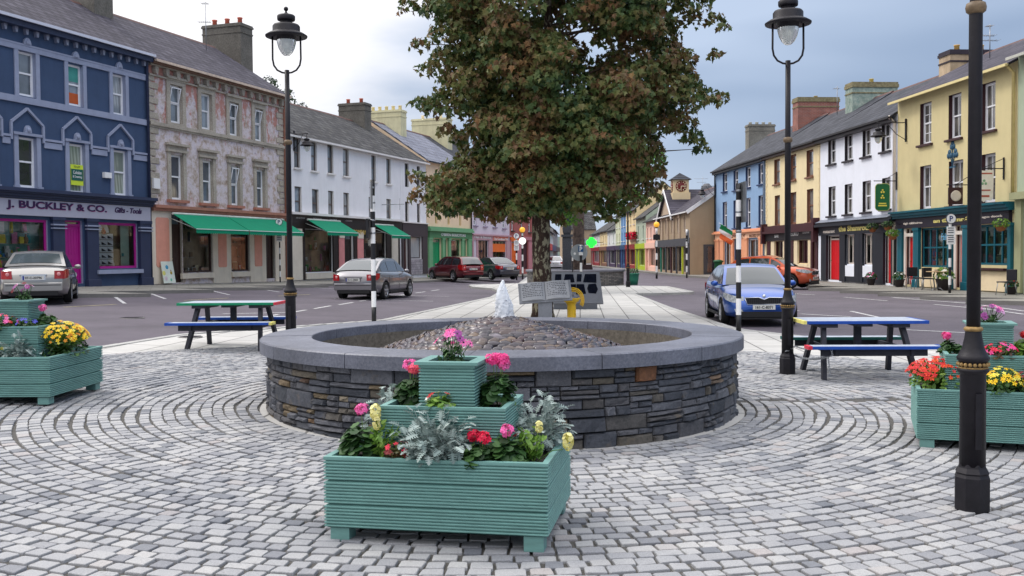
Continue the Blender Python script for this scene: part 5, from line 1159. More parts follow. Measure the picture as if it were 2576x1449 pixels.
b.slab('sign_board', 0, 0, 0, 0, LFR, -.1, -.004, local=(.02, UU(1237), zf0, zf1), ); b.slab('sign_board', 0, 0, 0, 0, paint((222, 120, 100), .6, .06, 3), -.1, -.004, local=(UU(1237.5), UU(1276), zf0, zf1)); b.slab('cornice', 0, 0, 0, 0, LFR, -.2, -.004, local=(.02, b.W-.02, zf1+.005, zf1+.12))
b.text('Hair & Beauty', WHITE, 1190, 1231, 593.5, 600.5, -.11); b.text('The Goodness Deli', WHITE, 1239, 1275, 597.5, 604, -.11)
for X0, X1 in ((1185.5, 1190), (1198, 1201), (1228, 1237), (1272, 1281)): b.slab('pier', 0, 0, 0, 0, LFR, -.08, -.004, local=(UU(X0), UU(X1), 0, zf0))
b.shopwin(0, 0, 0, 0, BLK, local=(UU(1201.5), UU(1227.5), .5, zf0-.03), n=10, bars=(3, 1)); w, r = b.shopwin(0, 0, 0, 0, BLK, local=(UU(1237.5), UU(1271.5), .75, zf0-.03), n=10, bars=(4, 1)); b.slab('window_sign', 0, 0, 0, 0, ORG, -.01, .05, local=(r[0]+.1, r[1]-.1, 1.5, 2.15), parent=w)
b.slab('stall_riser', 0, 0, 0, 0, LFR, -.07, -.004, local=(UU(1201.5), UU(1271.5), 0, .47)); b.gutter(BLK); b.finish()
RED = paint((170, 96, 92), .8, .08, 1.5); PNKD = paint((196, 130, 140), .7, .06, 2)
b = Bld(RL, 'shop_house', 'brick red house at the end of the left terrace with orange door', 'building', 1282.5, 1352, .42, 7.2, 8.0, 2.6, RED, RED, SL_BLUE, over=.2); UU = lambda X: b.P(X, 620)[0]
for X0, X1, a, c in ((1286, 1292, 546, 580), (1310, 1316, 548, 582), (1329, 1335, 550, 584)): b.window(X0, X1, a, c, fr=.08, sill=BLK, pane=PANE_D[0]); b.window(X0, X1, a-66, c-62, fr=.08, sill=BLK, pane=PANE_D[0])
zf0, zf1 = b.L(1284, 1340, 597, 606)[2:]
b.slab('sign_board', 0, 0, 0, 0, ORG, -.1, -.004, local=(.02, UU(1302), zf0, zf1)); b.slab('cornice', 0, 0, 0, 0, PNKD, -.15, -.004, local=(UU(1302.5), b.W, zf0+.1, zf1+.1))
for X0, X1 in ((1282.8, 1285), (1300, 1309), (1328, 1350)): b.slab('pier', 0, 0, 0, 0, PNKD, -.08, -.004, local=(UU(X0), UU(X1), 0, zf0+.09))
b.door(0, 0, 0, 0, ORG, local=(UU(1285.5), UU(1299.5), .03, 2.2), transom=zf0-.03); b.door(0, 0, 0, 0, paint((70, 36, 48), .6, .1, 4), local=(UU(1309.5), UU(1327.5), .03, 2.4), transom=zf0-.03)
b.gutter(BLK); b.finish()

# ------------------------------------------------------------------ right row (left to right as seen): blue, cream, white pub, yellow pub, grey green
BLUR = paint((140, 172, 208), .75, .04, 1.5, dirt=.12); BLURT = paint((48, 68, 108), .6, .1, 3); PCH = paint((240, 168, 128), .6, .05, 2); PCHL = paint((246, 200, 166), .6, .05, 2)
b = Bld(RR, 'shop_house', 'light blue three storey corner house with peach shopfront', 'building', 1800.5, 1926, .13, 7.72, 8.0, 2.5, BLUR, BLURT, SL_BLUE, over=.3); UU = lambda X: b.P(X, 620)[0]
for a, c, d, e in [(1818, 1829.4, 437, 483), (1845.4, 1857, 429.6, 480), (1875.7, 1888, 421.5, 473), (1908, 1919.4, 412.4, 464.6), (1818, 1829, 509, 577), (1845, 1857, 505, 574), (1876, 1888, 499, 572.4), (1908, 1919.4, 492.7, 568.6)]: b.window(a, c, d, e, fr=.09, sill=BLURT, y=.14, bars=(2, 2), pane=PANE_D[1])
zf0, zf1 = b.L(1804, 1926, 590, 603)[2:]
b.slab('sign_board', 0, 0, 0, 0, PCHL, -.12, -.004, local=(.1, b.W-.1, zf0, zf1)); m = MB(); m.box(0, b.W-.02, -.3, -.004, zf1, zf1+.12); m.box(0, b.W-.02, -.2, -.004, zf1+.12, zf1+.2); m.build('cornice', PCH, b.t)
TBR = paint((110, 60, 40), .5, .1, 4); b.text('T. CROWLEY', TBR, 1817, 1880, 593, 600, -.125); b.text('BOOKS ETC', TBR, 1890, 1918, 590, 596.5, -.125)
for X0, X1 in ((1801, 1812), (1815, 1824), (1842, 1848), (1858, 1866), (1876, 1884), (1912, 1918), (1919, 1925.7)): pilaster(b, X0, X1, zf0, PCH)
b.door(0, 0, 0, 0, PCHL, local=(UU(1848.5), UU(1857.5), .03, 2.2), transom=zf0-.03)
b.shopwin(0, 0, 0, 0, WHITE, local=(UU(1824.5), UU(1841.5), .7, zf0-.1), bars=(2, 1), n=12); b.shopwin(0, 0, 0, 0, WHITE, local=(UU(1884.5), UU(1911.5), .7, zf0-.1), bars=(2, 1), n=20, cols=['W', 'T', 'R', 'P', 'K']); b.slab('stall_riser', 0, 0, 0, 0, PCHL, -.05, -.004, local=(UU(1824.5), UU(1841.5), 0, .68)); b.slab('stall_riser', 0, 0, 0, 0, PCHL, -.05, -.004, local=(UU(1884.5), UU(1911.5), 0, .68)); b.slab('panel', 0, 0, 0, 0, PCH, -.06, -.004, local=(UU(1866.5), UU(1875.5), 0, zf0))
b.gutter(BLK, fascia=BLK); b.finish(roof_over_ends=.15); b.pipe(0, BLK, u=.12, r=.06); b.pipe(0, paint((130, 150, 180), .6, .1, 4), u=b.W-.08, r=.07)
b.chimney(0, .85, 2.0, .95, mat_speckle('old_render', (.16, .15, .125), (.23, .215, .18), 12, .9, .5, .3), u=b.row.uz(1912, 350, -4)[0]-b.ua, pots=(4, (200, 200, 190)), sink=1.1, poth=.2)
CRM = paint((240, 222, 178), .75, .04, 1.5, dirt=.12); CBR = paint((128, 88, 70), .6, .12, 4); MAR = paint((66, 28, 34), .5, .1, 4); CRL = paint((236, 216, 180), .6, .05, 2)
b = Bld(RR, 'pub_house', 'cream three storey house with maroon bar front', 'building', 1926.5, 2062.5, .18, 7.74, 8.0, 2.4, CRM, CBR, SL_BLUE, over=.3); UU = lambda X: b.P(X, 620)[0]
for a, c, d, e in [(1947.6, 1962, 402.7, 464.6), (1988, 2003, 391, 454.6), (2029, 2046, 379.6, 446.5), (1949, 1962, 492.7, 567.7), (1988, 2003, 485, 564.6), (2030, 2046, 477, 560)]: b.window(a, c, d, e, frame=CBR, fr=.09, sill=CBR, sillw=.06, y=.12, pane=PANE[random.choice((1, 2))])
m = MB()
for k in range(22):
    z = 3.5+k*.19; L = .28 if k % 2 else .18; m.box(.02, L, -.03, -.004, z, z+.16); m.box(b.W-L, b.W-.02, -.03, -.004, z, z+.16)
m.build('quoins', CRM, b.t)
zf0, zf1 = b.L(1935, 2062, 591, 607)[2:]; zf1 += .05
b.slab('sign_board', 0, 0, 0, 0, BLK, -.14, -.004, local=(.12, b.W-.25, zf0, zf1)); m = MB(); m.box(.04, b.W-.04, -.34, -.004, zf1, zf1+.14); m.box(.04, b.W-.04, -.26, -.004, zf1+.14, zf1+.46); m.box(.04, .30, -.36, -.004, zf1-.6, zf1+.62); m.box(b.W-.34, b.W-.04, -.36, -.004, zf1-.6, zf1+.7); m.build('cornice', MAR, b.t)
b.text('BAR', WHITE, 1955, 1965, 591, 598, -.145); b.text('EURO', WHITE, 1996, 2015, 582.5, 594, -.145); b.text('LOUNGE', WHITE, 2026, 2043, 579.5, 587.5, -.145)
for X0, X1, mt in ((1927.2, 1931, CRL), (1934, 1942, MAR), (1942.5, 1951, CRL), (1973, 1977, CRL), (1977.5, 1986, MAR), (1990, 2000, MAR), (2000.5, 2009.5, CRL), (2036, 2043.5, CRL), (2044, 2049, MAR), (2055, 2062, MAR)): b.slab('pier', 0, 0, 0, 0, mt, -.12 if mt is MAR else -.09, -.004, local=(UU(X0)+.003, UU(X1)-.003, 0, zf0-.01))
b.shopwin(0, 0, 0, 0, MAR, local=(UU(1951.5), UU(1972.5), .9, zf0-.02), back=paint((46, 26, 44), .8, .3, 1), n=3, bars=(2, 1), cols=['K', 'N']); b.shopwin(0, 0, 0, 0, MAR, local=(UU(2010), UU(2035.5), .9, zf0-.02), back=paint((46, 26, 44), .8, .3, 1), n=3, bars=(2, 1), cols=['K', 'N']); b.slab('stall_riser', 0, 0, 0, 0, CRL, -.1, -.004, local=(UU(1951.5), UU(1972.5), 0, .86)); b.slab('stall_riser', 0, 0, 0, 0, CRL, -.1, -.004, local=(UU(2010), UU(2035.5), 0, .86))
b.door(0, 0, 0, 0, MAR, local=(UU(2049), UU(2055), .03, 2.1), transom=zf0-.02); b.door(0, 0, 0, 0, MAR, local=(UU(1986), UU(1990), .03, 2.1), transom=zf0-.02)
b.gutter(BLK, fascia=BRN); b.finish()
RBR = mat_brick((.26, .075, .05), (.33, .10, .065)); b.chimney(0, .95, 2.7, 1.15, RBR, u=b.row.uz(2052, 290, -4)[0]-b.ua, pots=(1, (190, 170, 120)), sink=1.3, capm=mat_speckle('mossy_cap', (.16, .13, .07), (.28, .25, .14), 10, .95, .5), cap=.3, poth=.14)
PUBW = paint((236, 240, 250), .7, .03, 1.5, dirt=.06); PBK = paint((40, 34, 40), .5, .1, 3); BF = paint((28, 34, 44), .45, .1, 3); RDD = paint((214, 26, 36), .4, .05, 3); OFFW = paint((226, 216, 206), .6, .05, 3)
b = Bld(RR, 'pub_house', 'white three storey pub with black front and two red doors', 'building', 2063, 2256.5, .20, 7.77, 8.0, 2.3, PUBW, PBK, SL_BLUE, over=.32); UU = lambda X: b.P(X, 620)[0]
for a, c, d, e in [(2083.5, 2102, 350, 414.6), (2125, 2144.5, 339, 406), (2170, 2190, 325.5, 396), (2218, 2240, 311.5, 383), (2084.4, 2102, 470.8, 544), (2125, 2144, 464.6, 539.6), (2170, 2190.7, 456.8, 534), (2219, 2240, 449, 527)]: b.window(a, c, d, e, fr=.09, sill=PBK, y=.15, pane=PANE_D[1], sillw=.13, bars=(2, 1))
zf0 = b.P(2066, 593)[1]; zf1 = b.P(2066, 572)[1]
b.slab('sign_board', 0, 0, 0, 0, BF, -.14, -.004, local=(.14, b.W-.4, zf0, zf1)); m = MB(); m.box(.02, b.W-.02, -.36, -.004, zf1, zf1+.12); m.box(.02, b.W-.02, -.28, -.004, zf1+.12, zf1+.22); m.build('cornice', BF, b.t)
m = MB(); m.add([(.1, -.34, zf1+.22), (b.W-.3, -.34, zf1+.22), (b.W-.3, -.01, zf1+.38), (.1, -.01, zf1+.38)], [(0, 1, 2, 3)]); m.build('lead_flashing', paint((120, 126, 140), .5, .1, 3), b.t)
GT = paint((226, 214, 130), .5, .05, 3); b.text('the Shamrock', GT, 2117, 2200, 569.5, 583, -.145, bold=.04); b.text('restaurant', OFFW, 2078, 2107, 580, 587, -.145); b.text('lounge', OFFW, 2210, 2232, 562, 569, -.145)
for X0, X1 in ((2063.3, 2070),): b.slab('pier', 0, 0, 0, 0, PUBW, -.1, -.004, local=(UU(X0), UU(X1), 0, zf0+.1))
for X0, X1 in ((2070.5, 2084), (2117, 2131), (2154.5, 2167), (2167.5, 2175), (2200.5, 2228), (2247, 2256)): b.slab('pier', 0, 0, 0, 0, BF, -.12, -.004, local=(UU(X0), UU(X1)-.004, 0, zf0-.004))
b.door(0, 0, 0, 0, RDD, frame=OFFW, local=(UU(2084.5), UU(2116.5), .05, 2.13), transom=zf0-.03, panels=0, glass=PANE_D[0]); b.door(0, 0, 0, 0, RDD, frame=OFFW, local=(UU(2228.5), UU(2246.5), .05, 2.13), transom=zf0-.03, panels=0, glass=PANE_D[0])
for X0, X1, Y0 in ((2131.5, 2154, 0), (2175.5, 2200, 0)):
    w, r = b.shopwin(0, 0, 0, 0, OFFW, local=(UU(X0), UU(X1), .88, zf0-.03), back=paint((50, 44, 40), .8, .3, 1), n=4, fr=.07, bars=(2, 1), cols=['K', 'N'], blind=(paint((150, 150, 140), .7, .1, 2), .36)); b.slab('stall_riser', 0, 0, 0, 0, PUBW, -.1, -.004, local=(r[0]-.12, r[1]+.12, .28, .82)); b.slab('plinth', 0, 0, 0, 0, BF, -.08, -.004, local=(r[0]-.1, r[1]+.1, 0, .27))
b.gutter(BLK, fascia=PBK); b.finish(); b.pipe(0, OFFW, u=b.W-.12, r=.07)
GCH = mat_speckle('peeling_green_render', (.20, .28, .25), (.38, .44, .38), 5, .9, .5, .3); b.chimney(0, .95, 2.6, .75, GCH, u=b.row.uz(2192, 240, -4)[0]-b.ua, pots=(1, (200, 180, 110)), sink=1.2, capm=mat_speckle('mossy_cap', (.15, .12, .07), (.30, .27, .15), 8, .95, .5), cap=.3, poth=.25)
YEL = paint((214, 200, 152), .75, .04, 1.5, dirt=.1, bump=.15); YBR = paint((62, 32, 36), .5, .1, 3); TEA = paint((12, 92, 108), .45, .1, 3); FBK = paint((34, 30, 46), .5, .08, 3)
b = Bld(RR, 'pub_house', 'yellow three storey pub with teal front and shamrock crest', 'building', 2257, 2557, .20, 8.32, 8.0, 2.0, YEL, YBR, SL_PURP, over=.35); UU = lambda X: b.P(X, 620)[0]
for i, (a, c, d, e) in enumerate([(2314.8, 2343, 263, 366), (2386.6, 2418, 241, 352), (2469.4, 2504, 213, 333), (2314.8, 2342, 419, 527), (2387, 2422.6, 406.8, 519), (2469, 2504, 390, 511.5)]): b.window(a, c, d, e, fr=.09, sill=YBR, y=.16, pane=PANE_D[1], bars=(2, 1 if i else 4), sillw=.14)
zf0 = b.P(2262, 576)[1]; zf1 = b.P(2262, 551)[1]
b.slab('sign_board', 0, 0, 0, 0, FBK, -.14, -.004, local=(.12, b.W-.25, zf0, zf1)); m = MB()
for y, z0, z1 in ((-.24, 0, .10), (-.34, .10, .22), (-.44, .22, .30)): m.box(.02, b.W-.1, y, -.004, zf1+z0, zf1+z1-.002)
m.build('cornice', TEA, b.t)
b.text('tigh tábhairne', OFFW, 2281, 2329, 560, 567, -.145); b.text('an tSeamróg', GT, 2357, 2455, 551, 564, -.145, bold=.04); b.text('bia agus deoch', OFFW, 2465, 2531, 544.5, 551.5, -.145)
for X0, X1 in ((2263, 2276), (2303, 2318), (2389, 2402), (2427, 2455), (2541, 2552)): pilaster(b, X0, X1, zf0, TEA)
for X0, X1 in ((2277, 2302.5), (2402.5, 2426.5)):
    a, c = UU(X0), UU(X1); b.slab('door_surround', 0, 0, 0, 0, OFFW, -.06, -.004, local=(a, a+.16, 0, zf0)); b.slab('door_surround', 0, 0, 0, 0, OFFW, -.06, -.004, local=(c-.1, c, 0, zf0)); b.slab('door_surround', 0, 0, 0, 0, OFFW, -.06, -.004, local=(a+.16, c-.1, 2.12, 2.26)); b.door(0, 0, 0, 0, RDD, frame=OFFW, local=(a+.17, c-.11, .05, 2.12), transom=zf0-.03, panels=2, glass=mat_glass((.06, .02, .02)))
w, r = b.shopwin(0, 0, 0, 0, TEA, local=(UU(2318.5), UU(2388.5), .82, zf0-.03), back=paint((72, 52, 42), .8, .4, 1), n=22, fr=.08, bars=(4, 2), cols=['N', 'C', 'B', 'R', 'K']); b.slab('stall_riser', 0, 0, 0, 0, CRL, -.1, -.004, local=(r[0], r[1], 0, .72))
text_obj('window_lettering', 'Failte', paint((120, 190, 230), .5, 0, 3), w, r[0]+(r[1]-r[0])*.68, r[0]+(r[1]-r[0])*.95, zf0-.55, zf0-.28, .05, .004)
w, r = b.shopwin(0, 0, 0, 0, TEA, local=(UU(2455.5), UU(2540.5), .95, zf0-.03), back=paint((60, 44, 44), .8, .4, 1), n=12, fr=.08, bars=(4, 2), cols=['N', 'C', 'W', 'K'], blind=(paint((150, 160, 160), .7, .1, 2), .15)); b.slab('stall_riser', 0, 0, 0, 0, CRL, -.1, -.004, local=(r[0], r[1], 0, .72)); b.slab('sill', 0, 0, 0, 0, YBR, -.25, -.004, local=(r[0], r[1], .76, .84))
m = MB(); cxu, cz = b.P(2397, 380)   # painted shamrock crest
for dx, dz in ((-.22, -.12), (.22, -.12), (0, .22)):
    for q in range(3): m.lathe([(.115, 0), (.115, .02), (.001, .021)], 12, M=Matrix.Translation((cxu+dx+.09*cos(2.1*q+1.57), -.005, cz+dz+.09*sin(2.1*q+1.57))) @ Matrix.Rotation(radians(90), 4, 'X'), caps=False)
m.beam((cxu, -.012, cz-.62), (cxu, -.012, cz+.2), .05, .02, up=(1, 0, 0)); m.beam((cxu, -.012, cz-.5), (cxu-.2, -.012, cz-.15), .04, .02); m.beam((cxu, -.012, cz-.5), (cxu+.2, -.012, cz-.15), .04, .02); m.box(cxu-.22, cxu+.22, -.02, -.004, cz-.66, cz-.6); m.build('shamrock_crest', paint((40, 84, 110), .6, .1, 4), b.t)
b.gutter(paint((224, 208, 150), .5, .05, 3), fascia=None); b.finish()
b.pipe(0, paint((200, 180, 120), .5, .1, 3), u=b.W-.12, r=.06, z0=3.3)
CHB = paint((190, 168, 140), .8, .25, 1.5, dirt=.5); b.chimney(0, 1.0, 2.3, .25, CHB, u=b.row.uz(2437, 160, -4)[0]-b.ua, pots=(2, (210, 170, 100)), sink=1.2, capm=paint((50, 42, 52), .7, .2, 5), cap=.22, poth=.3)
SAGE = paint((172, 184, 160), .75, .04, 1.5, dirt=.1); SGT = paint((158, 160, 124), .6, .06, 3)
b = Bld(RR, 'shop_house', 'pale grey green house cut off at the right edge', 'building', 2557.5, 2760, .20, 8.5, 8.0, 2.0, SAGE, SAGE, SL_PURP, over=.35)
b.slab('cornice', 0, 0, 0, 0, SGT, -.3, -.004, local=(.02, b.W, 3.25, 3.5)); b.slab('pier', 0, 0, 0, 0, SGT, -.1, -.004, local=(.02, .4, 0, 3.25)); b.shopwin(0, 0, 0, 0, SGT, local=(.5, 2.5, .7, 3.1), n=8); b.gutter(paint((190, 190, 180), .5, .1, 3)); b.window(0, 0, 0, 0, local=(.9, 2.0, 4.2, 6.0), fr=.08); b.finish()

# ------------------------------------------------------------------ far street, right side
FR = Row((14.0-.012*150, 150), (.012, -1)); 
TAUPE = paint((166, 146, 120), .8, .05, 1.5, dirt=.15); DGR = paint((70, 72, 78), .6, .08, 3); TAUL = paint((190, 170, 148), .8, .05, 1.5)
b = Bld(FR, 'shop_house', 'beige gabled corner house with a square clock turret on its roof', 'building', 1651.5, 1735.5, -.02, 4.85, 5.4, 1.85, TAUPE, TAUL, SL_PURP, over=.2); UU = lambda X: b.P(X, 620)[0]
for X in (1668, 1682, 1697, 1712): m = MB(); u = UU(X); m.box(u-.14, u+.14, -.12, -.004, 2.9, b.H-.25); m.box(u-.2, u+.2, -.18, -.004, b.H-.4, b.H-.2); m.build('pilaster', TAUL, b.t)
for X in (1661, 1675, 1690, 1705, 1722): u = UU(X); b.window(0, 0, 0, 0, local=(u-.3, u+.3, 3.3, 4.5), fr=.06, pane=PANE[0])
b.slab('fascia', 0, 0, 0, 0, DGR, -.14, -.004, local=(.02, b.W-.02, 2.25, 2.85))
for k in range(7): u = .1+(b.W-.4)*k/6; b.slab('pier', 0, 0, 0, 0, [DGR, paint((30, 120, 100), .5, .1, 3), DGR, MAR, DGR, paint((190, 200, 40), .5, .1, 3), DGR][k], -.1, -.004, local=(u, u+.3, 0, 2.24))
for k in range(6): u = .42+(b.W-.4)*k/6; w_ = (b.W-.4)/6-.34; b.shopwin(0, 0, 0, 0, DGR, local=(u+.02, u+w_-.02, .3, 2.2), n=4)
# street gable (small) with turret
uc = UU(1677); m = MB(); hw = 3.6; m.add([(uc-hw, -.02, b.H-.3), (uc+hw, -.02, b.H-.3), (uc, -.02, b.H+1.9), (uc-hw, 3.0, b.H-.3), (uc+hw, 3.0, b.H-.3), (uc, 3.0, b.H+1.9)], [(0, 1, 2)]); m.build('front_gable', TAUL, b.t)
m = MB(); 
for s in (-1, 1): m.add([(uc+s*(hw+.2), -.25, b.H-.5), (uc, -.25, b.H+2.05), (uc, 3.4, b.H+2.05), (uc+s*(hw+.2), 3.4, b.H-.5), (uc+s*(hw+.2), -.25, b.H-.35), (uc, -.25, b.H+2.2), (uc, 3.4, b.H+2.2), (uc+s*(hw+.2), 3.4, b.H-.35)], [(0, 1, 2, 3), (4, 5, 6, 7), (0, 1, 5, 4), (0, 3, 7, 4)])
m.build('gable_roof', SL_PURP, b.t); m = MB()
for s in (-1, 1): m.beam((uc+s*(hw+.2), -.28, b.H-.42), (uc, -.28, b.H+2.13), .06, .22)
m.build('bargeboard', WHITE, b.t)
TUR = paint((222, 200, 160), .7, .05, 2); ut, yt = FR.uz(1710, 500, -1.0)[0]-b.ua, 1.0; zt = b.P(1710, 486, -1.0)[1]; zt2 = b.P(1710, 453, -1.0)[1]; m = MB(); m.box(ut-.74, ut+.74, yt-.74, yt+.74, b.H-.2, zt+.02); m.box(ut-.64, ut+.64, yt-.64, yt+.64, zt, zt2); tr = m.build('clock_turret', TUR, b.t)
m = MB(); e = .86; m.add([(ut-e, yt-e, zt2), (ut+e, yt-e, zt2), (ut+e, yt+e, zt2), (ut-e, yt+e, zt2), (ut, yt, zt2+.6)], [(0, 1, 4), (1, 2, 4), (2, 3, 4), (3, 0, 4), (3, 2, 1, 0)]); m.build('turret_roof', SL_BLUE, tr)
MR = paint((120, 36, 36), .5, .08, 4); CF = paint((225, 205, 170), .5, .05, 3)
for ax in (0, 1):   # dials on the two faces towards the square
    Mf = (Matrix.Translation((ut+.645, yt, (zt+zt2)/2)) @ Matrix.Rotation(radians(90), 4, 'Z')) if ax else Matrix.Translation((ut, yt-.645, (zt+zt2)/2))
    m = MB(M=Mf @ Matrix.Rotation(radians(90), 4, 'X')); m.lathe([(.46, 0), (.46, .03), (.001, .035)], 28, caps=False)
    fc = m.build('clock_face', MR, tr); m = MB(M=Mf)
    for k in range(12): t = 2*pi*k/12; c_, s_ = cos(t), sin(t); m.beam((.30*c_, -.05, .30*s_), (.41*c_, -.05, .41*s_), .02, .08)
    m.beam((0, -.06, 0), (.30, -.06, -.02), .02, .07); m.beam((0, -.065, 0), (-.04, -.065, -.36), .02, .06, up=(1, 0, 0)); m.build('clock_hands', CF, fc)
b.gutter(WHITE); b.finish(roof_over_ends=.0)
m = MB(); k = b.rise/(b.depth/2)
for s, y0, y1 in ((1, -.25, b.depth/2), (-1, b.depth/2, b.depth+.25)): m.beam((b.W+.04, y0, b.H+(y0*k if s > 0 else b.rise)+.02), (b.W+.04, y1, b.H+(b.rise if s > 0 else -.25*k)+.02), .08, .26)
m.build('bargeboard', WHITE, b.t)
m = MB(); x = b.W+.006; m.box(x, x+.06, 1.0, 4.4, 0, 2.35); m.build('side_shopfront', DGR, b.t); 
for k in range(3): m = MB(); m.box(x+.062, x+.08, 1.25+k*1.05, 2.1+k*1.05, .3, 2.2); m.build('side_window', PANE_D[0], b.t)
def simple(label, X0, X1, zg, depth, rise, wall, shopm, roof=SL_GREY, floors=2, n=2, fr=None, doorm=None, name='terraced_house', sill=None, gable=None):
    b = Bld(FR, name, label, 'building', X0, X1, -.05, zg, depth, rise, wall, wall, roof, over=.2, group='houses down the far street')
    W = b.W; top = 2.7
    for f in range(floors-1):
        z0 = 3.2+f*((zg-3.0)/(floors-1)); hh = min(1.35, (zg-3.2)/(floors-1)*.62)
        for k in range(n): u = W*(k+.5)/n; b.window(0, 0, 0, 0, local=(u-.36, u+.36, z0, z0+hh), fr=.07, pane=PANE_D[1], sill=sill or WHITE)
    b.slab('fascia', 0, 0, 0, 0, shopm, -.15, -.004, local=(.05, W-.05, 2.25, 2.75)); dm = doorm or shopm
    for u0, u1 in ((.05, .3), (W-.3, W-.05), (W*.36, W*.36+.2)): b.slab('pier', 0, 0, 0, 0, shopm, -.1, -.004, local=(u0, u1, 0, 2.24))
    b.door(0, 0, 0, 0, dm, local=(.32, W*.36-.02, .02, 2.0), transom=2.22); b.shopwin(0, 0, 0, 0, shopm, local=(W*.36+.22, W-.32, .6, 2.2), n=6, bars=(2, 1)); b.slab('stall_riser', 0, 0, 0, 0, shopm, -.08, -.004, local=(W*.36+.22, W-.32, 0, .57))
    b.gutter(BLK, fascia=None); b.finish(ridge=(90, 84, 84)); return b
PK1 = paint((240, 196, 178), .75, .05, 2); GG = paint((176, 190, 170), .75, .05, 2); YC = paint((238, 216, 168), .75, .05, 2); BL2 = paint((120, 160, 205), .75, .05, 2); PG = paint((214, 216, 186), .75, .05, 2); W2 = paint((226, 226, 224), .75, .05, 2); LIME = paint((180, 200, 40), .5, .06, 3); DRD = paint((150, 26, 40), .5, .06, 3); DPU = paint((70, 52, 84), .5, .06, 3); DBL = paint((40, 60, 110), .5, .06, 3)
simple('pale pink two storey house beside the clock turret house', 1625, 1651, 4.75, 6, 2.0, PK1, PK1, n=3)
b = simple('grey green two storey house with lime green shop door', 1600, 1624.8, 5.3, 6.5, 2.4, GG, LIME, n=2)
simple('cream two storey house with red shopfront and red hanging flowers', 1575, 1599.8, 6.3, 6, 2.6, YC, DRD, n=3, floors=3)
simple('narrow bright blue three storey house in the far street', 1562, 1574.8, 6.3, 6, 2.4, BL2, DBL, n=2, floors=3)
simple('pale green three storey house beside the narrow blue one', 1549, 1561.8, 6.2, 6, 2.4, PG, DPU, n=2, floors=3)
simple('small white two storey house with a purple shopfront', 1528, 1548.8, 4.7, 6, 2.2, W2, DPU, n=2)
simple('cream two storey house with a brown shopfront', 1509, 1527.8, 4.8, 6, 2.2, YC, CBR, n=3)
simple('small white house with a red shopfront furthest down the right side', 1488, 1508.8, 4.7, 6, 2.0, W2, DRD, n=2)
# tall beige gable closing the view, and far left street houses
FB = Row((4.0, 185), (1, .05))
b = Bld(FB, 'gable_house', 'plain beige house far down the street seen end on', 'building', 1420, 1500, -.1, 6.5, 9, 3.4, TAUPE, TAUPE, SL_GREY, over=.2); b.window(0, 0, 0, 0, local=(1.0, 1.8, 3.4, 4.8), fr=.08); b.window(0, 0, 0, 0, local=(3.6, 4.4, 3.4, 4.8), fr=.08); b.finish(ridge=False)
FL = Row((3.0, 92), (.065, 1))
W3 = paint((222, 224, 226), .75, .05, 2); FRD = paint((205, 30, 60), .5, .06, 3)
for i, (y0, y1, lab, wm, sm, zg) in enumerate(((2, 20, 'grey roofed white house with a red shop sign left of the far street', W3, FRD, 4.9), (20.2, 42, 'low white house beyond the red shop sign', W3, DBL, 4.4), (42.2, 75, 'farthest grey house on the left of the street', paint((150, 146, 146), .8, .1, 2), BRN, 5.2))):
    b = Bld(FL, 'terraced_house', lab, 'building', 0, 0, -.05, zg, 7, 2.8, wm, wm, SL_GREY, over=.2, ua=y0, ub=y1-.1, group='houses down the far street'); b.slab('fascia', 0, 0, 0, 0, sm, -.4, -.004, local=(.1, b.W-.1, 2.2, 2.9))
    for k in range(5): u = b.W*(k+.5)/5; b.window(0, 0, 0, 0, local=(u-.4, u+.4, 3.2, 4.1), fr=.07, pane=PANE_D[0]); b.window(0, 0, 0, 0, local=(u-.9, u+.9, .4, 2.1), fr=.1, bars=(2, 1), pane=PANE_D[1])
    b.gutter(BLK); b.finish(ridge=False)
# grey church tower behind the terrace
p = at(1778, 500, 150); t = thing('church_tower', 'dark grey battlemented stone tower behind the blue corner house', 'tower', (p.x, p.y, 0)); STN = mat_speckle('tower_stone', (.10, .10, .11), (.17, .17, .18), 3, .9, .4); zt = 10.0; m = MB(); m.box(-2.2, 2.2, -2.2, 2.2, -.2, zt); m.box(-2.4, 2.4, -2.4, 2.4, zt, zt+.35)
for k in range(4):
    for s in (-1, 1): m.box(-2.3+k*1.25, -1.5+k*1.25, s*2.3-.15, s*2.3+.15, zt+.35, zt+1.1); m.box(s*2.3-.15, s*2.3+.15, -2.3+k*1.25+.01, -1.5+k*1.25, zt+.35, zt+1.09)
m.build('tower_walls', STN, t); m = MB(); m.lathe([(1.3, zt+.3), (1.3, zt+1.2), (.9, zt+1.3), (.9, zt+1.8), (.4, zt+2.4)], 8, sm=False); m.build('cap', STN, t); m = MB(); m.box(-.6, .6, -2.24, -2.2, 7.2, 8.4); m.build('opening', DARKIN, t)
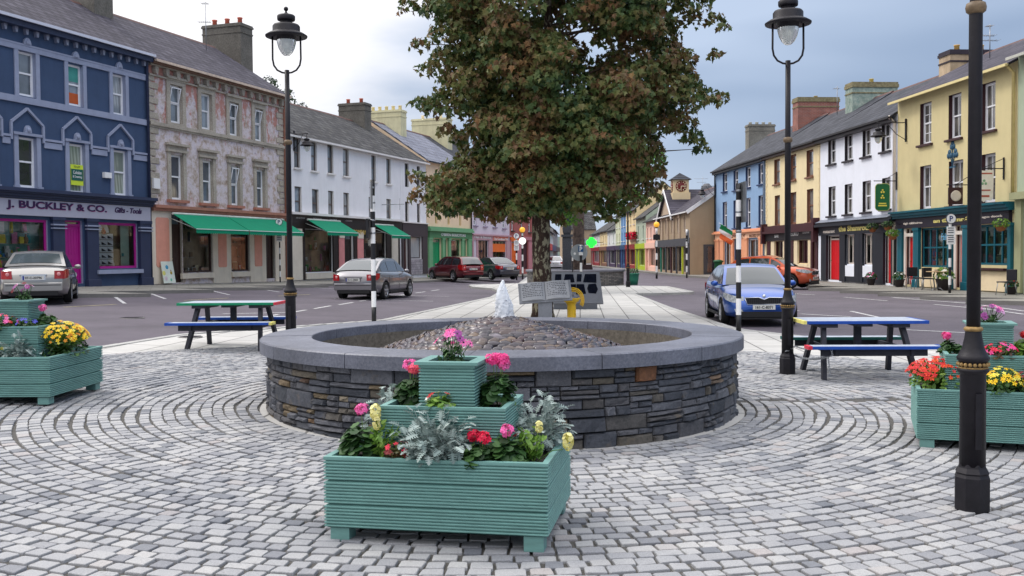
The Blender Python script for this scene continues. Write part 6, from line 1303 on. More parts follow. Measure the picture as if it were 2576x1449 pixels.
# ================================================================== TREES
MAPLE = [(0, -.12), (.22, -.16), (.62, .02), (.42, .22), (.82, .50), (.46, .52), (.30, .62), (.22, .80), (0, 1.15), (-.22, .80), (-.30, .62), (-.46, .52), (-.82, .50), (-.42, .22), (-.62, .02), (-.22, -.16)]
def leaves_mesh(name, P, OUT, mats, size, parent, shape=MAPLE, droop=.6):
    n = len(P); up = np.array([0, 0, 1.]); rn = RNG.normal(0, 1, (n, 3))
    nn = OUT*.85+up*.25+rn*.5; nn /= np.linalg.norm(nn, axis=1)[:, None]
    tp = OUT*.5-up*droop+RNG.normal(0, .45, (n, 3)); tp -= nn*(tp*nn).sum(1)[:, None]; tp /= np.linalg.norm(tp, axis=1)[:, None]; sd = np.cross(tp, nn)
    T = np.array(shape); k = len(T); s = size*RNG.uniform(.65, 1.25, n)
    fold = RNG.uniform(.05, .5, n)
    V = P[:, None, :]+(sd[:, None, :]*T[None, :, 0, None]+tp[:, None, :]*T[None, :, 1, None])*s[:, None, None]*.62
    V = V+nn[:, None, :]*((np.abs(T[:, 0])[None, :, None]*fold[:, None, None]-.22*(T[:, 1]**2)[None, :, None])*s[:, None, None]*.62)
    F = np.arange(n*k).reshape(n, k)
    return big_mesh(name, V.reshape(-1, 3), F, mats, parent=parent)
def clump_leaves(cs, per, rad):
    P = []; O = []
    for (c, r, ax) in cs:
        m = int(per*(r/rad)**2); d = RNG.normal(0, 1, (m, 3)); d /= np.linalg.norm(d, axis=1)[:, None]; d[:, 2] = np.abs(d[:, 2])*1.15-.45
        rr = r*RNG.uniform(.45, 1.0, m)**.7; p = np.array(c)+d*rr[:, None]*np.array([1, 1, 1.0]); P.append(p); o = d*.7+np.array(ax)*.7; o /= np.linalg.norm(o, axis=1)[:, None]; O.append(o)
    return np.concatenate(P), np.concatenate(O)
def mat_bark(lichen=True):
    a = NT('mottled_bark'); v = a.coord('Object', scale=(1, 1, .55)); n = a.noise(v, 9, 5, .6); v2 = a.coord('Object'); n2 = a.noise(a.coord('Object', scale=(1, 1, .3)), 24, 6, .8)
    col = a.ramp(n2, [(.3, (.022, .014, .012)), (.7, (.085, .055, .042))])
    if lichen: f = a.ramp(n, [(.52, (0, 0, 0)), (.56, (1, 1, 1))]); col = a.mix(f, col, a.ramp(n2, [(.3, (.20, .18, .12)), (.7, (.38, .35, .25))]))
    a.col(col); a.set(.9, spec=.2); a.bump(n2, .9, .04); return a.m
BARK = mat_bark()
TX, TY = .80, 25.5
def big_tree():
    t = thing('maple_tree', 'large maple with bronze green leaves and lichen spotted trunk', 'tree', (TX, TY, gz(TX, TY)))
    m = MB(); pts = [(0, 0, -.1), (0, 0, .15), (.0, 0, .8), (-.03, 0, 1.6), (-.03, 0, 2.4), (-.02, .05, 3.2), (.05, .1, 4.4), (.12, .15, 6), (.2, .2, 8), (.25, .2, 10)]
    m.tube(pts, [.36, .29, .25, .235, .24, .22, .18, .14, .09, .04], 18); m.build('trunk', BARK, t)
    def X2(x): return (x-CX)/FPX*TY
    def Z2(y): return CAMH+(642-y)/FPX*TY
    # outline of the crown: (picture row, left, right)
    rows = [(-560, 1290, 1560), (-470, 1180, 1660), (-340, 1090, 1750), (-180, 1040, 1800), (0, 1035, 1800), (80, 1062, 1808), (140, 1070, 1775), (200, 1078, 1765), (262, 1052, 1800), (310, 1110, 1745), (370, 1150, 1755), (410, 1120, 1700), (440, 1040, 1660), (490, 1030, 1640), (525, 1080, 1550), (548, 1290, 1490)]
    ys = [Z2(r[0]) for r in rows][::-1]; xls = [X2(r[1]) for r in rows][::-1]; xrs = [X2(r[2]) for r in rows][::-1]
    cs = []; lb = MB(); n = 0; rnd = random.Random(11)
    while n < 660:
        z = rnd.uniform(ys[0], ys[-1]); xl = np.interp(z, ys, xls); xr = np.interp(z, ys, xrs); xc = (xl+xr)/2; hw = (xr-xl)/2
        a = rnd.uniform(0, 2*pi); q = rnd.uniform(0, 1)**.33; r = rnd.uniform(.32, .74)
        if hw < r*.8: continue
        if z < Z2(400) and rnd.random() < .25: q = rnd.uniform(.2, 1)
        hy = min(hw*.85, 3.4) if z > Z2(420) else min(hw*.7, 2.2)
        x = xc+(hw-r*.85)*q*cos(a); y = TY+(hy)*q*sin(a)
        zz = z+.35*(1-q)*0
        if X2(1180) > x and z < Z2(415) and abs(y-TY) > 1.3: continue
        cs.append(((x, y, zz), r, ((x-TX-.4)/4.2, (y-TY)/4.2, .12))); n += 1
    # explicit sprays for the outline bumps seen in the photo
    for (X, Y, r) in ((1035, 20, .35), (1060, 115, .3), (1075, 180, .3), (1058, 262, .3), (1085, 268, .32), (1120, 250, .35), (1130, 330, .3), (1160, 350, .3), (1050, 445, .28), (1048, 495, .3), (1085, 470, .4), (1120, 500, .35), (1130, 515, .28), (1165, 440, .4), (1200, 455, .4), (1180, 500, .26), (1812, 250, .26), (1790, 262, .3), (1818, 80, .22), (1800, 60, .3), (1800, 150, .25), (1765, 380, .26), (1745, 350, .35), (1730, 320, .35), (1710, 300, .3), (1655, 440, .35), (1655, 470, .26), (1640, 500, .3), (1600, 515, .3), (1560, 530, .3), (1520, 545, .26), (1540, 552, .16), (1350, 535, .3), (1380, 545, .26), (1330, 500, .35), (1240, 490, .35), (1270, 470, .3), (1230, 520, .2)):
        y = TY+rnd.uniform(-.9, .5); k = y/TY; cs.append((((X-CX)/FPX*y, y, CAMH+(642-Y)/FPX*y), r, (0.0+(X-1400)/420, -.4, .05)))
    for i, (c, r, ax) in enumerate(cs):
        if (i % 11 == 0 and i < 660) or (i >= 660 and i % 2):
            z0 = max(3.1, min(c[2]-.5, 9.0)); s = Vector((.02*z0, .015*z0, z0)); e = Vector((c[0]-TX, c[1]-TY, c[2])); md = s.lerp(e, .5)+Vector((0, 0, .15+rnd.uniform(-.1, .35)))
            L = (e-s).length; lb.tube([s, md, e], [.012+.008*L, .008+.005*L, .006], 5, 0, False)
    br = lb.build('branches', paint((84, 70, 60), .9, .3, 9, name='branch_bark'), t)
    P, O = clump_leaves(cs, 74, .40); P = P-np.array([TX, TY, 0.]); print('leaves', len(P))
    LM = mat_leaf('bronze_maple_leaf', [(0, (.020, .046, .020)), (.22, (.035, .075, .026)), (.40, (.075, .12, .034)), (.52, (.14, .155, .045)), (.62, (.16, .13, .045)), (.72, (.15, .085, .042)), (.84, (.26, .135, .055)), (.93, (.33, .21, .085)), (1, (.11, .055, .042))], .5, .22, patch=.95)
    leaves_mesh('crown', P, O, LM, .182, t)
    # loose sticks at the trunk, seen low in the crown
    return t
big_tree()
def small_tree(name, label, x, y, z0, H, cz, rx, ry, rz, n, per, size, stops, cx=0, trunk=.16, rad=.45, group=None, shape=MAPLE):
    t = thing(name, label, 'tree', (x, y, z0), group=group); m = MB(); m.tube([(0, 0, -.1), (cx*.1, 0, cz*.4), (cx*.6, 0, cz)], [trunk, trunk*.8, trunk*.4], 10); m.build('trunk', paint((70, 60, 50), .9, .3, 9, name='branch_bark'), t)
    cs = []; lb = MB(); rnd = random.Random(int(x*100)+5)
    for i in range(n):
        a = rnd.uniform(0, 2*pi); ph = math.asin(rnd.uniform(-1, 1)); q = rnd.uniform(0, 1)**.4; d = Vector((cos(a)*cos(ph), sin(a)*cos(ph), sin(ph))); c = (cx+d.x*rx*q, d.y*ry*q, cz+d.z*rz*q); cs.append((c, rad*rnd.uniform(.7, 1.3), (d.x, d.y, .15)))
        if i % 4 == 0: lb.tube([(cx*.3, 0, cz*.6), ((c[0]+cx*.3)/2, c[1]/2, (c[2]+cz*.6)/2), c], [trunk*.35, trunk*.2, .01], 5, 0, False)
    lb.build('branches', paint((70, 60, 50), .9, .3, 9, name='branch_bark'), t); P, O = clump_leaves(cs, per, rad); leaves_mesh('crown', P, O, mat_leaf(name+'_leaf', stops, .5, .3, patch=1.2), size, t, shape)
    return t
GS = [(0, (.03, .09, .015)), (.4, (.07, .17, .025)), (.7, (.13, .27, .04)), (1, (.20, .34, .06))]
small_tree('maple_tree', 'bright green tree further along the median behind the bronze maple', 1.15, 44, .0, 7, 5.9, 4.5, 3.0, 2.7, 190, 60, .19, GS, cx=1.4, rad=.5)
DG = [(0, (.01, .025, .012)), (.6, (.03, .06, .025)), (1, (.06, .10, .035))]
small_tree('garden_tree', 'dark tree top showing over the slate roof of the peeling shop', -15.4, 63.5, 0, 12, 11.5, 2.2, 2.0, 1.6, 40, 60, .16, DG, rad=.5)
# wooded hills closing the horizon
m = MB(); vs = []; n = 90
for i in range(n+1):
    x = -500+1000*i/n; h = 9+7*sin(i*.31)+4*sin(i*.83+1)+2.5*sin(i*2.1); vs += [(x, 560+30*sin(i*.2), -2), (x, 600+30*sin(i*.2), h*.55), (x, 700, h)]
m.add(vs, [(3*i+k, 3*i+3+k, 3*i+4+k, 3*i+1+k) for i in range(n) for k in range(2)], 0, True); m.build('hills', mat_speckle('wooded_hill', (.05, .075, .07), (.09, .12, .10), .15, .95, .0, .3), kind='structure')

# ================================================================== LAMP POSTS
GLOBE = None
a = NT('frosted_globe'); a.col((.72, .76, .74)); a.set(.12, spec=.7, coat=.5); a.b.inputs['Transmission Weight'].default_value = .35; GLOBE = a.m
def lantern(t, z, yoke=True, s=1.0):
    """z = top of the post, or the hanging point when there is no yoke"""
    if yoke:
        m = MB(); m.tube([(-.205, 0, z+.50), (-.207, 0, z+.16), (-.19, 0, z+.07), (-.14, 0, z+.0), (-.07, 0, z-.035), (0, 0, z-.045), (.07, 0, z-.035), (.14, 0, z+.0), (.19, 0, z+.07), (.207, 0, z+.16), (.205, 0, z+.50)], .014, 8); yk = m.build('yoke', IRON, t); b0 = z+.50
    else: b0 = z
    m = MB(); m.lathe([(.14, b0-.07), (.145, b0-.005), (.30, b0-.02), (.305, b0+.0), (.25, b0+.035), (.205, b0+.05), (.198, b0+.06), (.198, b0+.135), (.18, b0+.16), (.10, b0+.185), (.085, b0+.20), (.10, b0+.215), (.125, b0+.222), (.130, b0+.24), (.130, b0+.285), (.115, b0+.30), (.045, b0+.318), (.02, b0+.335), (.012, b0+.36)], 28); m.ball((0, 0, b0+.39), .034, 12, 8)
    h = m.build('lamp_shade', IRON, t); m = MB(); m.lathe([(.14, b0-.065), (.138, b0-.10), (.118, b0-.18), (.085, b0-.245), (.045, b0-.285), (.001, b0-.298)], 24, caps=False); m.build('globe', GLOBE, h)
def lamp_post(label, x, y, z=None, s=1.0):
    z = gz(x, y)+.01 if z is None else z
    t = thing('street_lamp', label, 'street lamp', (x, y, z), group='black street lamps on the square'); t.scale = (s, s, s)
    m = MB(); m.lathe([(.108, -.05), (.108, .215), (.098, .235), (.104, .245), (.086, .275), (.080, .30)], 8, sm=False); m.build('base', IRON, t)
    m = MB(); m.lathe([(.078, .285), (.076, .86), (.080, .87), (.094, .885), (.094, .90), (.082, .905), (.082, .945), (.096, .955), (.098, .972), (.088, .985), (.066, 1.03), (.053, 1.09), (.047, 1.135), (.046, 1.15)], 24); m.box(-.02, .02, -.085, -.06, .40, .75); m.build('shaft', IRON, t)
    m = MB(); m.lathe([(.083, .90), (.092, .905), (.083, .912)], 24)
    for k in range(20): m.ball((.088*cos(2*pi*k/20), .088*sin(2*pi*k/20), .928), .0135, 6, 4)
    m.build('gold_collar', GOLD, t); m = MB(); m.lathe([(.046, 1.135), (.056, 1.142), (.058, 1.152), (.050, 1.162), (.042, 1.165)], 20); m.build('gold_ring', GOLD, t)
    m = MB(); m.lathe([(.0415, 1.15), (.040, 3.12), (.036, 3.20), (.034, 4.21)], 18); m.build('pole', IRON, t)
    m = MB(); m.lathe([(.040, 3.115), (.058, 3.13), (.062, 3.155), (.056, 3.18), (.036, 3.19)], 18); m.build('collar_ring', paint((110, 92, 70), .5, .3, 12), t)
    lantern(t, 4.21); return t
p = gnd(2445, 1287); lamp_post('nearest black lamp post, its lantern above the frame, before the right planter', p.x, p.y)
p = gnd(1981, 943); lamp_post('black lamp post between the fountain and the right picnic table', p.x, p.y, s=1.0)
yl = 14.9; lamp_post('black lamp post behind the fountain beside the left picnic table', (735-CX)/FPX*yl-.03, yl, s=1.035)
p = gnd(1580, 722); lamp_post('distant lamp post next to the round green pot', p.x, p.y, s=1.05)

def bracket_lamp(row, X, Y, out_, label, arm_z=.5):
    """lantern hung from an iron arm fixed to a facade; X,Y = picture place of the wall plate"""
    u, z = row.uz(X, Y); q = row.o+row.d*u+row.n*.02; t = thing('bracket_lamp', label, 'wall lamp', (q.x, q.y, z), math.atan2(row.d.y, row.d.x), 'lanterns on wall brackets')
    m = MB(); m.box(-.04, .04, -.05, .0, -.55, .45); m.tube([(0, -.04, .28), (0, -out_, .28)], .022, 6); m.tube([(0, -.04, -.45), (0, -out_*.35, -.22), (0, -out_*.7, .25)], .016, 6); m.tube([(0, -out_, .30), (0, -out_, .08)], .014, 6); m.ball((0, -out_-.04, .28), .035, 8, 5); m.build('bracket', IRON, t)
    h = bpy.data.objects.new('lamp_head', None)
    mm = MB(M=Matrix.Translation((0, -out_, -.30)) @ Matrix.Scale(1.12, 4)); b0 = 0
    mm.lathe([(.14, b0-.07), (.145, b0-.005), (.30, b0-.02), (.305, b0+.0), (.25, b0+.035), (.198, b0+.06), (.198, b0+.135), (.10, b0+.185), (.085, b0+.20), (.125, b0+.222), (.130, b0+.285), (.045, b0+.318), (.012, b0+.36)], 20); lh = mm.build('lamp_shade', IRON, t)
    mm = MB(M=Matrix.Translation((0, -out_, -.30)) @ Matrix.Scale(1.12, 4)); mm.lathe([(.14, -.065), (.138, -.10), (.118, -.18), (.085, -.245), (.001, -.298)], 18, caps=False); mm.build('globe', GLOBE, lh)
bracket_lamp(RR, 2281, 325, 1.25, 'black iron lantern on the bracket at the left edge of the yellow pub')
bracket_lamp(RL, 738, 352, .75, 'black lantern under the eaves of the long white house')
bracket_lamp(RR, 1801, 478, 1.0, 'black lantern on the corner of the light blue house')

# ================================================================== PICNIC TABLES
CHAR = paint((44, 45, 54), .75, .2, 8, bump=.2, name='charcoal_timber'); CHG = paint((24, 74, 66), .7, .1, 8)
def tabp(c, name='painted_plank'): return paint(c, .55, .12, 12, spec=.3, name=name)
TB = tabp((28, 74, 162)); TG = tabp((12, 130, 90)); TW = tabp((168, 176, 188)); TR_ = tabp((200, 50, 70)); TY_ = tabp((225, 215, 120)); TGD = tabp((30, 92, 84))
def picnic(label, x, y, rz, top, ends, fb, fbe, rb, scale=1.0):
    t = thing('picnic_table', label, 'picnic table', (x, y, gz(x, y)+.015), rz, 'picnic tables beside the fountain'); L = .80
    for sx in (-1, 1):
        for sy in (-1, 1):
            m = MB(); m.beam((sx*.50, sy*.20, .70), (sx*.585, sy*.56, -.01), .095, .055, up=(1, 0, 0)); m.build('leg', CHAR, t)
        m = MB(); m.beam((sx*.53-sx*.06, -.74, .37), (sx*.53-sx*.06, .74, .37), .045, .09); m.beam((sx*.46, -.34, .68), (sx*.46, .34, .68), .22, .05); m.build('cross_beam', CHAR, t)
    m = MB(); m.beam((0, -.32, .685), (0, .32, .685), .20, .035); m.box(-.045, .045, -.03, .03, .30, .67); m.beam((-.47, 0, .34), (.47, 0, .34), .04, .09); m.build('centre_brace', CHAR, t)
    for i, yy in enumerate((-.285, -.095, .095, .285)):
        m = MB(); m.box(-L, L, yy-.088, yy+.088, .705, .748, bev=.004); m.box(-L-.002, -L+.05, yy-.0885, yy+.0885, .7045, .7485, 1); m.build('table_plank', [top if i in (0, 3) else TW, ends[0] if i == 0 else top], t) if False else None
    cols = [top, TW, TW, top]
    m = MB()
    for i, yy in enumerate((-.285, -.095, .095, .285)): m.box(-L+.045, L-.045, yy-.088, yy+.088, .705, .745, 0, bev=.004); m.box(-L+.05, L-.05, yy-.084, yy+.084, .744, .7475, 1); 
    for s, k in ((-1, 2), (1, 3)):
        for yy in (-.285, -.095, .095, .285): m.box(min(s*L, s*(L-.045)), max(s*L, s*(L-.045)), yy-.088, yy+.088, .705, .7475, k)
    m.build('table_top', [top, TW, ends[0], ends[1]], t)
    for sy, c, ce in ((-1, fb, fbe), (1, rb, (rb, rb))):
        yy = sy*.69; m = MB(); L2 = .84; m.box(-L2+.05, L2-.05, yy-.115, yy+.115, .415, .455, 0, bev=.004); m.box(-L2+.06, L2-.06, yy-.108, yy+.108, .454, .4575, 1)
        m.box(-L2, -L2+.05, yy-.115, yy+.115, .415, .4575, 2); m.box(L2-.05, L2, yy-.115, yy+.115, .415, .4575, 3); m.build('bench', [c, TW, ce[0], ce[1]], t)
        m = MB(); m.box(-.66, .66, yy-sy*.0-.02, yy+.02, .325, .413); m.build('bench_rail', CHAR, t)
    return t
xt, yt = (2158-CX)/FPX*12.95, 12.95; picnic('blue edged picnic table with a green rear bench, right of the fountain', xt, yt, radians(-3), TB, (TY_, TB), TB, (TR_, TB), TGD); RTX, RTY = xt, yt
xt, yt = (586-CX)/FPX*15.9, 15.9; picnic('green edged picnic table with blue benches, left of the fountain', xt, yt, radians(-1), TG, (TG, TR_), TB, (TB, TY_), TB)
# chain locking the right table to the lamp post
def chain(label, pts):
    m = MB(); P = []
    for a_, b_ in zip(pts[:-1], pts[1:]):
        a_, b_ = Vector(a_), Vector(b_); n = max(2, int((b_-a_).length/.026)); sag = .06*(b_-a_).length if abs(a_.z-b_.z) < .3 else 0
        for k in range(n): u = k/n; q = a_.lerp(b_, u); q.z -= sag*4*u*(1-u); P.append(q)
    for i in range(len(P)-1):
        d = (P[i+1]-P[i]).normalized(); e = d.orthogonal().normalized(); f = d.cross(e); w = e if i % 2 else f; c = (P[i]+P[i+1])/2; ring = [c+d*(.020*cos(t))+w*(.011*sin(t)) for t in [2*pi*k/8 for k in range(9)]]; m.tube(ring, .0035, 5, caps=False)
    o = m.build('chain', paint((176, 180, 186), .3, .15, 20, metal=.8)); o['label'] = label; o['category'] = 'chain'
pl = gnd(1981, 943); lx_, ly_ = pl.x, pl.y; bx, by = RTX-.62, RTY-.62
chain('silver chain tying the right picnic table to the lamp post', [(lx_-.05, ly_-.08, .33), (lx_+.085, ly_-.05, .40), (bx, by, .47), (bx+.02, by-.14, .47), (bx+.05, by-.1, .36), (lx_+.09, ly_-.02, .27), (bx+.02, by-.02, .36), (bx+.06, by, .05)])

# ================================================================== POLES, BEACONS, SIGNS
SB = paint((24, 24, 28), .4, .1, 5); SW = paint((232, 232, 232), .4, .05, 5)
def striped(t, h, r, n, first=0, name='pole'):
    m = MB(); 
    for k in range(n): m.lathe([(r, h*k/n), (r, h*(k+1)/n)], 14, mi=(k+first) % 2, caps=(k in (0, n-1)))
    return m.build(name, [SB, SW], t)
def sign_p(t, z, r=.30, rot=0, w=.5, plates=2, M=None):
    Mx = (M or Matrix.Identity(4)); m = MB(M=Mx @ Matrix.Translation((0, -.06, z)) @ Matrix.Rotation(radians(90), 4, 'X')); m.lathe([(r, -.015), (r, .015)], 24); d = m.build('sign_disc', SB if False else paint((40, 44, 60), .4, .05, 3), t)
    m = MB(M=Mx @ Matrix.Translation((0, -.078, z)) @ Matrix.Rotation(radians(90), 4, 'X')); m.lathe([(r*.88, 0), (r*.88, .004)], 24); m.build('sign_face', SW, d)
    tx = text_obj('lettering', 'P', paint((26, 44, 110), .5, 0, 3), d, -r*.32, r*.36, z-r*.52, z+r*.52, -.084, .004, bold=.02)
    m = MB()
    for k in range(plates): m.box(-r*.8, r*.8, -.075, -.06, z-r-.10-.34*(k+1)+.03, z-r-.10-.34*k)
    pl_ = m.build('sign_plate', SW, t); m = MB()
    for k in range(plates):
        for q in range(3): m.box(-r*.6, r*.5, -.079, -.0755, z-r-.17-.34*k-.08*q, z-r-.14-.34*k-.08*q)
    m.build('sign_print', paint((60, 64, 80), .5, .05, 3), pl_)
def pole_at(X, Yb, label, h, r=.055, n=9, first=0, d=None, road=False, rz=0, extras=None, name='sign_post', cat='sign post', group=None):
    p = gnd(X, Yb, 0 if not road else -.1) if d is None else Vector(((X-CX)/FPX*d, d, 0)); p.z = gz(p.x, p.y)
    t = thing(name, label, cat, p, rz, group); striped(t, h, r, n, first)
    if extras: extras(t)
    return t
def edge_signs(t):
    m = MB(); m.box(-.012, .012, -.32, .32, 2.62, 3.22); m.box(-.035, -.012, -.05, .05, 2.7, 3.15); s = m.build('sign_plate', paint((150, 152, 156), .4, .1, 5, metal=.3), t)
    m = MB(); m.box(-.13, -.07, -.22, .22, 1.95, 2.4); m.build('sign_plate', SB, t)
    m = MB()
    for z in (2.05, 2.35, 2.75, 3.1): m.lathe([(.062, z), (.066, z+.01), (.066, z+.03), (.062, z+.04)], 12)
    m.build('clamp', STEEL, t)
pole_at(941, 812, 'black and white banded post crossing the grey car, its signs seen edge on', 3.3, n=9, extras=edge_signs, group='black and white banded posts')
def edge2(t):
    m = MB(); m.box(.075, .10, -.3, .3, 2.3, 3.15); m.build('sign_plate', paint((120, 124, 130), .4, .1, 5, metal=.3), t); m = MB()
    for z in (2.1, 2.5, 2.95): m.lathe([(.062, z), (.066, z+.01), (.066, z+.03), (.062, z+.04)], 12)
    m.build('clamp', STEEL, t)
pole_at(1858, 833, 'black and white banded post in front of the blue car', 3.12, n=9, extras=edge2, group='black and white banded posts')
def psign(z, r=.2): return lambda t: sign_p(t, z, r)
pole_at(705, 711, 'slim banded post with a small round P sign, by the green awning', 3.05, r=.035, n=11, extras=psign(2.9, .17), group='parking sign posts')
pole_at(2389, 739, 'slim banded post with a small round P sign, outside the yellow pub', 2.95, r=.05, n=9, extras=psign(2.75, .19), group='parking sign posts')
def centre_sign(t):
    m = MB(M=Matrix.Translation((-.08, .10, 1.75)) @ Matrix.Rotation(radians(90), 4, 'X')); m.lathe([(.40, 0), (.40, .02)], 32); d = m.build('round_sign_back', paint((150, 156, 160), .45, .08, 4), t, label='grey back of a round road sign')
    m = MB(M=Matrix.Translation((-.29, .078, 1.70)) @ Matrix.Rotation(radians(90), 4, 'X')); m.lathe([(.06, 0), (.06, .006)], 16); m.build('sticker', SW, d)
    m = MB(); m.box(-.13, .11, -.08, -.06, 1.78, 2.05); f = m.build('sign_face', paint((34, 84, 130), .5, .05, 3), t); text_obj('lettering', 'P', SW, f, -.07, .06, 1.81, 2.02, -.082, .004, bold=.02)
    m = MB(); m.box(-.11, .09, -.08, -.06, 1.62, 1.76); m.build('sign_plate', SW, t)
pole_at(1462, 690, 'banded post with a blue P sign in front of a round grey sign back', 2.1, r=.055, n=5, first=1, d=46.5, extras=centre_sign, group='parking sign posts')
AMB = mat_emit(srgb((235, 170, 50)), .55)
def beacon(globe_h, extra=True, white_disc=False):
    def f(t):
        m = MB(); m.ball((0, 0, globe_h), .19, 16, 10); m.build('beacon_globe', AMB if not white_disc else AMB, t, label='amber globe')
        m = MB(); m.lathe([(.09, globe_h-.22), (.10, globe_h-.17)], 12)
        if extra: m.box(-.22, .22, -.08, .08, globe_h-1.0, globe_h-.65)
        m.build('beacon_fitting', SB, t)
        if white_disc:
            m = MB(M=Matrix.Translation((0, -.08, globe_h-.75)) @ Matrix.Rotation(radians(90), 4, 'X')); m.lathe([(.24, 0), (.24, .02)], 24); m.build('round_lamp', mat_emit((.95, .95, .92), .8), t)
    return f
pole_at(1652, 701, 'crossing beacon with amber globe by the clock turret house', 3.35, r=.07, n=8, extras=beacon(3.55), name='crossing_beacon', cat='crossing beacon', group='belisha beacons at the crossing')
pole_at(1315, 704, 'crossing beacon with amber globe in front of the red brick house', 3.35, r=.06, n=8, extras=beacon(3.35, False, True), name='crossing_beacon', cat='crossing beacon', d=66, group='belisha beacons at the crossing')
pole_at(1728, 703, 'banded post at the corner of the dark shopfront below the clock turret', 3.2, r=.06, n=8, d=64, extras=edge2, group='black and white banded posts')
pole_at(1300, 700, 'banded post with white sign plates left of the amber beacon', 3.1, r=.05, n=7, d=64, extras=psign(2.9, .2), group='parking sign posts')
pole_at(1441, 680, 'thin banded post beside the stone statue plinth', 2.0, r=.035, n=3, first=1, d=49.5, group='black and white banded posts')

# hanging pub signs
def hung(row, X, Y, out_, label, build, name='hanging_sign'):
    u, z = row.uz(X, Y); q = row.o+row.d*u+row.n*.02; t = thing(name, label, 'pub sign', (q.x, q.y, z), math.atan2(row.d.y, row.d.x), 'hanging signs of the pubs'); m = MB(); m.tube([(0, 0, 0), (0, -out_, 0)], .02, 6); m.box(-.03, .03, -.03, 0, -.4, .4); m.tube([(0, -.02, .36), (0, -out_*.6, .02)], .012, 5); m.build('bracket', IRON, t); build(t); return t
GS1 = paint((16, 100, 62), .45, .06, 3)
def green_sign(t):
    Mx = Matrix.Translation((0, -.66, -.72)) @ Matrix.Rotation(radians(90), 4, 'Z'); m = MB(M=Mx)
    pts = []; n = 8
    for cx_, cz_, a0 in ((.16, .42, 0), (-.16, .42, 90), (-.16, -.42, 180), (.16, -.42, 270)):
        for k in range(n+1): t_ = radians(a0+90*k/n); pts.append((cx_+.16*cos(t_), cz_+.16*sin(t_)))
    m.prism(pts, -.03, .03); b_ = m.build('sign_board', GS1, t); m = MB(M=Mx); 
    ring = [(p_[0]*1.05, -.034, p_[1]*1.03) for p_ in pts]; m.tube(ring+[ring[0]], .014, 5, caps=False); m.build('sign_rim', paint((180, 190, 120), .5, .1, 5), b_)
    m = MB(M=Mx)
    for dz in (.25, 0): 
        for q in range(3): m.ball((.06*cos(2.1*q+1.57), -.036, dz+.06*sin(2.1*q+1.57)), .045, 8, 4, sc=(1, .2, 1))
    m.box(-.17, .17, -.036, -.031, -.30, -.25); m.box(-.2, .2, -.036, -.031, -.40, -.34); m.build('sign_emblem', paint((230, 215, 90), .5, .05, 3), b_)
hung(RR, 2257, 455, 1.05, 'green rounded pub sign hanging by the white pub', green_sign)
def white_sign(t):
    Mx = Matrix.Translation((0, -.75, -.62)) @ Matrix.Rotation(radians(90), 4, 'Z'); m = MB(M=Mx)
    m.prism([(-.36, .55), (-.34, -.4), (-.28, -.52), (-.1, -.5), (0, -.58), (.1, -.5), (.28, -.52), (.34, -.4), (.36, .55), (.2, .58), (0, .54), (-.2, .58)], -.02, .02); b_ = m.build('sign_board', paint((226, 220, 205), .6, .08, 4), t)
    m = MB(M=Mx); m.box(-.3, .3, -.028, -.021, .42, .47); m.box(-.24, .24, -.028, -.021, -.18, -.13); m.box(-.2, .2, -.028, -.021, -.4, -.33); m.build('sign_print', paint((170, 90, 70), .6, .1, 4), b_)
    m = MB(M=Mx)
    for q in range(3): m.ball((.07*cos(2.1*q+1.57), -.026, .12+.07*sin(2.1*q+1.57)), .05, 8, 4, sc=(1, .2, 1))
    m.build('sign_emblem', paint((130, 170, 130), .6, .1, 4), b_)
hung(RR, 2527, 424, 1.3, 'white scroll shaped sign hanging before the yellow pub', white_sign)
def round_sign(t):
    Mx = Matrix.Translation((0, -.6, -.42)) @ Matrix.Rotation(radians(90), 4, 'Z') ; m = MB(M=Mx); m.box(-.28, .28, -.03, .03, -.32, .32); b_ = m.build('sign_board', paint((60, 34, 36), .5, .1, 4), t); m = MB(M=Mx @ Matrix.Translation((0, -.035, 0)) @ Matrix.Rotation(radians(90), 4, 'X')); m.lathe([(.2, 0), (.21, .01), (.17, .012)], 20); m.build('sign_ring', paint((215, 205, 190), .5, .1, 4), b_)
hung(RR, 2443, 465, .95, 'small dark sign with a pale ring on the yellow pub', round_sign)
# green lit pharmacy cross
p = at(1488, 610, 118); t = thing('pharmacy_cross', 'bright green lit cross hanging in the far street', 'shop sign', p); E = mat_emit((.02, 1.0, .06), 1.0); m = MB(); m.box(-.62, .62, -.1, .1, -.24, .24); m.box(-.24, .24, -.101, .101, -.62, .62); m.box(-.42, .42, -.099, .099, -.42, .42); m.build('lit_cross', E, t); m = MB(); m.box(0, 1.4, -.04, .04, -.03, .03); m.build('bracket', IRON, t)
# Irish tricolour on a short pole at the blue corner house
u, z = RR.uz(1858, 590); q = RR.o+RR.d*u+RR.n*.05; t = thing('flag', 'green white and orange flag on a slanting pole at the blue corner house', 'flag', (q.x, q.y, z), math.atan2(RR.d.y, RR.d.x)); m = MB(); m.tube([(0, 0, 0), (0, -1.3, .8)], .02, 6); m.build('flag_pole', WHITE, t)
m = MB(); vs = []; n = 12
for i in range(n+1):
    for j in range(5): a_ = i/n; vs.append((.05*sin(i*1.1+j), -1.25+.85*(j/4)+.05*sin(i*.9), .76-.48*(j/4)-1.0*a_))
for i in range(n):
    for j in range(4): m.add([vs[i*5+j], vs[i*5+j+1], vs[(i+1)*5+j+1], vs[(i+1)*5+j]], [(0, 1, 2, 3)], min(2, i*3//n), True)
m.build('cloth', [paint((20, 130, 80), .8, .05, 4), WHITE, paint((225, 110, 60), .8, .05, 4)], t)

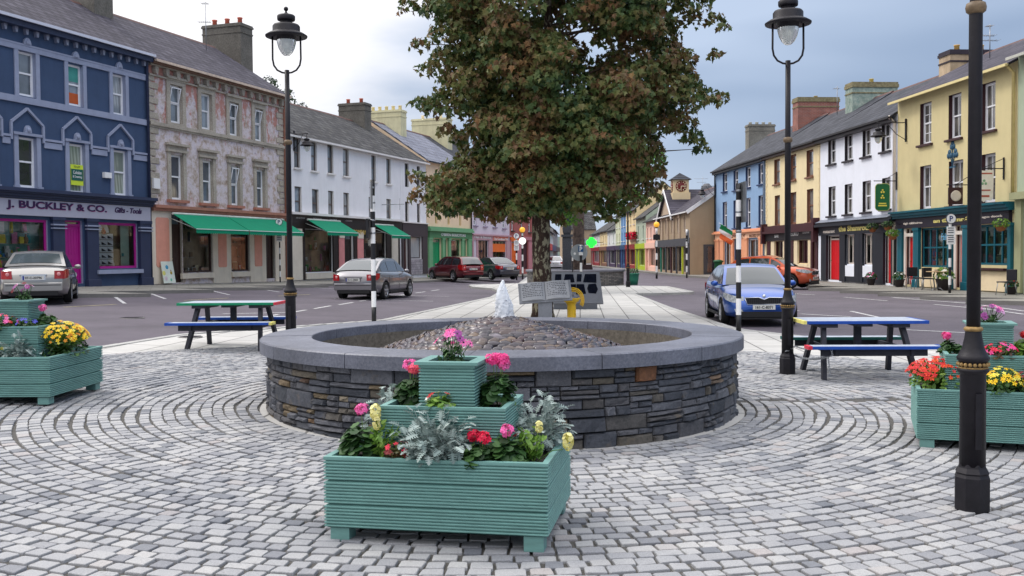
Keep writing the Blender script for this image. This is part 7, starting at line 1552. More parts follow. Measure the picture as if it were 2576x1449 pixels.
# ================================================================== STONE OBJECTS ON THE MEDIAN
GRN_ = mat_speckle('grey_granite', (.15, .16, .185), (.23, .24, .265), 120, .6, .15, .15)
def lectern():
    y = 24.3; x = (1371-CX)/FPX*y; t = thing('stone_book', 'open stone book on a granite pedestal beside the maple trunk', 'stone book', (x, y, gz(x, y)))
    m = MB(); m.prismz([(-.17, -.12), (.17, -.12), (.17, .12), (-.17, .12)], -.02, .52); m.build('pedestal', GRN_, t)
    Mx = Matrix.Translation((0, -.0, .74)) @ Matrix.Rotation(radians(-4), 4, 'Y') @ Matrix.Rotation(radians(52), 4, 'X'); m = MB(M=Mx); m.box(-.66, .66, -.31, .31, -.06, -.02, bev=.006); st = m.build('book_slab', GRN_, t)
    m = MB(M=Mx)
    for s in (-1, 1):
        n = 8; pr = []
        for k in range(n+1): u = k/n; pr.append((s*(.01+.59*u), .006+.055*sin(min(1, u*1.15)*pi*.9)**.8*(1-.35*u) if k else .0))
        vs = [(a_, -.27, b_) for a_, b_ in pr]+[(a_, .27, b_) for a_, b_ in pr]+[(pr[-1][0], -.27, -.02), (pr[-1][0], .27, -.02), (pr[0][0], -.27, -.02), (pr[0][0], .27, -.02)]; o = 2*(n+1)
        m.add(vs, [(k, k+1, n+2+k, n+1+k) for k in range(n)]+[(n, o, o+1, 2*n+1)]+[tuple(range(n+1))+(o, o+2), tuple(range(n+1, 2*n+2))+(o+1, o+3)])
    pg = m.build('pages', mat_speckle('pale_granite', (.23, .24, .26), (.32, .33, .35), 130, .6, .1, .1), t)
    m = MB(M=Mx); rnd = random.Random(5)
    for s in (-1, 1):
        for k in range(8):
            yy = .21-k*.052; x0 = .06
            while x0 < .52:
                w = rnd.uniform(.02, .06); 
                u = x0/.6; hgt = .006+.055*sin(min(1, u*1.15)*pi*.9)**.8*(1-.35*u)+.003
                if rnd.random() > .12: m.box(min(s*x0, s*(x0+w)), max(s*x0, s*(x0+w)), yy-.007, yy+.007, hgt-.004, hgt+.001)
                x0 += w+.015
    m.build('engraved_lines', paint((48, 50, 58), .7, .1, 5), pg)
lectern()
def memorial():
    y = 29.6; x = (1447-CX)/FPX*y; t = thing('memorial_slab', 'leaning grey granite memorial set with dark polished panels', 'memorial', (x, y, gz(x, y)), radians(-2)); Mx = Matrix.Rotation(radians(-18), 4, 'X')
    m = MB(); m.box(-.66, .66, -.20, .55, -.02, .20, bev=.01); m.build('plinth', GRN_, t)
    m = MB(M=Matrix.Translation((0, -.28, .18)) @ Mx); m.prism([(-.80, 0), (.84, 0), (.74, .98), (-.70, .98)], 0, .14); sl = m.build('slab', GRN_, t)
    POL = paint((22, 26, 40), .12, .3, 6, spec=.7); m = MB(M=Matrix.Translation((0, -.28, .18)) @ Mx)
    for P_ in ([(-.62, .70), (-.42, .68), (-.42, .92), (-.60, .92)], [(-.36, .66), (-.02, .66), (-.06, .92), (-.30, .92)], [(.04, .68), (.18, .68), (.20, .92), (.06, .92)], [(.24, .66), (.64, .64), (.64, .92), (.30, .92)], [(-.56, .34), (-.30, .30), (-.26, .60), (-.50, .62)], [(-.20, .36), (.02, .36), (.02, .60), (-.16, .60)], [(.02, .28), (.32, .30), (.26, .60), (.04, .60)], [(.40, .32), (.62, .30), (.68, .44), (.62, .62), (.40, .60), (.36, .46)]): m.prism(P_, -.006, .0)
    m.build('polished_panel', POL, sl)
memorial()
def yellow_fount():
    y = 24.8; x = (1437-CX)/FPX*y; t = thing('drinking_fountain', 'small bright yellow post with a bowl and raised curved back', 'drinking fountain', (x, y, gz(x, y))); YP = paint((226, 182, 36), .4, .08, 5)
    m = MB(); m.lathe([(.135, 0), (.135, .02), (.115, .04), (.115, .38), (.14, .42), (.15, .44)], 20); m.box(.08, .13, .02, .12, .0, .36); m.build('post', YP, t)
    m = MB(); m.lathe([(.12, .43), (.20, .48), (.245, .55), (.25, .575), (.22, .575), (.17, .50)], 24); m.build('bowl', YP, t)
    m = MB(); m.lathe([(.20, .555), (.18, .60), (.13, .65), (.06, .68), (.001, .69)], 20); m.build('dome_lid', paint((120, 122, 130), .35, .1, 4, metal=.4), t)
    m = MB()
    for r_ in (.24, .28, .32): m.tube([(.06+r_*cos(a_)*.95, .10+.10*abs(cos(a_)), .50+r_*sin(a_)*1.05) for a_ in [radians(-30+k*13) for k in range(11)]], .017, 6)
    m.build('curved_back', YP, t); t.scale = (.92, .92, .95)
yellow_fount()
SLT = NT('coursed_slate'); 
def coursed():
    a = SLT; tcn = a.new('ShaderNodeTexCoord'); sp = a.new('ShaderNodeSeparateXYZ'); a.link(tcn.outputs['Object'], sp.inputs[0]); an = a.math('ARCTAN2', sp.outputs['Y'], sp.outputs['X'])
    cb = a.new('ShaderNodeCombineXYZ'); a.link(a.math('MULTIPLY', an, 2.6), cb.inputs[0]); a.link(sp.outputs['Z'], cb.inputs[1]); br = a.new('ShaderNodeTexBrick'); a.link(cb.outputs[0], br.inputs['Vector']); br.inputs['Scale'].default_value = 1; br.inputs['Brick Width'].default_value = .33; br.inputs['Row Height'].default_value = .075; br.inputs['Mortar Size'].default_value = .012; br.inputs['Color1'].default_value = (.09, .09, .10, 1); br.inputs['Color2'].default_value = (.24, .22, .20, 1); br.inputs['Mortar'].default_value = (.03, .03, .03, 1)
    a.col(a.mix(1, br.outputs['Color'], a.ramp(a.noise(a.coord('Object'), 4, 5, .7), [(.3, (.6,)*3), (.7, (1.3,)*3)]), 'MULTIPLY')); a.set(.8); a.bump(br.outputs['Fac'], -.8, .03); return a.m
SLT = coursed()
def far_bed():
    x, y = 3.45, 53.0; t = thing('raised_bed', 'low round slate walled bed around the statue on the median', 'raised bed', (x, y, 0)); m = MB(); m.lathe([(2.62, -.1), (2.62, .74)], 64, caps=False); m.build('stone_wall', SLT, t); m = MB(); m.lathe([(2.2, .74), (2.2, .86), (2.70, .86), (2.70, .74), (2.2, .74)], 64, caps=False); m.build('coping', mat_speckle('dark_coping', (.13, .13, .16), (.19, .19, .22), 40, .6, .1), t); m = MB(); m.lathe([(.01, .78), (2.25, .76)], 40, caps=False); m.build('soil', SOIL, t)
far_bed()
def statue():
    x = (1427-CX)/FPX*52.5; y = 52.5; t = thing('statue', 'dark bronze robed figure on a tall stone plinth under the maple', 'statue', (x, y, .76)); m = MB(); m.box(-.24, .24, -.24, .24, 0, 1.85, bev=.02); m.box(-.30, .30, -.30, .30, 1.85, 1.98); m.lathe([(.25, 1.98), (.30, 2.1), (.33, 2.3), (.33, 2.42), (.28, 2.5)], 4, sm=False, M=Matrix.Rotation(radians(45), 4, 'Z')); m.box(-.33, .33, -.33, .33, -.02, .10); m.build('plinth', mat_speckle('dark_plinth', (.028, .031, .042), (.055, .06, .075), 20, .6, .3), t)
    BRZ = paint((50, 58, 72), .45, .3, 6, metal=.5); me = bpy.data.meshes.new('figure'); z0 = 2.48
    vs = [(0, 0, .9), (0, 0, 1.15), (0, 0, 1.42), (0, -.01, 1.56), (0, -.02, 1.70), (-.10, 0, .85), (-.12, -.03, .45), (-.12, .02, .06), (.10, 0, .85), (.13, -.05, .45), (.12, -.02, .06), (-.19, 0, 1.40), (-.27, -.05, 1.12), (-.16, -.24, 1.05), (.19, 0, 1.40), (.38, -.12, 1.22), (.62, -.22, 1.20), (-.12, -.14, .03), (.12, -.18, .03)]
    es = [(0, 1), (1, 2), (2, 3), (3, 4), (0, 5), (5, 6), (6, 7), (0, 8), (8, 9), (9, 10), (2, 11), (11, 12), (12, 13), (2, 14), (14, 15), (15, 16), (7, 17), (10, 18)]
    me.from_pydata([(a_, b_, c_+z0) for a_, b_, c_ in vs], es, []); o = bpy.data.objects.new('figure', me); COL.objects.link(o); sk = o.modifiers.new('s', 'SKIN'); rad = [.17, .18, .17, .07, .10, .14, .11, .08, .14, .11, .08, .10, .07, .05, .10, .07, .045, .05, .05]
    for i, r_ in enumerate(rad): me.skin_vertices[0].data[i].radius = (r_, r_)
    me.skin_vertices[0].data[0].use_root = True; o.modifiers.new('d', 'SUBSURF').levels = 2; me.materials.append(BRZ); o.parent = t
    m = MB(); m.lathe([(.30, z0+.03), (.27, z0+.35), (.22, z0+.8), (.21, z0+1.1), (.23, z0+1.35), (.12, z0+1.47)], 16); m.build('robe', BRZ, t)
    m = MB(); m.box(.45, .80, -.32, -.12, z0+1.22, z0+1.26); m.build('held_book', paint((120, 130, 140), .4, .2, 6, metal=.3), t)
statue()
x = (1456-CX)/FPX*53.6; t = thing('standing_stone', 'tall brown rough standing stone beside the statue', 'standing stone', (x, 53.6, .76)); m = MB(); rnd = random.Random(3); vs = []; fs = []; n = 9
for i in range(n+1):
    for k in range(10): a_ = 2*pi*k/10; vs.append(((.34+rnd.uniform(-.03, .03))*cos(a_)*(1-.12*i/n), .22*sin(a_)*(1+rnd.uniform(-.1, .1)), 3.3*i/n))
fs = [(i*10+k, i*10+(k+1) % 10, (i+1)*10+(k+1) % 10, (i+1)*10+k) for i in range(n) for k in range(10)]+[tuple(n*10+k for k in range(10))]; m.add(vs, fs); m.build('stone', mat_speckle('brown_stone', (.045, .03, .028), (.14, .10, .08), 5, .85, .8), t)
x = (1476-CX)/FPX*52; t = thing('stone_block', 'small dark stone block with a slender post on the raised bed', 'stone block', (x, 52, .76)); m = MB(); m.prism([(-.30, 0), (.34, 0), (.26, .36), (-.22, .36)], -.2, .2); m.build('block', paint((60, 44, 46), .8, .3, 6), t); m = MB(); m.tube([(-.08, 0, .3), (-.08, 0, 1.1)], .06, 8); m.build('post', IRON, t)
# tall lighting column seen behind the statue
x = (1488-CX)/FPX*54; 
# green pot with plants
p = gnd(1592, 717); t = thing('planter_pot', 'round green pot with shrubs beside the distant lamp post', 'plant pot', (p.x, p.y, p.z)); m = MB(); m.lathe([(.26, 0), (.30, .3), (.33, .56), (.36, .58), (.36, .63), (.30, .63), (.28, .5)], 20); m.build('pot', paint((40, 120, 96), .5, .08, 4), t)
cl = Cloud(); 
for _ in range(160): d = rv(); d.z = abs(d.z); cl.poly(Vector((d.x*.3, d.y*.3, .6+d.z*.28)), d+rv(.5), random.uniform(0, 6), OVAL, .05, 0, .1)
cl.build('foliage', [G_DARK], t)
# wheelie bin
p = at(1807, 690, 66); t = thing('litter_bin', 'dark green bin with a domed lid by the blue corner house', 'bin', (p.x, p.y, gz(p.x, p.y)+.03)); GB = paint((14, 84, 48), .45, .08, 4); m = MB(); m.lathe([(.22, 0), (.25, .05), (.27, .9), (.30, .95)], 16); m.build('body', GB, t); m = MB(); m.lathe([(.33, .95), (.34, 1.02), (.28, 1.08), (.1, 1.12), (.001, 1.13)], 16); m.build('lid', GB, t)
# leaning painted board outside the peeling shop
u, z = RL.uz(413, 700); q = RL.o+RL.d*u+RL.n*.28; t = thing('painted_board', 'colourful hand painted board leaning on the peeling shop wall', 'board', (q.x, q.y, .62), math.atan2(RL.d.y, RL.d.x)); Mx = Matrix.Rotation(radians(-10), 4, 'X'); m = MB(M=Mx); m.box(-.36, .36, -.015, .015, 0, .9); b_ = m.build('board', paint((216, 224, 214), .6, .06, 3), t)
for (x0, z0, r_, c_) in ((-.05, .66, .09, (60, 150, 190)), (-.28, .42, .10, (220, 215, 120)), (.16, .42, .07, (170, 150, 50)), (.16, .52, .03, (150, 90, 50)), (-.2, .2, .09, (210, 190, 200)), (.1, .14, .06, (110, 190, 160))): m = MB(M=Mx @ Matrix.Translation((x0, -.017, z0)) @ Matrix.Rotation(radians(90), 4, 'X')); m.lathe([(r_, 0), (r_*.8, .004), (.001, .005)], 9, caps=False); m.build('painted_motif', paint(c_, .6, .1, 9), b_)

# ================================================================== CAFE FURNITURE AND POTS BY THE PUBS
def rrp(X, out_, Y=700):
    u, _ = RR.uz(X, Y, out_); q = RR.o+RR.d*u+RR.n*out_; return (q.x, q.y, gz(q.x, q.y)+.03)
RRZ = math.atan2(RR.d.y, RR.d.x)
def chair(label, X, out_, rz, first=None):
    p_ = rrp(X, out_)
    if first: c = copy_tree(first); c['label'] = label; c.location = p_; c.rotation_euler.z = rz; return c
    t = thing('cafe_chair', label, 'chair', p_, rz, 'black chairs outside the pubs'); CH = paint((30, 28, 36), .5, .1, 5)
    m = MB(); m.box(-.22, .22, -.22, .22, .43, .47, bev=.01); m.build('seat', CH, t); m = MB(); m.box(-.22, .22, .20, .24, .50, .88, bev=.01); m.build('backrest', CH, t)
    for sx in (-1, 1):
        for sy in (-1, 1): m = MB(); m.tube([(sx*.19, sy*.18, .44), (sx*.22, sy*.24, 0)], .013, 6); m.build('leg', STEEL, t)
    m = MB()
    for sx in (-1, 1): m.tube([(sx*.2, .2, .45), (sx*.21, .235, .55)], .012, 5)
    m.build('back_support', STEEL, t); return t
ch = chair('black chair left of the round cafe table, facing it', 2322, .9, RRZ-1.2); chair('black chair in front of the teal window, beside the round table', 2336, 1.0, RRZ+2.6, ch); chair('lone black chair at the right end of the yellow pub', 2532, .9, RRZ+.2, ch); chair('black chair pulled up by the red door of the yellow pub', 2300, .8, RRZ+1.5, ch)
p_ = rrp(2358, .95); t = thing('cafe_table', 'small round topped cafe table outside the yellow pub', 'table', p_); m = MB(); m.lathe([(.40, .72), (.42, .735), (.42, .745), (.40, .75)], 24); m.build('table_top', paint((190, 160, 120), .5, .1, 6), t); m = MB(); m.tube([(0, 0, .05), (0, 0, .72)], .03, 8)
for k in range(4): a_ = k*pi/2+.4; m.tube([(0, 0, .10), (.16*cos(a_), .16*sin(a_), .09), (.30*cos(a_), .30*sin(a_), 0)], .015, 6)
m.build('pedestal', STEEL, t)
o = MB(); o.box(-.12, .12, -.06, .06, 0, .08, bev=.01); ob = o.build('condiment_tray', paint((200, 180, 160), .5, .1, 6), loc=(p_[0], p_[1], p_[2]+.75)); ob['label'] = 'small tray standing on the cafe table'; ob['category'] = 'tray'
def pot_plant(label, X, out_, s, petals, leaf=G_DARK):
    p_ = rrp(X, out_); t = thing('potted_plant', label, 'potted plant', p_, group='pots outside the pubs'); m = MB(); m.lathe([(.14*s, 0), (.20*s, .28*s), (.22*s, .30*s), (.17*s, .30*s)], 14); m.build('pot', paint((50, 44, 46), .6, .1, 4), t); cl = Cloud()
    for _ in range(110): d = rv(); d.z = abs(d.z); d.normalize(); cl.poly(Vector((d.x*.26*s, d.y*.26*s, .30*s+d.z*.30*s)), d+rv(.5), random.uniform(0, 6), OVAL, .05*s, 0, .1)
    cl.build('foliage', [leaf], t); fl = Cloud()
    for _ in range(14): d = rv(); d.z = abs(d.z); d.normalize(); flower5(fl, Vector((d.x*.28*s, d.y*.28*s, .31*s+d.z*.31*s)), d, .04*s, 0, None)
    fl.build('flowers', petals, t)
pot_plant('potted plant with pink flowers under the white pub window', 2191, .5, 1.0, [P_PINK]); pot_plant('potted plant with white flowers between the two pubs', 2262, .5, 1.1, [P_WHITE]); pot_plant('large potted shrub beside the cafe table', 2374, .7, 1.5, [P_WHITE], G_BRT); pot_plant('dark pot at the foot of the lone chair', 2545, .5, .9, [P_RED])
def basket(label, row, X, Y, out_, s=1.0, cols=None, cat='hanging basket'):
    u, z = row.uz(X, Y, out_); q = row.o+row.d*u+row.n*out_; t = thing('hanging_basket', label, cat, (q.x, q.y, z), math.atan2(row.d.y, row.d.x), 'hanging baskets on the pub fronts'); m = MB(); m.lathe([(.001, -.22*s), (.12*s, -.18*s), (.2*s, 0)], 14, caps=False); m.build('basket', paint((150, 96, 60), .9, .2, 9), t); m = MB(); m.tube([(0, 0, .05), (0, 0, .4*s)], .008, 4); m.tube([(0, 0, .4*s), (0, out_-.02, .42*s)], .012, 5); m.build('bracket', IRON, t); cl = Cloud()
    for _ in range(150): d = rv(); d.normalize(); d.z = d.z*.7; cl.poly(Vector((d.x*.27*s, d.y*.27*s, .06+d.z*.22*s)), d+rv(.5), random.uniform(0, 6), OVAL, .045*s, 0, .1)
    cl.build('foliage', [G_DARK if s < 1.05 else G_BRT], t)
    if cols:
        fl = Cloud()
        for _ in range(40): d = rv(); d.normalize(); flower5(fl, Vector((d.x*.29*s, d.y*.29*s, .06+d.z*.22*s)), d, .04*s, random.randrange(len(cols)), None)
        fl.build('flowers', cols, t)
basket('hanging basket with an orange liner before the gold lettering of the white pub', RR, 2195, 573, .45); basket('hanging basket under the green pub sign', RR, 2233, 568, .5); basket('bright green hanging basket at the corner between the pubs', RR, 2246, 590, .6, 1.1); basket('hanging basket over the right window of the yellow pub', RR, 2518, 566, .5, 1.06)
b_ = FR; u, z = FR.uz(1588, 598, .3); q = FR.o+FR.d*u+FR.n*.3; t = thing('window_box', 'long box of red flowers along the red shopfront in the far street', 'flower box', (q.x, q.y, z), math.atan2(FR.d.y, FR.d.x)); m = MB(); m.box(-2.6, 2.6, -.15, .15, -.2, 0); m.build('box', DRD, t); cl = Cloud()
for _ in range(500): cl.poly(Vector((random.uniform(-2.7, 2.7), random.uniform(-.25, .25), random.uniform(-.1, .55))), rv(), random.uniform(0, 6), ROUND, .09, random.choice((0, 0, 0, 1)))
cl.build('flowers', [P_CRIM, G_DARK], t)
# aerials
def aerial(label, X, Y0, Y1, dist, arms):
    a_ = at(X, Y1, dist); b2 = at(X, Y0, dist); t = thing('aerial', label, 'aerial', (a_.x, a_.y, a_.z), group='aerials on the chimneys'); h = b2.z-a_.z; m = MB(); m.tube([(0, 0, -.3), (0, 0, h)], .02, 6); m.build('mast', STEEL, t); m = MB()
    for (zf, L_) in arms: m.tube([(-L_, 0, h*zf), (L_*.6, .1, h*zf)], .014, 5); [m.tube([(-L_+L_*1.6*k/6, -.18, h*zf), (-L_+L_*1.6*k/6, .18, h*zf)], .007, 4) for k in range(7)]
    m.build('arms', STEEL, t)
aerial('tall thin aerial left of the peeling shop chimney', 519, 5, 130, 47.5, ((.97, .2), (.60, .35))); aerial('aerial behind the red brick chimney', 2106, 217, 275, 55, ((.9, .2),)); aerial('aerial with arms on the yellow pub chimney', 2490, 62, 130, 40, ((.95, .15), (.6, .35), (.42, .6))); aerial('aerial beside the church tower', 1768, 445, 490, 100, ((.9, .9), (.7, .6)))

# ================================================================== CARS
def interp(pts, x): return float(np.interp(x, [p_[0] for p_ in pts], [p_[1] for p_ in pts]))
def smooth(pts):
    xs = [p_[0] for p_ in pts]; ys = [p_[1] for p_ in pts]
    def f(x):
        s = 0; w = 0
        for dx in (-.10, -.05, 0, .05, .10): s += np.interp(x+dx, xs, ys)
        return s/5
    return f
CGL = NT('car_glass'); CGL.col((.02, .024, .03)); CGL.set(.04, spec=.9, coat=.8); CGL = CGL.m
CGLB = NT('car_glass_light'); CGLB.col((.055, .07, .075)); CGLB.set(.08, spec=.55, coat=.15); CGLB = CGLB.m
RIM = paint((170, 172, 178), .3, .08, 9, metal=.7, name='alloy'); PLASTIC = paint((26, 26, 28), .6, .1, 8, name='black_trim'); CHRM = paint((205, 208, 212), .15, .05, 9, metal=.9); REDL = paint((170, 16, 22), .15, .15, 12, spec=.7, coat=.8); HDL = paint((196, 202, 206), .15, .5, 14, spec=.6, metal=.2, coat=.6); PLATEM = paint((212, 212, 206), .5, .03, 6); EUB = paint((20, 40, 140), .5, .05, 6)
def car(label, cat, loc, heading, body_c, L, Wd, H, kind, plate='', plate_r=None, wheel=.315, group=None, glass=None, metal=.55):
    """local +x forward; heading = world angle of +x"""
    t = thing('parked_car', label, cat, loc, heading, group); PT = paint(body_c, .28, .05, 1.2, metal=metal, spec=.6, coat=1.0, name='car_paint'); hl = L/2; hw = Wd/2; G = glass or CGL
    sh = {'sedan': [(-hl, .72), (-hl+.08, .96), (-hl+.5, 1.02), (-hl+1.0, 1.02), (.3, .98), (hl-1.35, .96), (hl-.7, .86), (hl-.25, .76), (hl, .62)],
          'lift': [(-hl, .74), (-hl+.07, .98), (-hl+.35, 1.03), (-hl+1.0, 1.02), (.3, .98), (hl-1.25, .97), (hl-.6, .88), (hl-.2, .76), (hl, .60)],
          'estate': [(-hl, .78), (-hl+.05, .95), (-hl+.5, 1.0), (.3, .97), (hl-1.3, .95), (hl-.7, .86), (hl-.25, .76), (hl, .62)],
          'suv': [(-hl, .8), (-hl+.06, .98), (-hl+.5, 1.02), (.3, 1.0), (hl-1.15, 1.0), (hl-.6, .96), (hl-.2, .86), (hl, .70)]}[kind]
    top = smooth(sh); low = smooth([(-hl, .34), (-hl+.35, .24), (-hl+.7, .20), (hl-.7, .19), (hl-.3, .22), (hl, .30)])
    wid = smooth([(-hl, hw*.80), (-hl+.10, hw*.90), (-hl+.45, hw*.975), (-.5, hw), (.8, hw), (hl-.55, hw*.965), (hl-.2, hw*.86), (hl-.06, hw*.74), (hl, hw*.60)])
    xs = sorted(set([round(v_, 3) for v_ in np.linspace(-hl, hl, 46)]+[-hl+.03, hl-.03, -hl+.01, hl-.01])); SEC = 9; m = MB(); vs = []
    for x in xs:
        w = wid(x); zt = top(x); zb = low(x); h = zt-zb
        half = [(0, zb), (w*.72, zb), (w*.93, zb+.05), (w*.985, zb+h*.28), (w, zb+h*.52), (w*.985, zb+h*.72), (w*.955, zb+h*.88), (w*.90, zb+h*.965), (w*.70, zt+.012), (w*.35, zt+.03), (0, zt+.035)]
        vs += [(x, -a_, b_) for a_, b_ in half]+[(x, a_, b_) for a_, b_ in reversed(half[1:-1])]
    k = 20; fs = [(i*k+j, (i+1)*k+j, (i+1)*k+(j+1) % k, i*k+(j+1) % k) for i in range(len(xs)-1) for j in range(k)]+[tuple(range(k)), tuple((len(xs)-1)*k+j for j in reversed(range(k)))]
    m.add(vs, fs, 0, True); body = m.build('body', [PT, PLASTIC], t); xw = (-hl+(.98 if kind != 'suv' else .80), hl-(.92 if kind != 'suv' else .86))
    cm = MB()
    for x in xw:
        for s in (-1, 1):
            c_ = Matrix.Translation((x, s*(hw-.11), wheel)) @ Matrix.Rotation(radians(90), 4, 'X'); cm.lathe([(wheel+.062, -.16), (wheel+.062, .16)], 28, mi=1, M=c_)
    bm = bmesh.new(); bm.from_mesh(body.data); bmesh.ops.recalc_face_normals(bm, faces=bm.faces); bm.to_mesh(body.data); bm.free()
    cut = cm.build('cut', [PT, PLASTIC]); bm = bmesh.new(); bm.from_mesh(cut.data); bmesh.ops.recalc_face_normals(bm, faces=bm.faces); bm.to_mesh(cut.data); bm.free()
    md = body.modifiers.new('b', 'BOOLEAN'); md.operation = 'DIFFERENCE'; md.object = cut; md.solver = 'EXACT'
    body.parent = None; dg = bpy.context.evaluated_depsgraph_get(); dg.update(); nm = bpy.data.meshes.new_from_object(body.evaluated_get(dg)); body.modifiers.clear(); body.data = nm; nm.name = 'body'; bpy.data.objects.remove(cut); body.parent = t
    # cabin profile (x, z) from windscreen base over the roof to the tail
    zb_ = .93
    prof = {'sedan': [(hl-1.28, .965), (hl-1.75, H-.17), (hl-2.05, H-.035), (.1, H), (-.7, H-.02), (-hl+1.35, H-.11), (-hl+.62, 1.035)],
            'lift': [(hl-1.20, .965), (hl-1.72, H-.19), (hl-2.05, H-.04), (0, H), (-.8, H-.02), (-hl+1.0, H-.12), (-hl+.30, 1.04)],
            'estate': [(hl-1.25, .955), (hl-1.72, H-.18), (hl-2.05, H-.03), (0, H), (-1.1, H-.015), (-hl+.42, H-.07), (-hl+.10, 1.0)],
            'suv': [(hl-1.05, 1.0), (hl-1.50, H-.20), (hl-1.85, H-.05), (0, H), (-.7, H-.02), (-hl+.55, H-.10), (-hl+.12, 1.03)]}[kind]
    P_ = []
    for i in range(len(prof)-1):
        for q in range(5): P_.append((prof[i][0]+(prof[i+1][0]-prof[i][0])*q/5, prof[i][1]+(prof[i+1][1]-prof[i][1])*q/5))
    P_.append(prof[-1]); 
    for _ in range(2): P_ = [P_[0]]+[((P_[i-1][0]+2*P_[i][0]+P_[i+1][0])/4, (P_[i-1][1]+2*P_[i][1]+P_[i+1][1])/4) for i in range(1, len(P_)-1)]+[P_[-1]]
    wr = hw*.70; wbt = hw*.90
    def half_w(z): u = max(0, min(1, (z-.95)/(H-.95))); return wbt+(wr-wbt)*u**1.15
    m = MB(); NC = 9; vs = []
    for (x, z) in P_:
        w = half_w(z)*(.985 if True else 1)
        for j in range(NC): s = -1+2*j/(NC-1); crown = .035*(1-s*s)*(1 if z > .99 else .4); bow = .06*(1-s*s); vs.append((x+(bow if x > 0 else -bow*.6)*(1 if z < H-.06 else .2), w*s, z+crown-.0))
    n_ = len(P_); fs = [(i*NC+j, i*NC+j+1, (i+1)*NC+j+1, (i+1)*NC+j)[::-1] for i in range(n_-1) for j in range(NC-1)]; m.add(vs, [f[::-1] for f in fs], 0, True)
    sd = []
    for s in (-1, 1):
        vv = []; 
        for (x, z) in P_: w = half_w(z)*.985; vv += [(x, s*w, z), (x, s*wbt*1.0, min(z, zb_))]
        m.add(vv, [((2*i, 2*i+1, 2*i+3, 2*i+2) if s > 0 else (2*i, 2*i+2, 2*i+3, 2*i+1)) for i in range(n_-1)], 0, True)
    cab = m.build('cabin', PT, t)
    # glass panels lie just proud of the cabin shell
    def topz(x): 
        xs_ = [p_[0] for p_ in P_][::-1]; zs_ = [p_[1] for p_ in P_][::-1]; return float(np.interp(x, xs_, zs_))
    def front_panel(i0, i1, name, mt, marg=.07):
        m = MB(); vs = []; rows = P_[i0:i1+1]
        for a_, (x, z) in enumerate(rows):
            w = half_w(z)*.985-marg
            dx = rows[min(a_+1, len(rows)-1)][0]-rows[max(a_-1, 0)][0]; dz = rows[min(a_+1, len(rows)-1)][1]-rows[max(a_-1, 0)][1]; ln = math.hypot(dx, dz); nx_, nz_ = (dz/ln, -dx/ln)
            if nz_ < 0: nx_, nz_ = -nx_, -nz_
            for j in range(NC): s = -1+2*j/(NC-1); s2 = s*w/(half_w(z)*.985); crown = .035*(1-s2*s2)*(1 if z > .99 else .4); bow = .06*(1-s2*s2); vs.append((x+(bow if x > 0 else -bow*.6)*(1 if z < H-.06 else .2)+nx_*.008, w*s, z+crown+nz_*.008))
        m.add(vs, [(i*NC+j, i*NC+j+1, (i+1)*NC+j+1, (i+1)*NC+j) for i in range(len(rows)-1) for j in range(NC-1)], 0, True); return m.build(name, mt, t)
    front_panel(0, 8, 'windscreen', G); nr_ = n_-1; front_panel(nr_-(6 if kind != 'estate' and kind != 'suv' else 5), nr_-1 if kind == 'sedan' else nr_-0, 'rear_window', G, .09)
    bl = topz; xs0 = prof[-2][0]-(.12 if kind == 'sedan' else .02) ; xs1 = prof[0][0]-.30
    segs = [(xs0 if kind != 'estate' else -hl+.42, -.62 if kind in ('estate',) else None)]
    b1 = .12; cuts = {'sedan': [(-hl+1.02, -.80), (-.76, b1), (b1+.07, xs1)], 'lift': [(-hl+.72, -.86), (-.80, b1), (b1+.07, xs1)], 'estate': [(-hl+.40, -.98), (-.90, b1), (b1+.07, xs1)], 'suv': [(-hl+.55, -.86), (-.80, b1), (b1+.07, xs1)]}[kind]
    for s in (-1, 1):
        m = MB()
        for (x0, x1) in cuts:
            n = 8; vv = []
            for q in range(n+1):
                x = x0+(x1-x0)*q/n; ztp = max(.985, min(topz(x)-.07, H-.105)); 
                for z in (ztp, 1.0 if ztp > 1.0 else ztp-.005): w = half_w(z)*.985+.010; wl = half_w(topz(x))*.985; u = (topz(x)-z)/max(.02, topz(x)-zb_); y = wl+(wbt-wl)*min(1, u)+.009; vv.append((x, s*y, z))
            m.add(vv, [((2*i, 2*i+1, 2*i+3, 2*i+2) if s > 0 else (2*i, 2*i+2, 2*i+3, 2*i+1)) for i in range(n)], 0, True)
        m.build('side_window', CGL, t)
        m = MB(); m.ball((xs1-.02, s*(hw+.055), 1.0), .10, 10, 6, sc=(.65, 1.0, .72)); m.box(xs1-.04, xs1+.02, min(s*(hw-.1), s*(hw+.02)), max(s*(hw-.1), s*(hw+.02)), .955, .985); mr_ = m.build('wing_mirror', PT, t)
        m = MB(); yb = s*(hw*.995+.004)
        for xh in (-.62, .42): m.box(xh-.09, xh+.09, min(yb, yb+s*.02), max(yb, yb+s*.02), .80, .825, bev=.004)
        m.build('door_handle', PT, t)
        m = MB()
        for xg in (-1.0+.06, b1+.02, xs1+.12):
            m.beam((xg, s*(hw*1.0+.0006), .36), (xg, s*(hw*.985+.0006), .86), .012, .004, up=(0, 1, 0))
        m.build('door_gap', PLASTIC, t)
        m = MB(); m.box(xw[0]+.40, xw[1]-.40, min(s*(hw-.03), s*(hw+.004)), max(s*(hw-.03), s*(hw+.004)), .215, .275); m.build('side_sill', PLASTIC, t)
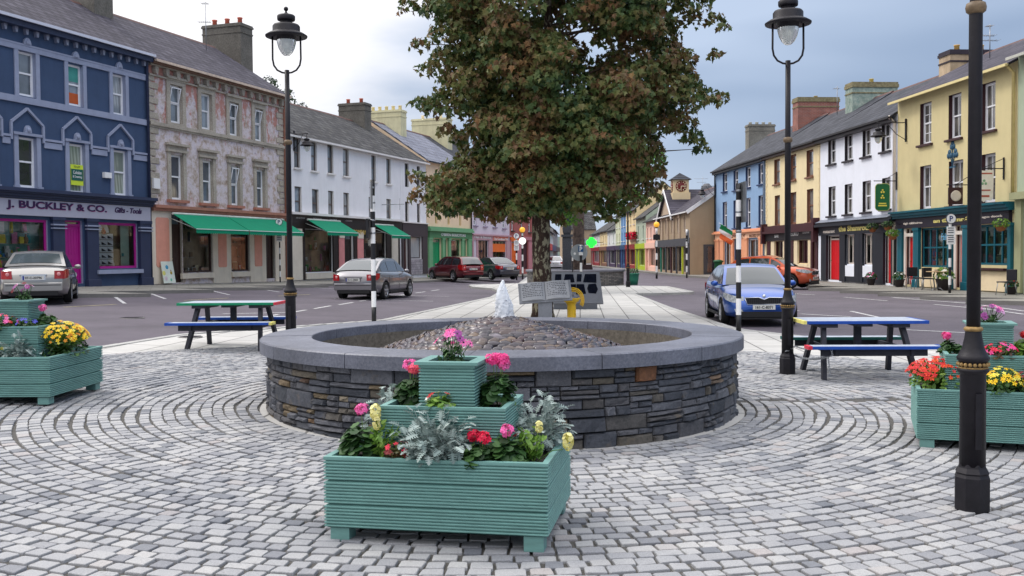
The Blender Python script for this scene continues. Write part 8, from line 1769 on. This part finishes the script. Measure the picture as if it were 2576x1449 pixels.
    for x in xw:
        for s in (-1, 1):
            Mx = Matrix.Translation((x, s*(hw-.105), wheel)) @ Matrix.Rotation(radians(90)*(-s), 4, 'X'); r_ = wheel
            w_ = MB(M=Mx); w_.lathe([(r_*.62, -.10), (r_*.90, -.105), (r_*.985, -.085), (r_, -.05), (r_, .05), (r_*.985, .085), (r_*.90, .105), (r_*.66, .095), (r_*.62, .06)], 28, caps=False); wh = w_.build('wheel', TYRE, t)
            w_ = MB(M=Mx); w_.lathe([(r_*.66, .095), (r_*.64, .075), (r_*.60, .03), (.001, .02)], 24, caps=False)
            q_ = MB(M=Mx); q_.lathe([(.001, .095), (.05, .092), (.055, .05)], 12, caps=False); q_.lathe([(r_*.67, .098), (r_*.61, .098), (r_*.60, .06)], 24, caps=False)
            for kk in range(5): a_ = 2*pi*kk/5+.3; q_.beam((.04*cos(a_), .04*sin(a_), .078), (r_*.63*cos(a_), r_*.63*sin(a_), .085), .055, .02)
            w_.build('wheel_disc', PLASTIC, wh); q_.build('rim', RIM, wh)
    # lights, bumpers, plates
    def surf_y(x): return wid(x)
    for s in (-1, 1):
        m = MB(); vs = []; X_ = [hl-.10, hl-.22, hl-.42, hl-.60] ; zt_ = [.745, .775, .80, .80]; zb2 = [.58, .60, .64, .71]
        if kind == 'suv': zt_ = [v_+.10 for v_ in zt_]; zb2 = [v_+.12 for v_ in zb2]
        for x, a_, b2 in zip(X_, zt_, zb2):
            w = wid(x)
            for z in (a_, b2): vs.append((x+.02, s*(w*.985+.012), z))
        vs += [(hl+.012-.03, s*hw*.52, zt_[0]-.02), (hl+.012-.015, s*hw*.52, zb2[0]+.01)]
        q_ = [(8, 9, 1, 0), (0, 1, 3, 2), (2, 3, 5, 4), (4, 5, 7, 6)]; m.add(vs, q_ if s > 0 else [f[::-1] for f in q_], 0, True); m.build('headlight', HDL, t)
        m = MB(); vs = []; X_ = [-hl+.02, -hl+.10, -hl+.26, -hl+.42]; zt_ = [.92, .95, .96, .94] ; zb2 = [.70, .70, .72, .80]
        if kind == 'estate': zt_ = [.98, .99, 1.0, .96]; zb2 = [.66, .66, .68, .8]
        for x, a_, b2 in zip(X_, zt_, zb2):
            w = wid(x)
            for z in (a_, b2): vs.append((x-.02, s*(w*.985+.012), z))
        vs += [(-hl-.012, s*hw*.58, zt_[0]), (-hl-.012, s*hw*.58, zb2[0])]
        q_ = [(8, 9, 1, 0), (0, 1, 3, 2), (2, 3, 5, 4), (4, 5, 7, 6)]; m.add(vs, [f[::-1] for f in q_] if s > 0 else q_, 0, True); tl = m.build('taillight', REDL, t)
        m = MB(); m.ball((-hl-.0, s*hw*.70, .83), .055, 10, 6, sc=(.3, 1, 1)); m.build('lamp_lens', paint((226, 150, 150), .15, .1, 10, coat=.8), tl)
        m = MB(); m.prism([(s*hw*.50, .34), (s*hw*.72, .34), (s*hw*.76, .44), (s*hw*.56, .42)][::s], 0, .02, M=Matrix.Rotation(radians(90), 4, 'Z') @ Matrix.Translation((0, -hl-.0, 0))); m.build('fog_light', HDL, t)
    # rear bumper, diffuser
    m = MB(); w = hw*.80
    m.box(-hl-.03, -hl+.10, -w, w, .36, .60, bev=.02); m.build('rear_bumper', PT, t); m = MB(); m.box(-hl-.02, -hl+.2, -w*.85, w*.85, .24, .36, bev=.01); m.box(-hl-.032, -hl-.02, -w*.95, w*.95, .52, .54); m.build('bumper_insert', PLASTIC, t)
    m = MB(); m.box(-hl-.018, -hl+.02, -.30, .30, .665, .80); m.box(-hl-.035, -hl+.0, -.34, .34, .80, .825); m.build('boot_trim', CHRM if kind != 'lift' else PT, t)
    m = MB(); m.box(-hl-.028, -hl-.016, -.26, .26, .675, .785); pl = m.build('number_plate', PLATEM, t, label='rear number plate'); m = MB(); m.box(-hl-.031, -hl-.0275, .22, .26, .676, .784); m.build('plate_band', EUB, pl)
    DK = paint((22, 22, 26), .6, 0, 3)
    if plate_r:
        e = text_obj('plate_lettering', plate_r, DK, pl, -.20, .21, .70, .765, 0, .004, bold=.02); e.rotation_euler.z = radians(-90); e.location = (-hl-.029, 0, 0)
    # front: bumper intake, grille, plate
    m = MB(); m.box(hl-.10, hl+.006, -hw*.60, hw*.60, .235, .375, bev=.01); m.box(hl-.2, hl-.01, -hw*.72, hw*.72, .19, .23); m.build('lower_intake', PLASTIC, t)
    m = MB(); gy = hw*.50; zz = .62 if kind != 'suv' else .72; m.prism([(-gy, zz+.08), (-gy*.86, zz-.08), (gy*.86, zz-.08), (gy, zz+.08), (.1, zz+.085), (0, zz+.04), (-.1, zz+.085)], -.02, .02, M=Matrix.Translation((hl-.005, 0, 0)) @ Matrix.Rotation(radians(90), 4, 'Z')); gr = m.build('grille', PLASTIC, t)
    m = MB()
    for q in range(17): y = -gy*.84+gy*1.68*q/16; m.box(hl+.012, hl+.022, y-.006, y+.006, zz-.07, zz+.06)
    m.build('grille_bars', paint((60, 60, 64), .3, .1, 5, metal=.6), gr); m = MB(); fr_ = [(-gy, zz+.08), (-gy*.86, zz-.08), (gy*.86, zz-.08), (gy, zz+.08), (.12, zz+.085), (0, zz+.035), (-.12, zz+.085), (-gy, zz+.08)]; m.tube([(hl+.018, a_, b2) for a_, b2 in fr_], .011, 5); m.build('grille_surround', CHRM, gr)
    m = MB(M=Matrix.Translation((hl+.0, 0, zz+.115)) @ Matrix.Rotation(radians(80), 4, 'Y')); m.lathe([(.042, 0), (.042, .012), (.03, .02), (.001, .022)], 14); m.build('badge', CHRM, t)
    m = MB(); m.box(hl+.006, hl+.024, -.26, .26, .42, .53); pl = m.build('number_plate', PLATEM, t, label='front number plate')
    if plate: e = text_obj('plate_lettering', plate, DK, pl, -.20, .20, .44, .51, 0, .004, bold=.02); e.rotation_euler.z = radians(90); e.location = (hl+.025, 0, 0)
    m = MB(); m.box(xw[0]-.1, xw[1]+.1, -hw+.25, hw-.25, .16, .30); m.build('underbody', PLASTIC, t)
    return t
CG = 'cars parked and driving round the square'
def road(x, y): return gz(x, y)-.10
def put(x, y): return (x, y, road(x, y))
# silver saloon, seen from behind at the left edge
y0 = 26.3; x0 = (84-CX)/FPX*y0; th = radians(90+21); c_ = Vector((x0, y0))+Vector((cos(th), sin(th)))*2.3; car('silver saloon parked nose in to the dark blue shop, rear towards us', 'car', (c_.x, c_.y, gz(x0, y0)-.09), th, (150, 148, 144), 4.62, 1.78, 1.46, 'sedan', plate_r='07-C-20796', group=CG, glass=CGLB)
y0 = 34.6; x0 = (888-CX)/FPX*y0; th = radians(90-13); c_ = Vector((x0, y0))+Vector((cos(th), sin(th)))*2.28; car('grey hatchback driving away past the long white house', 'car', put(c_.x, c_.y), th, (126, 124, 128), 4.56, 1.79, 1.48, 'lift', plate_r='10-C-2860', group=CG, glass=CGLB)
y0 = 59.0; x0 = (1191-CX)/FPX*y0; th = radians(90+34); c_ = Vector((x0, y0))+Vector((cos(th), sin(th)))*2.25; car('dark red estate parked outside the green solicitors front', 'car', (c_.x, c_.y, .10), th, (104, 16, 32), 4.5, 1.76, 1.5, 'estate', plate_r='06-C-1182', group=CG)
y0 = 62.5; x0 = (1283-CX)/FPX*y0; th = radians(90+30); c_ = Vector((x0, y0))+Vector((cos(th), sin(th)))*2.3; car('dark grey saloon parked right of the dark red estate', 'car', (c_.x, c_.y, .06), th, (58, 62, 76), 4.6, 1.78, 1.46, 'sedan', plate_r='141-C-903', group=CG, glass=CGLB)
xf, yf = 5.93, 22.9; th = radians(-94.5); c_ = Vector((xf, yf))-Vector((cos(th), sin(th)))*2.33; car('bright blue hatchback facing us behind the right banded post', 'car', put(c_.x, c_.y), th, (4, 76, 164), 4.66, 1.81, 1.46, 'lift', plate='161-C-8371', group=CG, glass=CGLB)
th = radians(-37); xf, yf = (2052-CX)/FPX*44.5, 44.5; c_ = Vector((xf, yf))-Vector((cos(th), sin(th)))*2.05; car('orange hatchback parked nose in towards the pubs, behind the blue car', 'car', (c_.x, c_.y, .02), th, (206, 88, 48), 4.05, 1.75, 1.50, 'suv', plate='171-C-55', wheel=.33, group=CG)
p = at(1397, 664, 105); car('small white car far down the street between trunk and statue', 'car', (p.x, p.y+1, .0), radians(90), (222, 224, 228), 4.2, 1.75, 1.5, 'lift', group=CG, metal=0)

# small things of the street
def manhole(label, X, Y, r, off):
    p = gnd(X, Y, off); t = thing('drain_cover', label, 'drain cover', (p.x, p.y, p.z+.004)); t_z = p.z; m = MB(); m.lathe([(r, -.02), (r, .004), (r*.9, .006)], 24); m.build('frame', DKERB, t); m = MB(); m.lathe([(r*.88, -.02), (r*.88, .008)], 24)
    for k in range(-3, 4): m.box(-r*.7, r*.7, k*r*.22-.008, k*r*.22+.008, .008, .012)
    m.build('lid', paint((70, 66, 72), .6, .2, 20, metal=.4), t)
manhole('round iron cover in the pale slabs by the left kerb', 478, 848, .22, 0); manhole('round iron cover in the road left of the fountain', 330, 800, .3, -.1)
def cable(label, a_, b_, sag):
    a_, b_ = Vector(a_), Vector(b_); m = MB(); m.tube([a_.lerp(b_, k/12)-Vector((0, 0, sag*4*(k/12)*(1-k/12))) for k in range(13)], .02, 4, caps=False); o = m.build('overhead_cable', PLASTIC); o['label'] = label; o['category'] = 'cable'
cable('thin cable sagging across the far street', (7.2, 118, 6.4), (12.4, 112, 6.2), .5); cable('upper thin cable across the far street beyond the maple', (2.8, 98, 6.9), (12.7, 102, 6.1), .7)
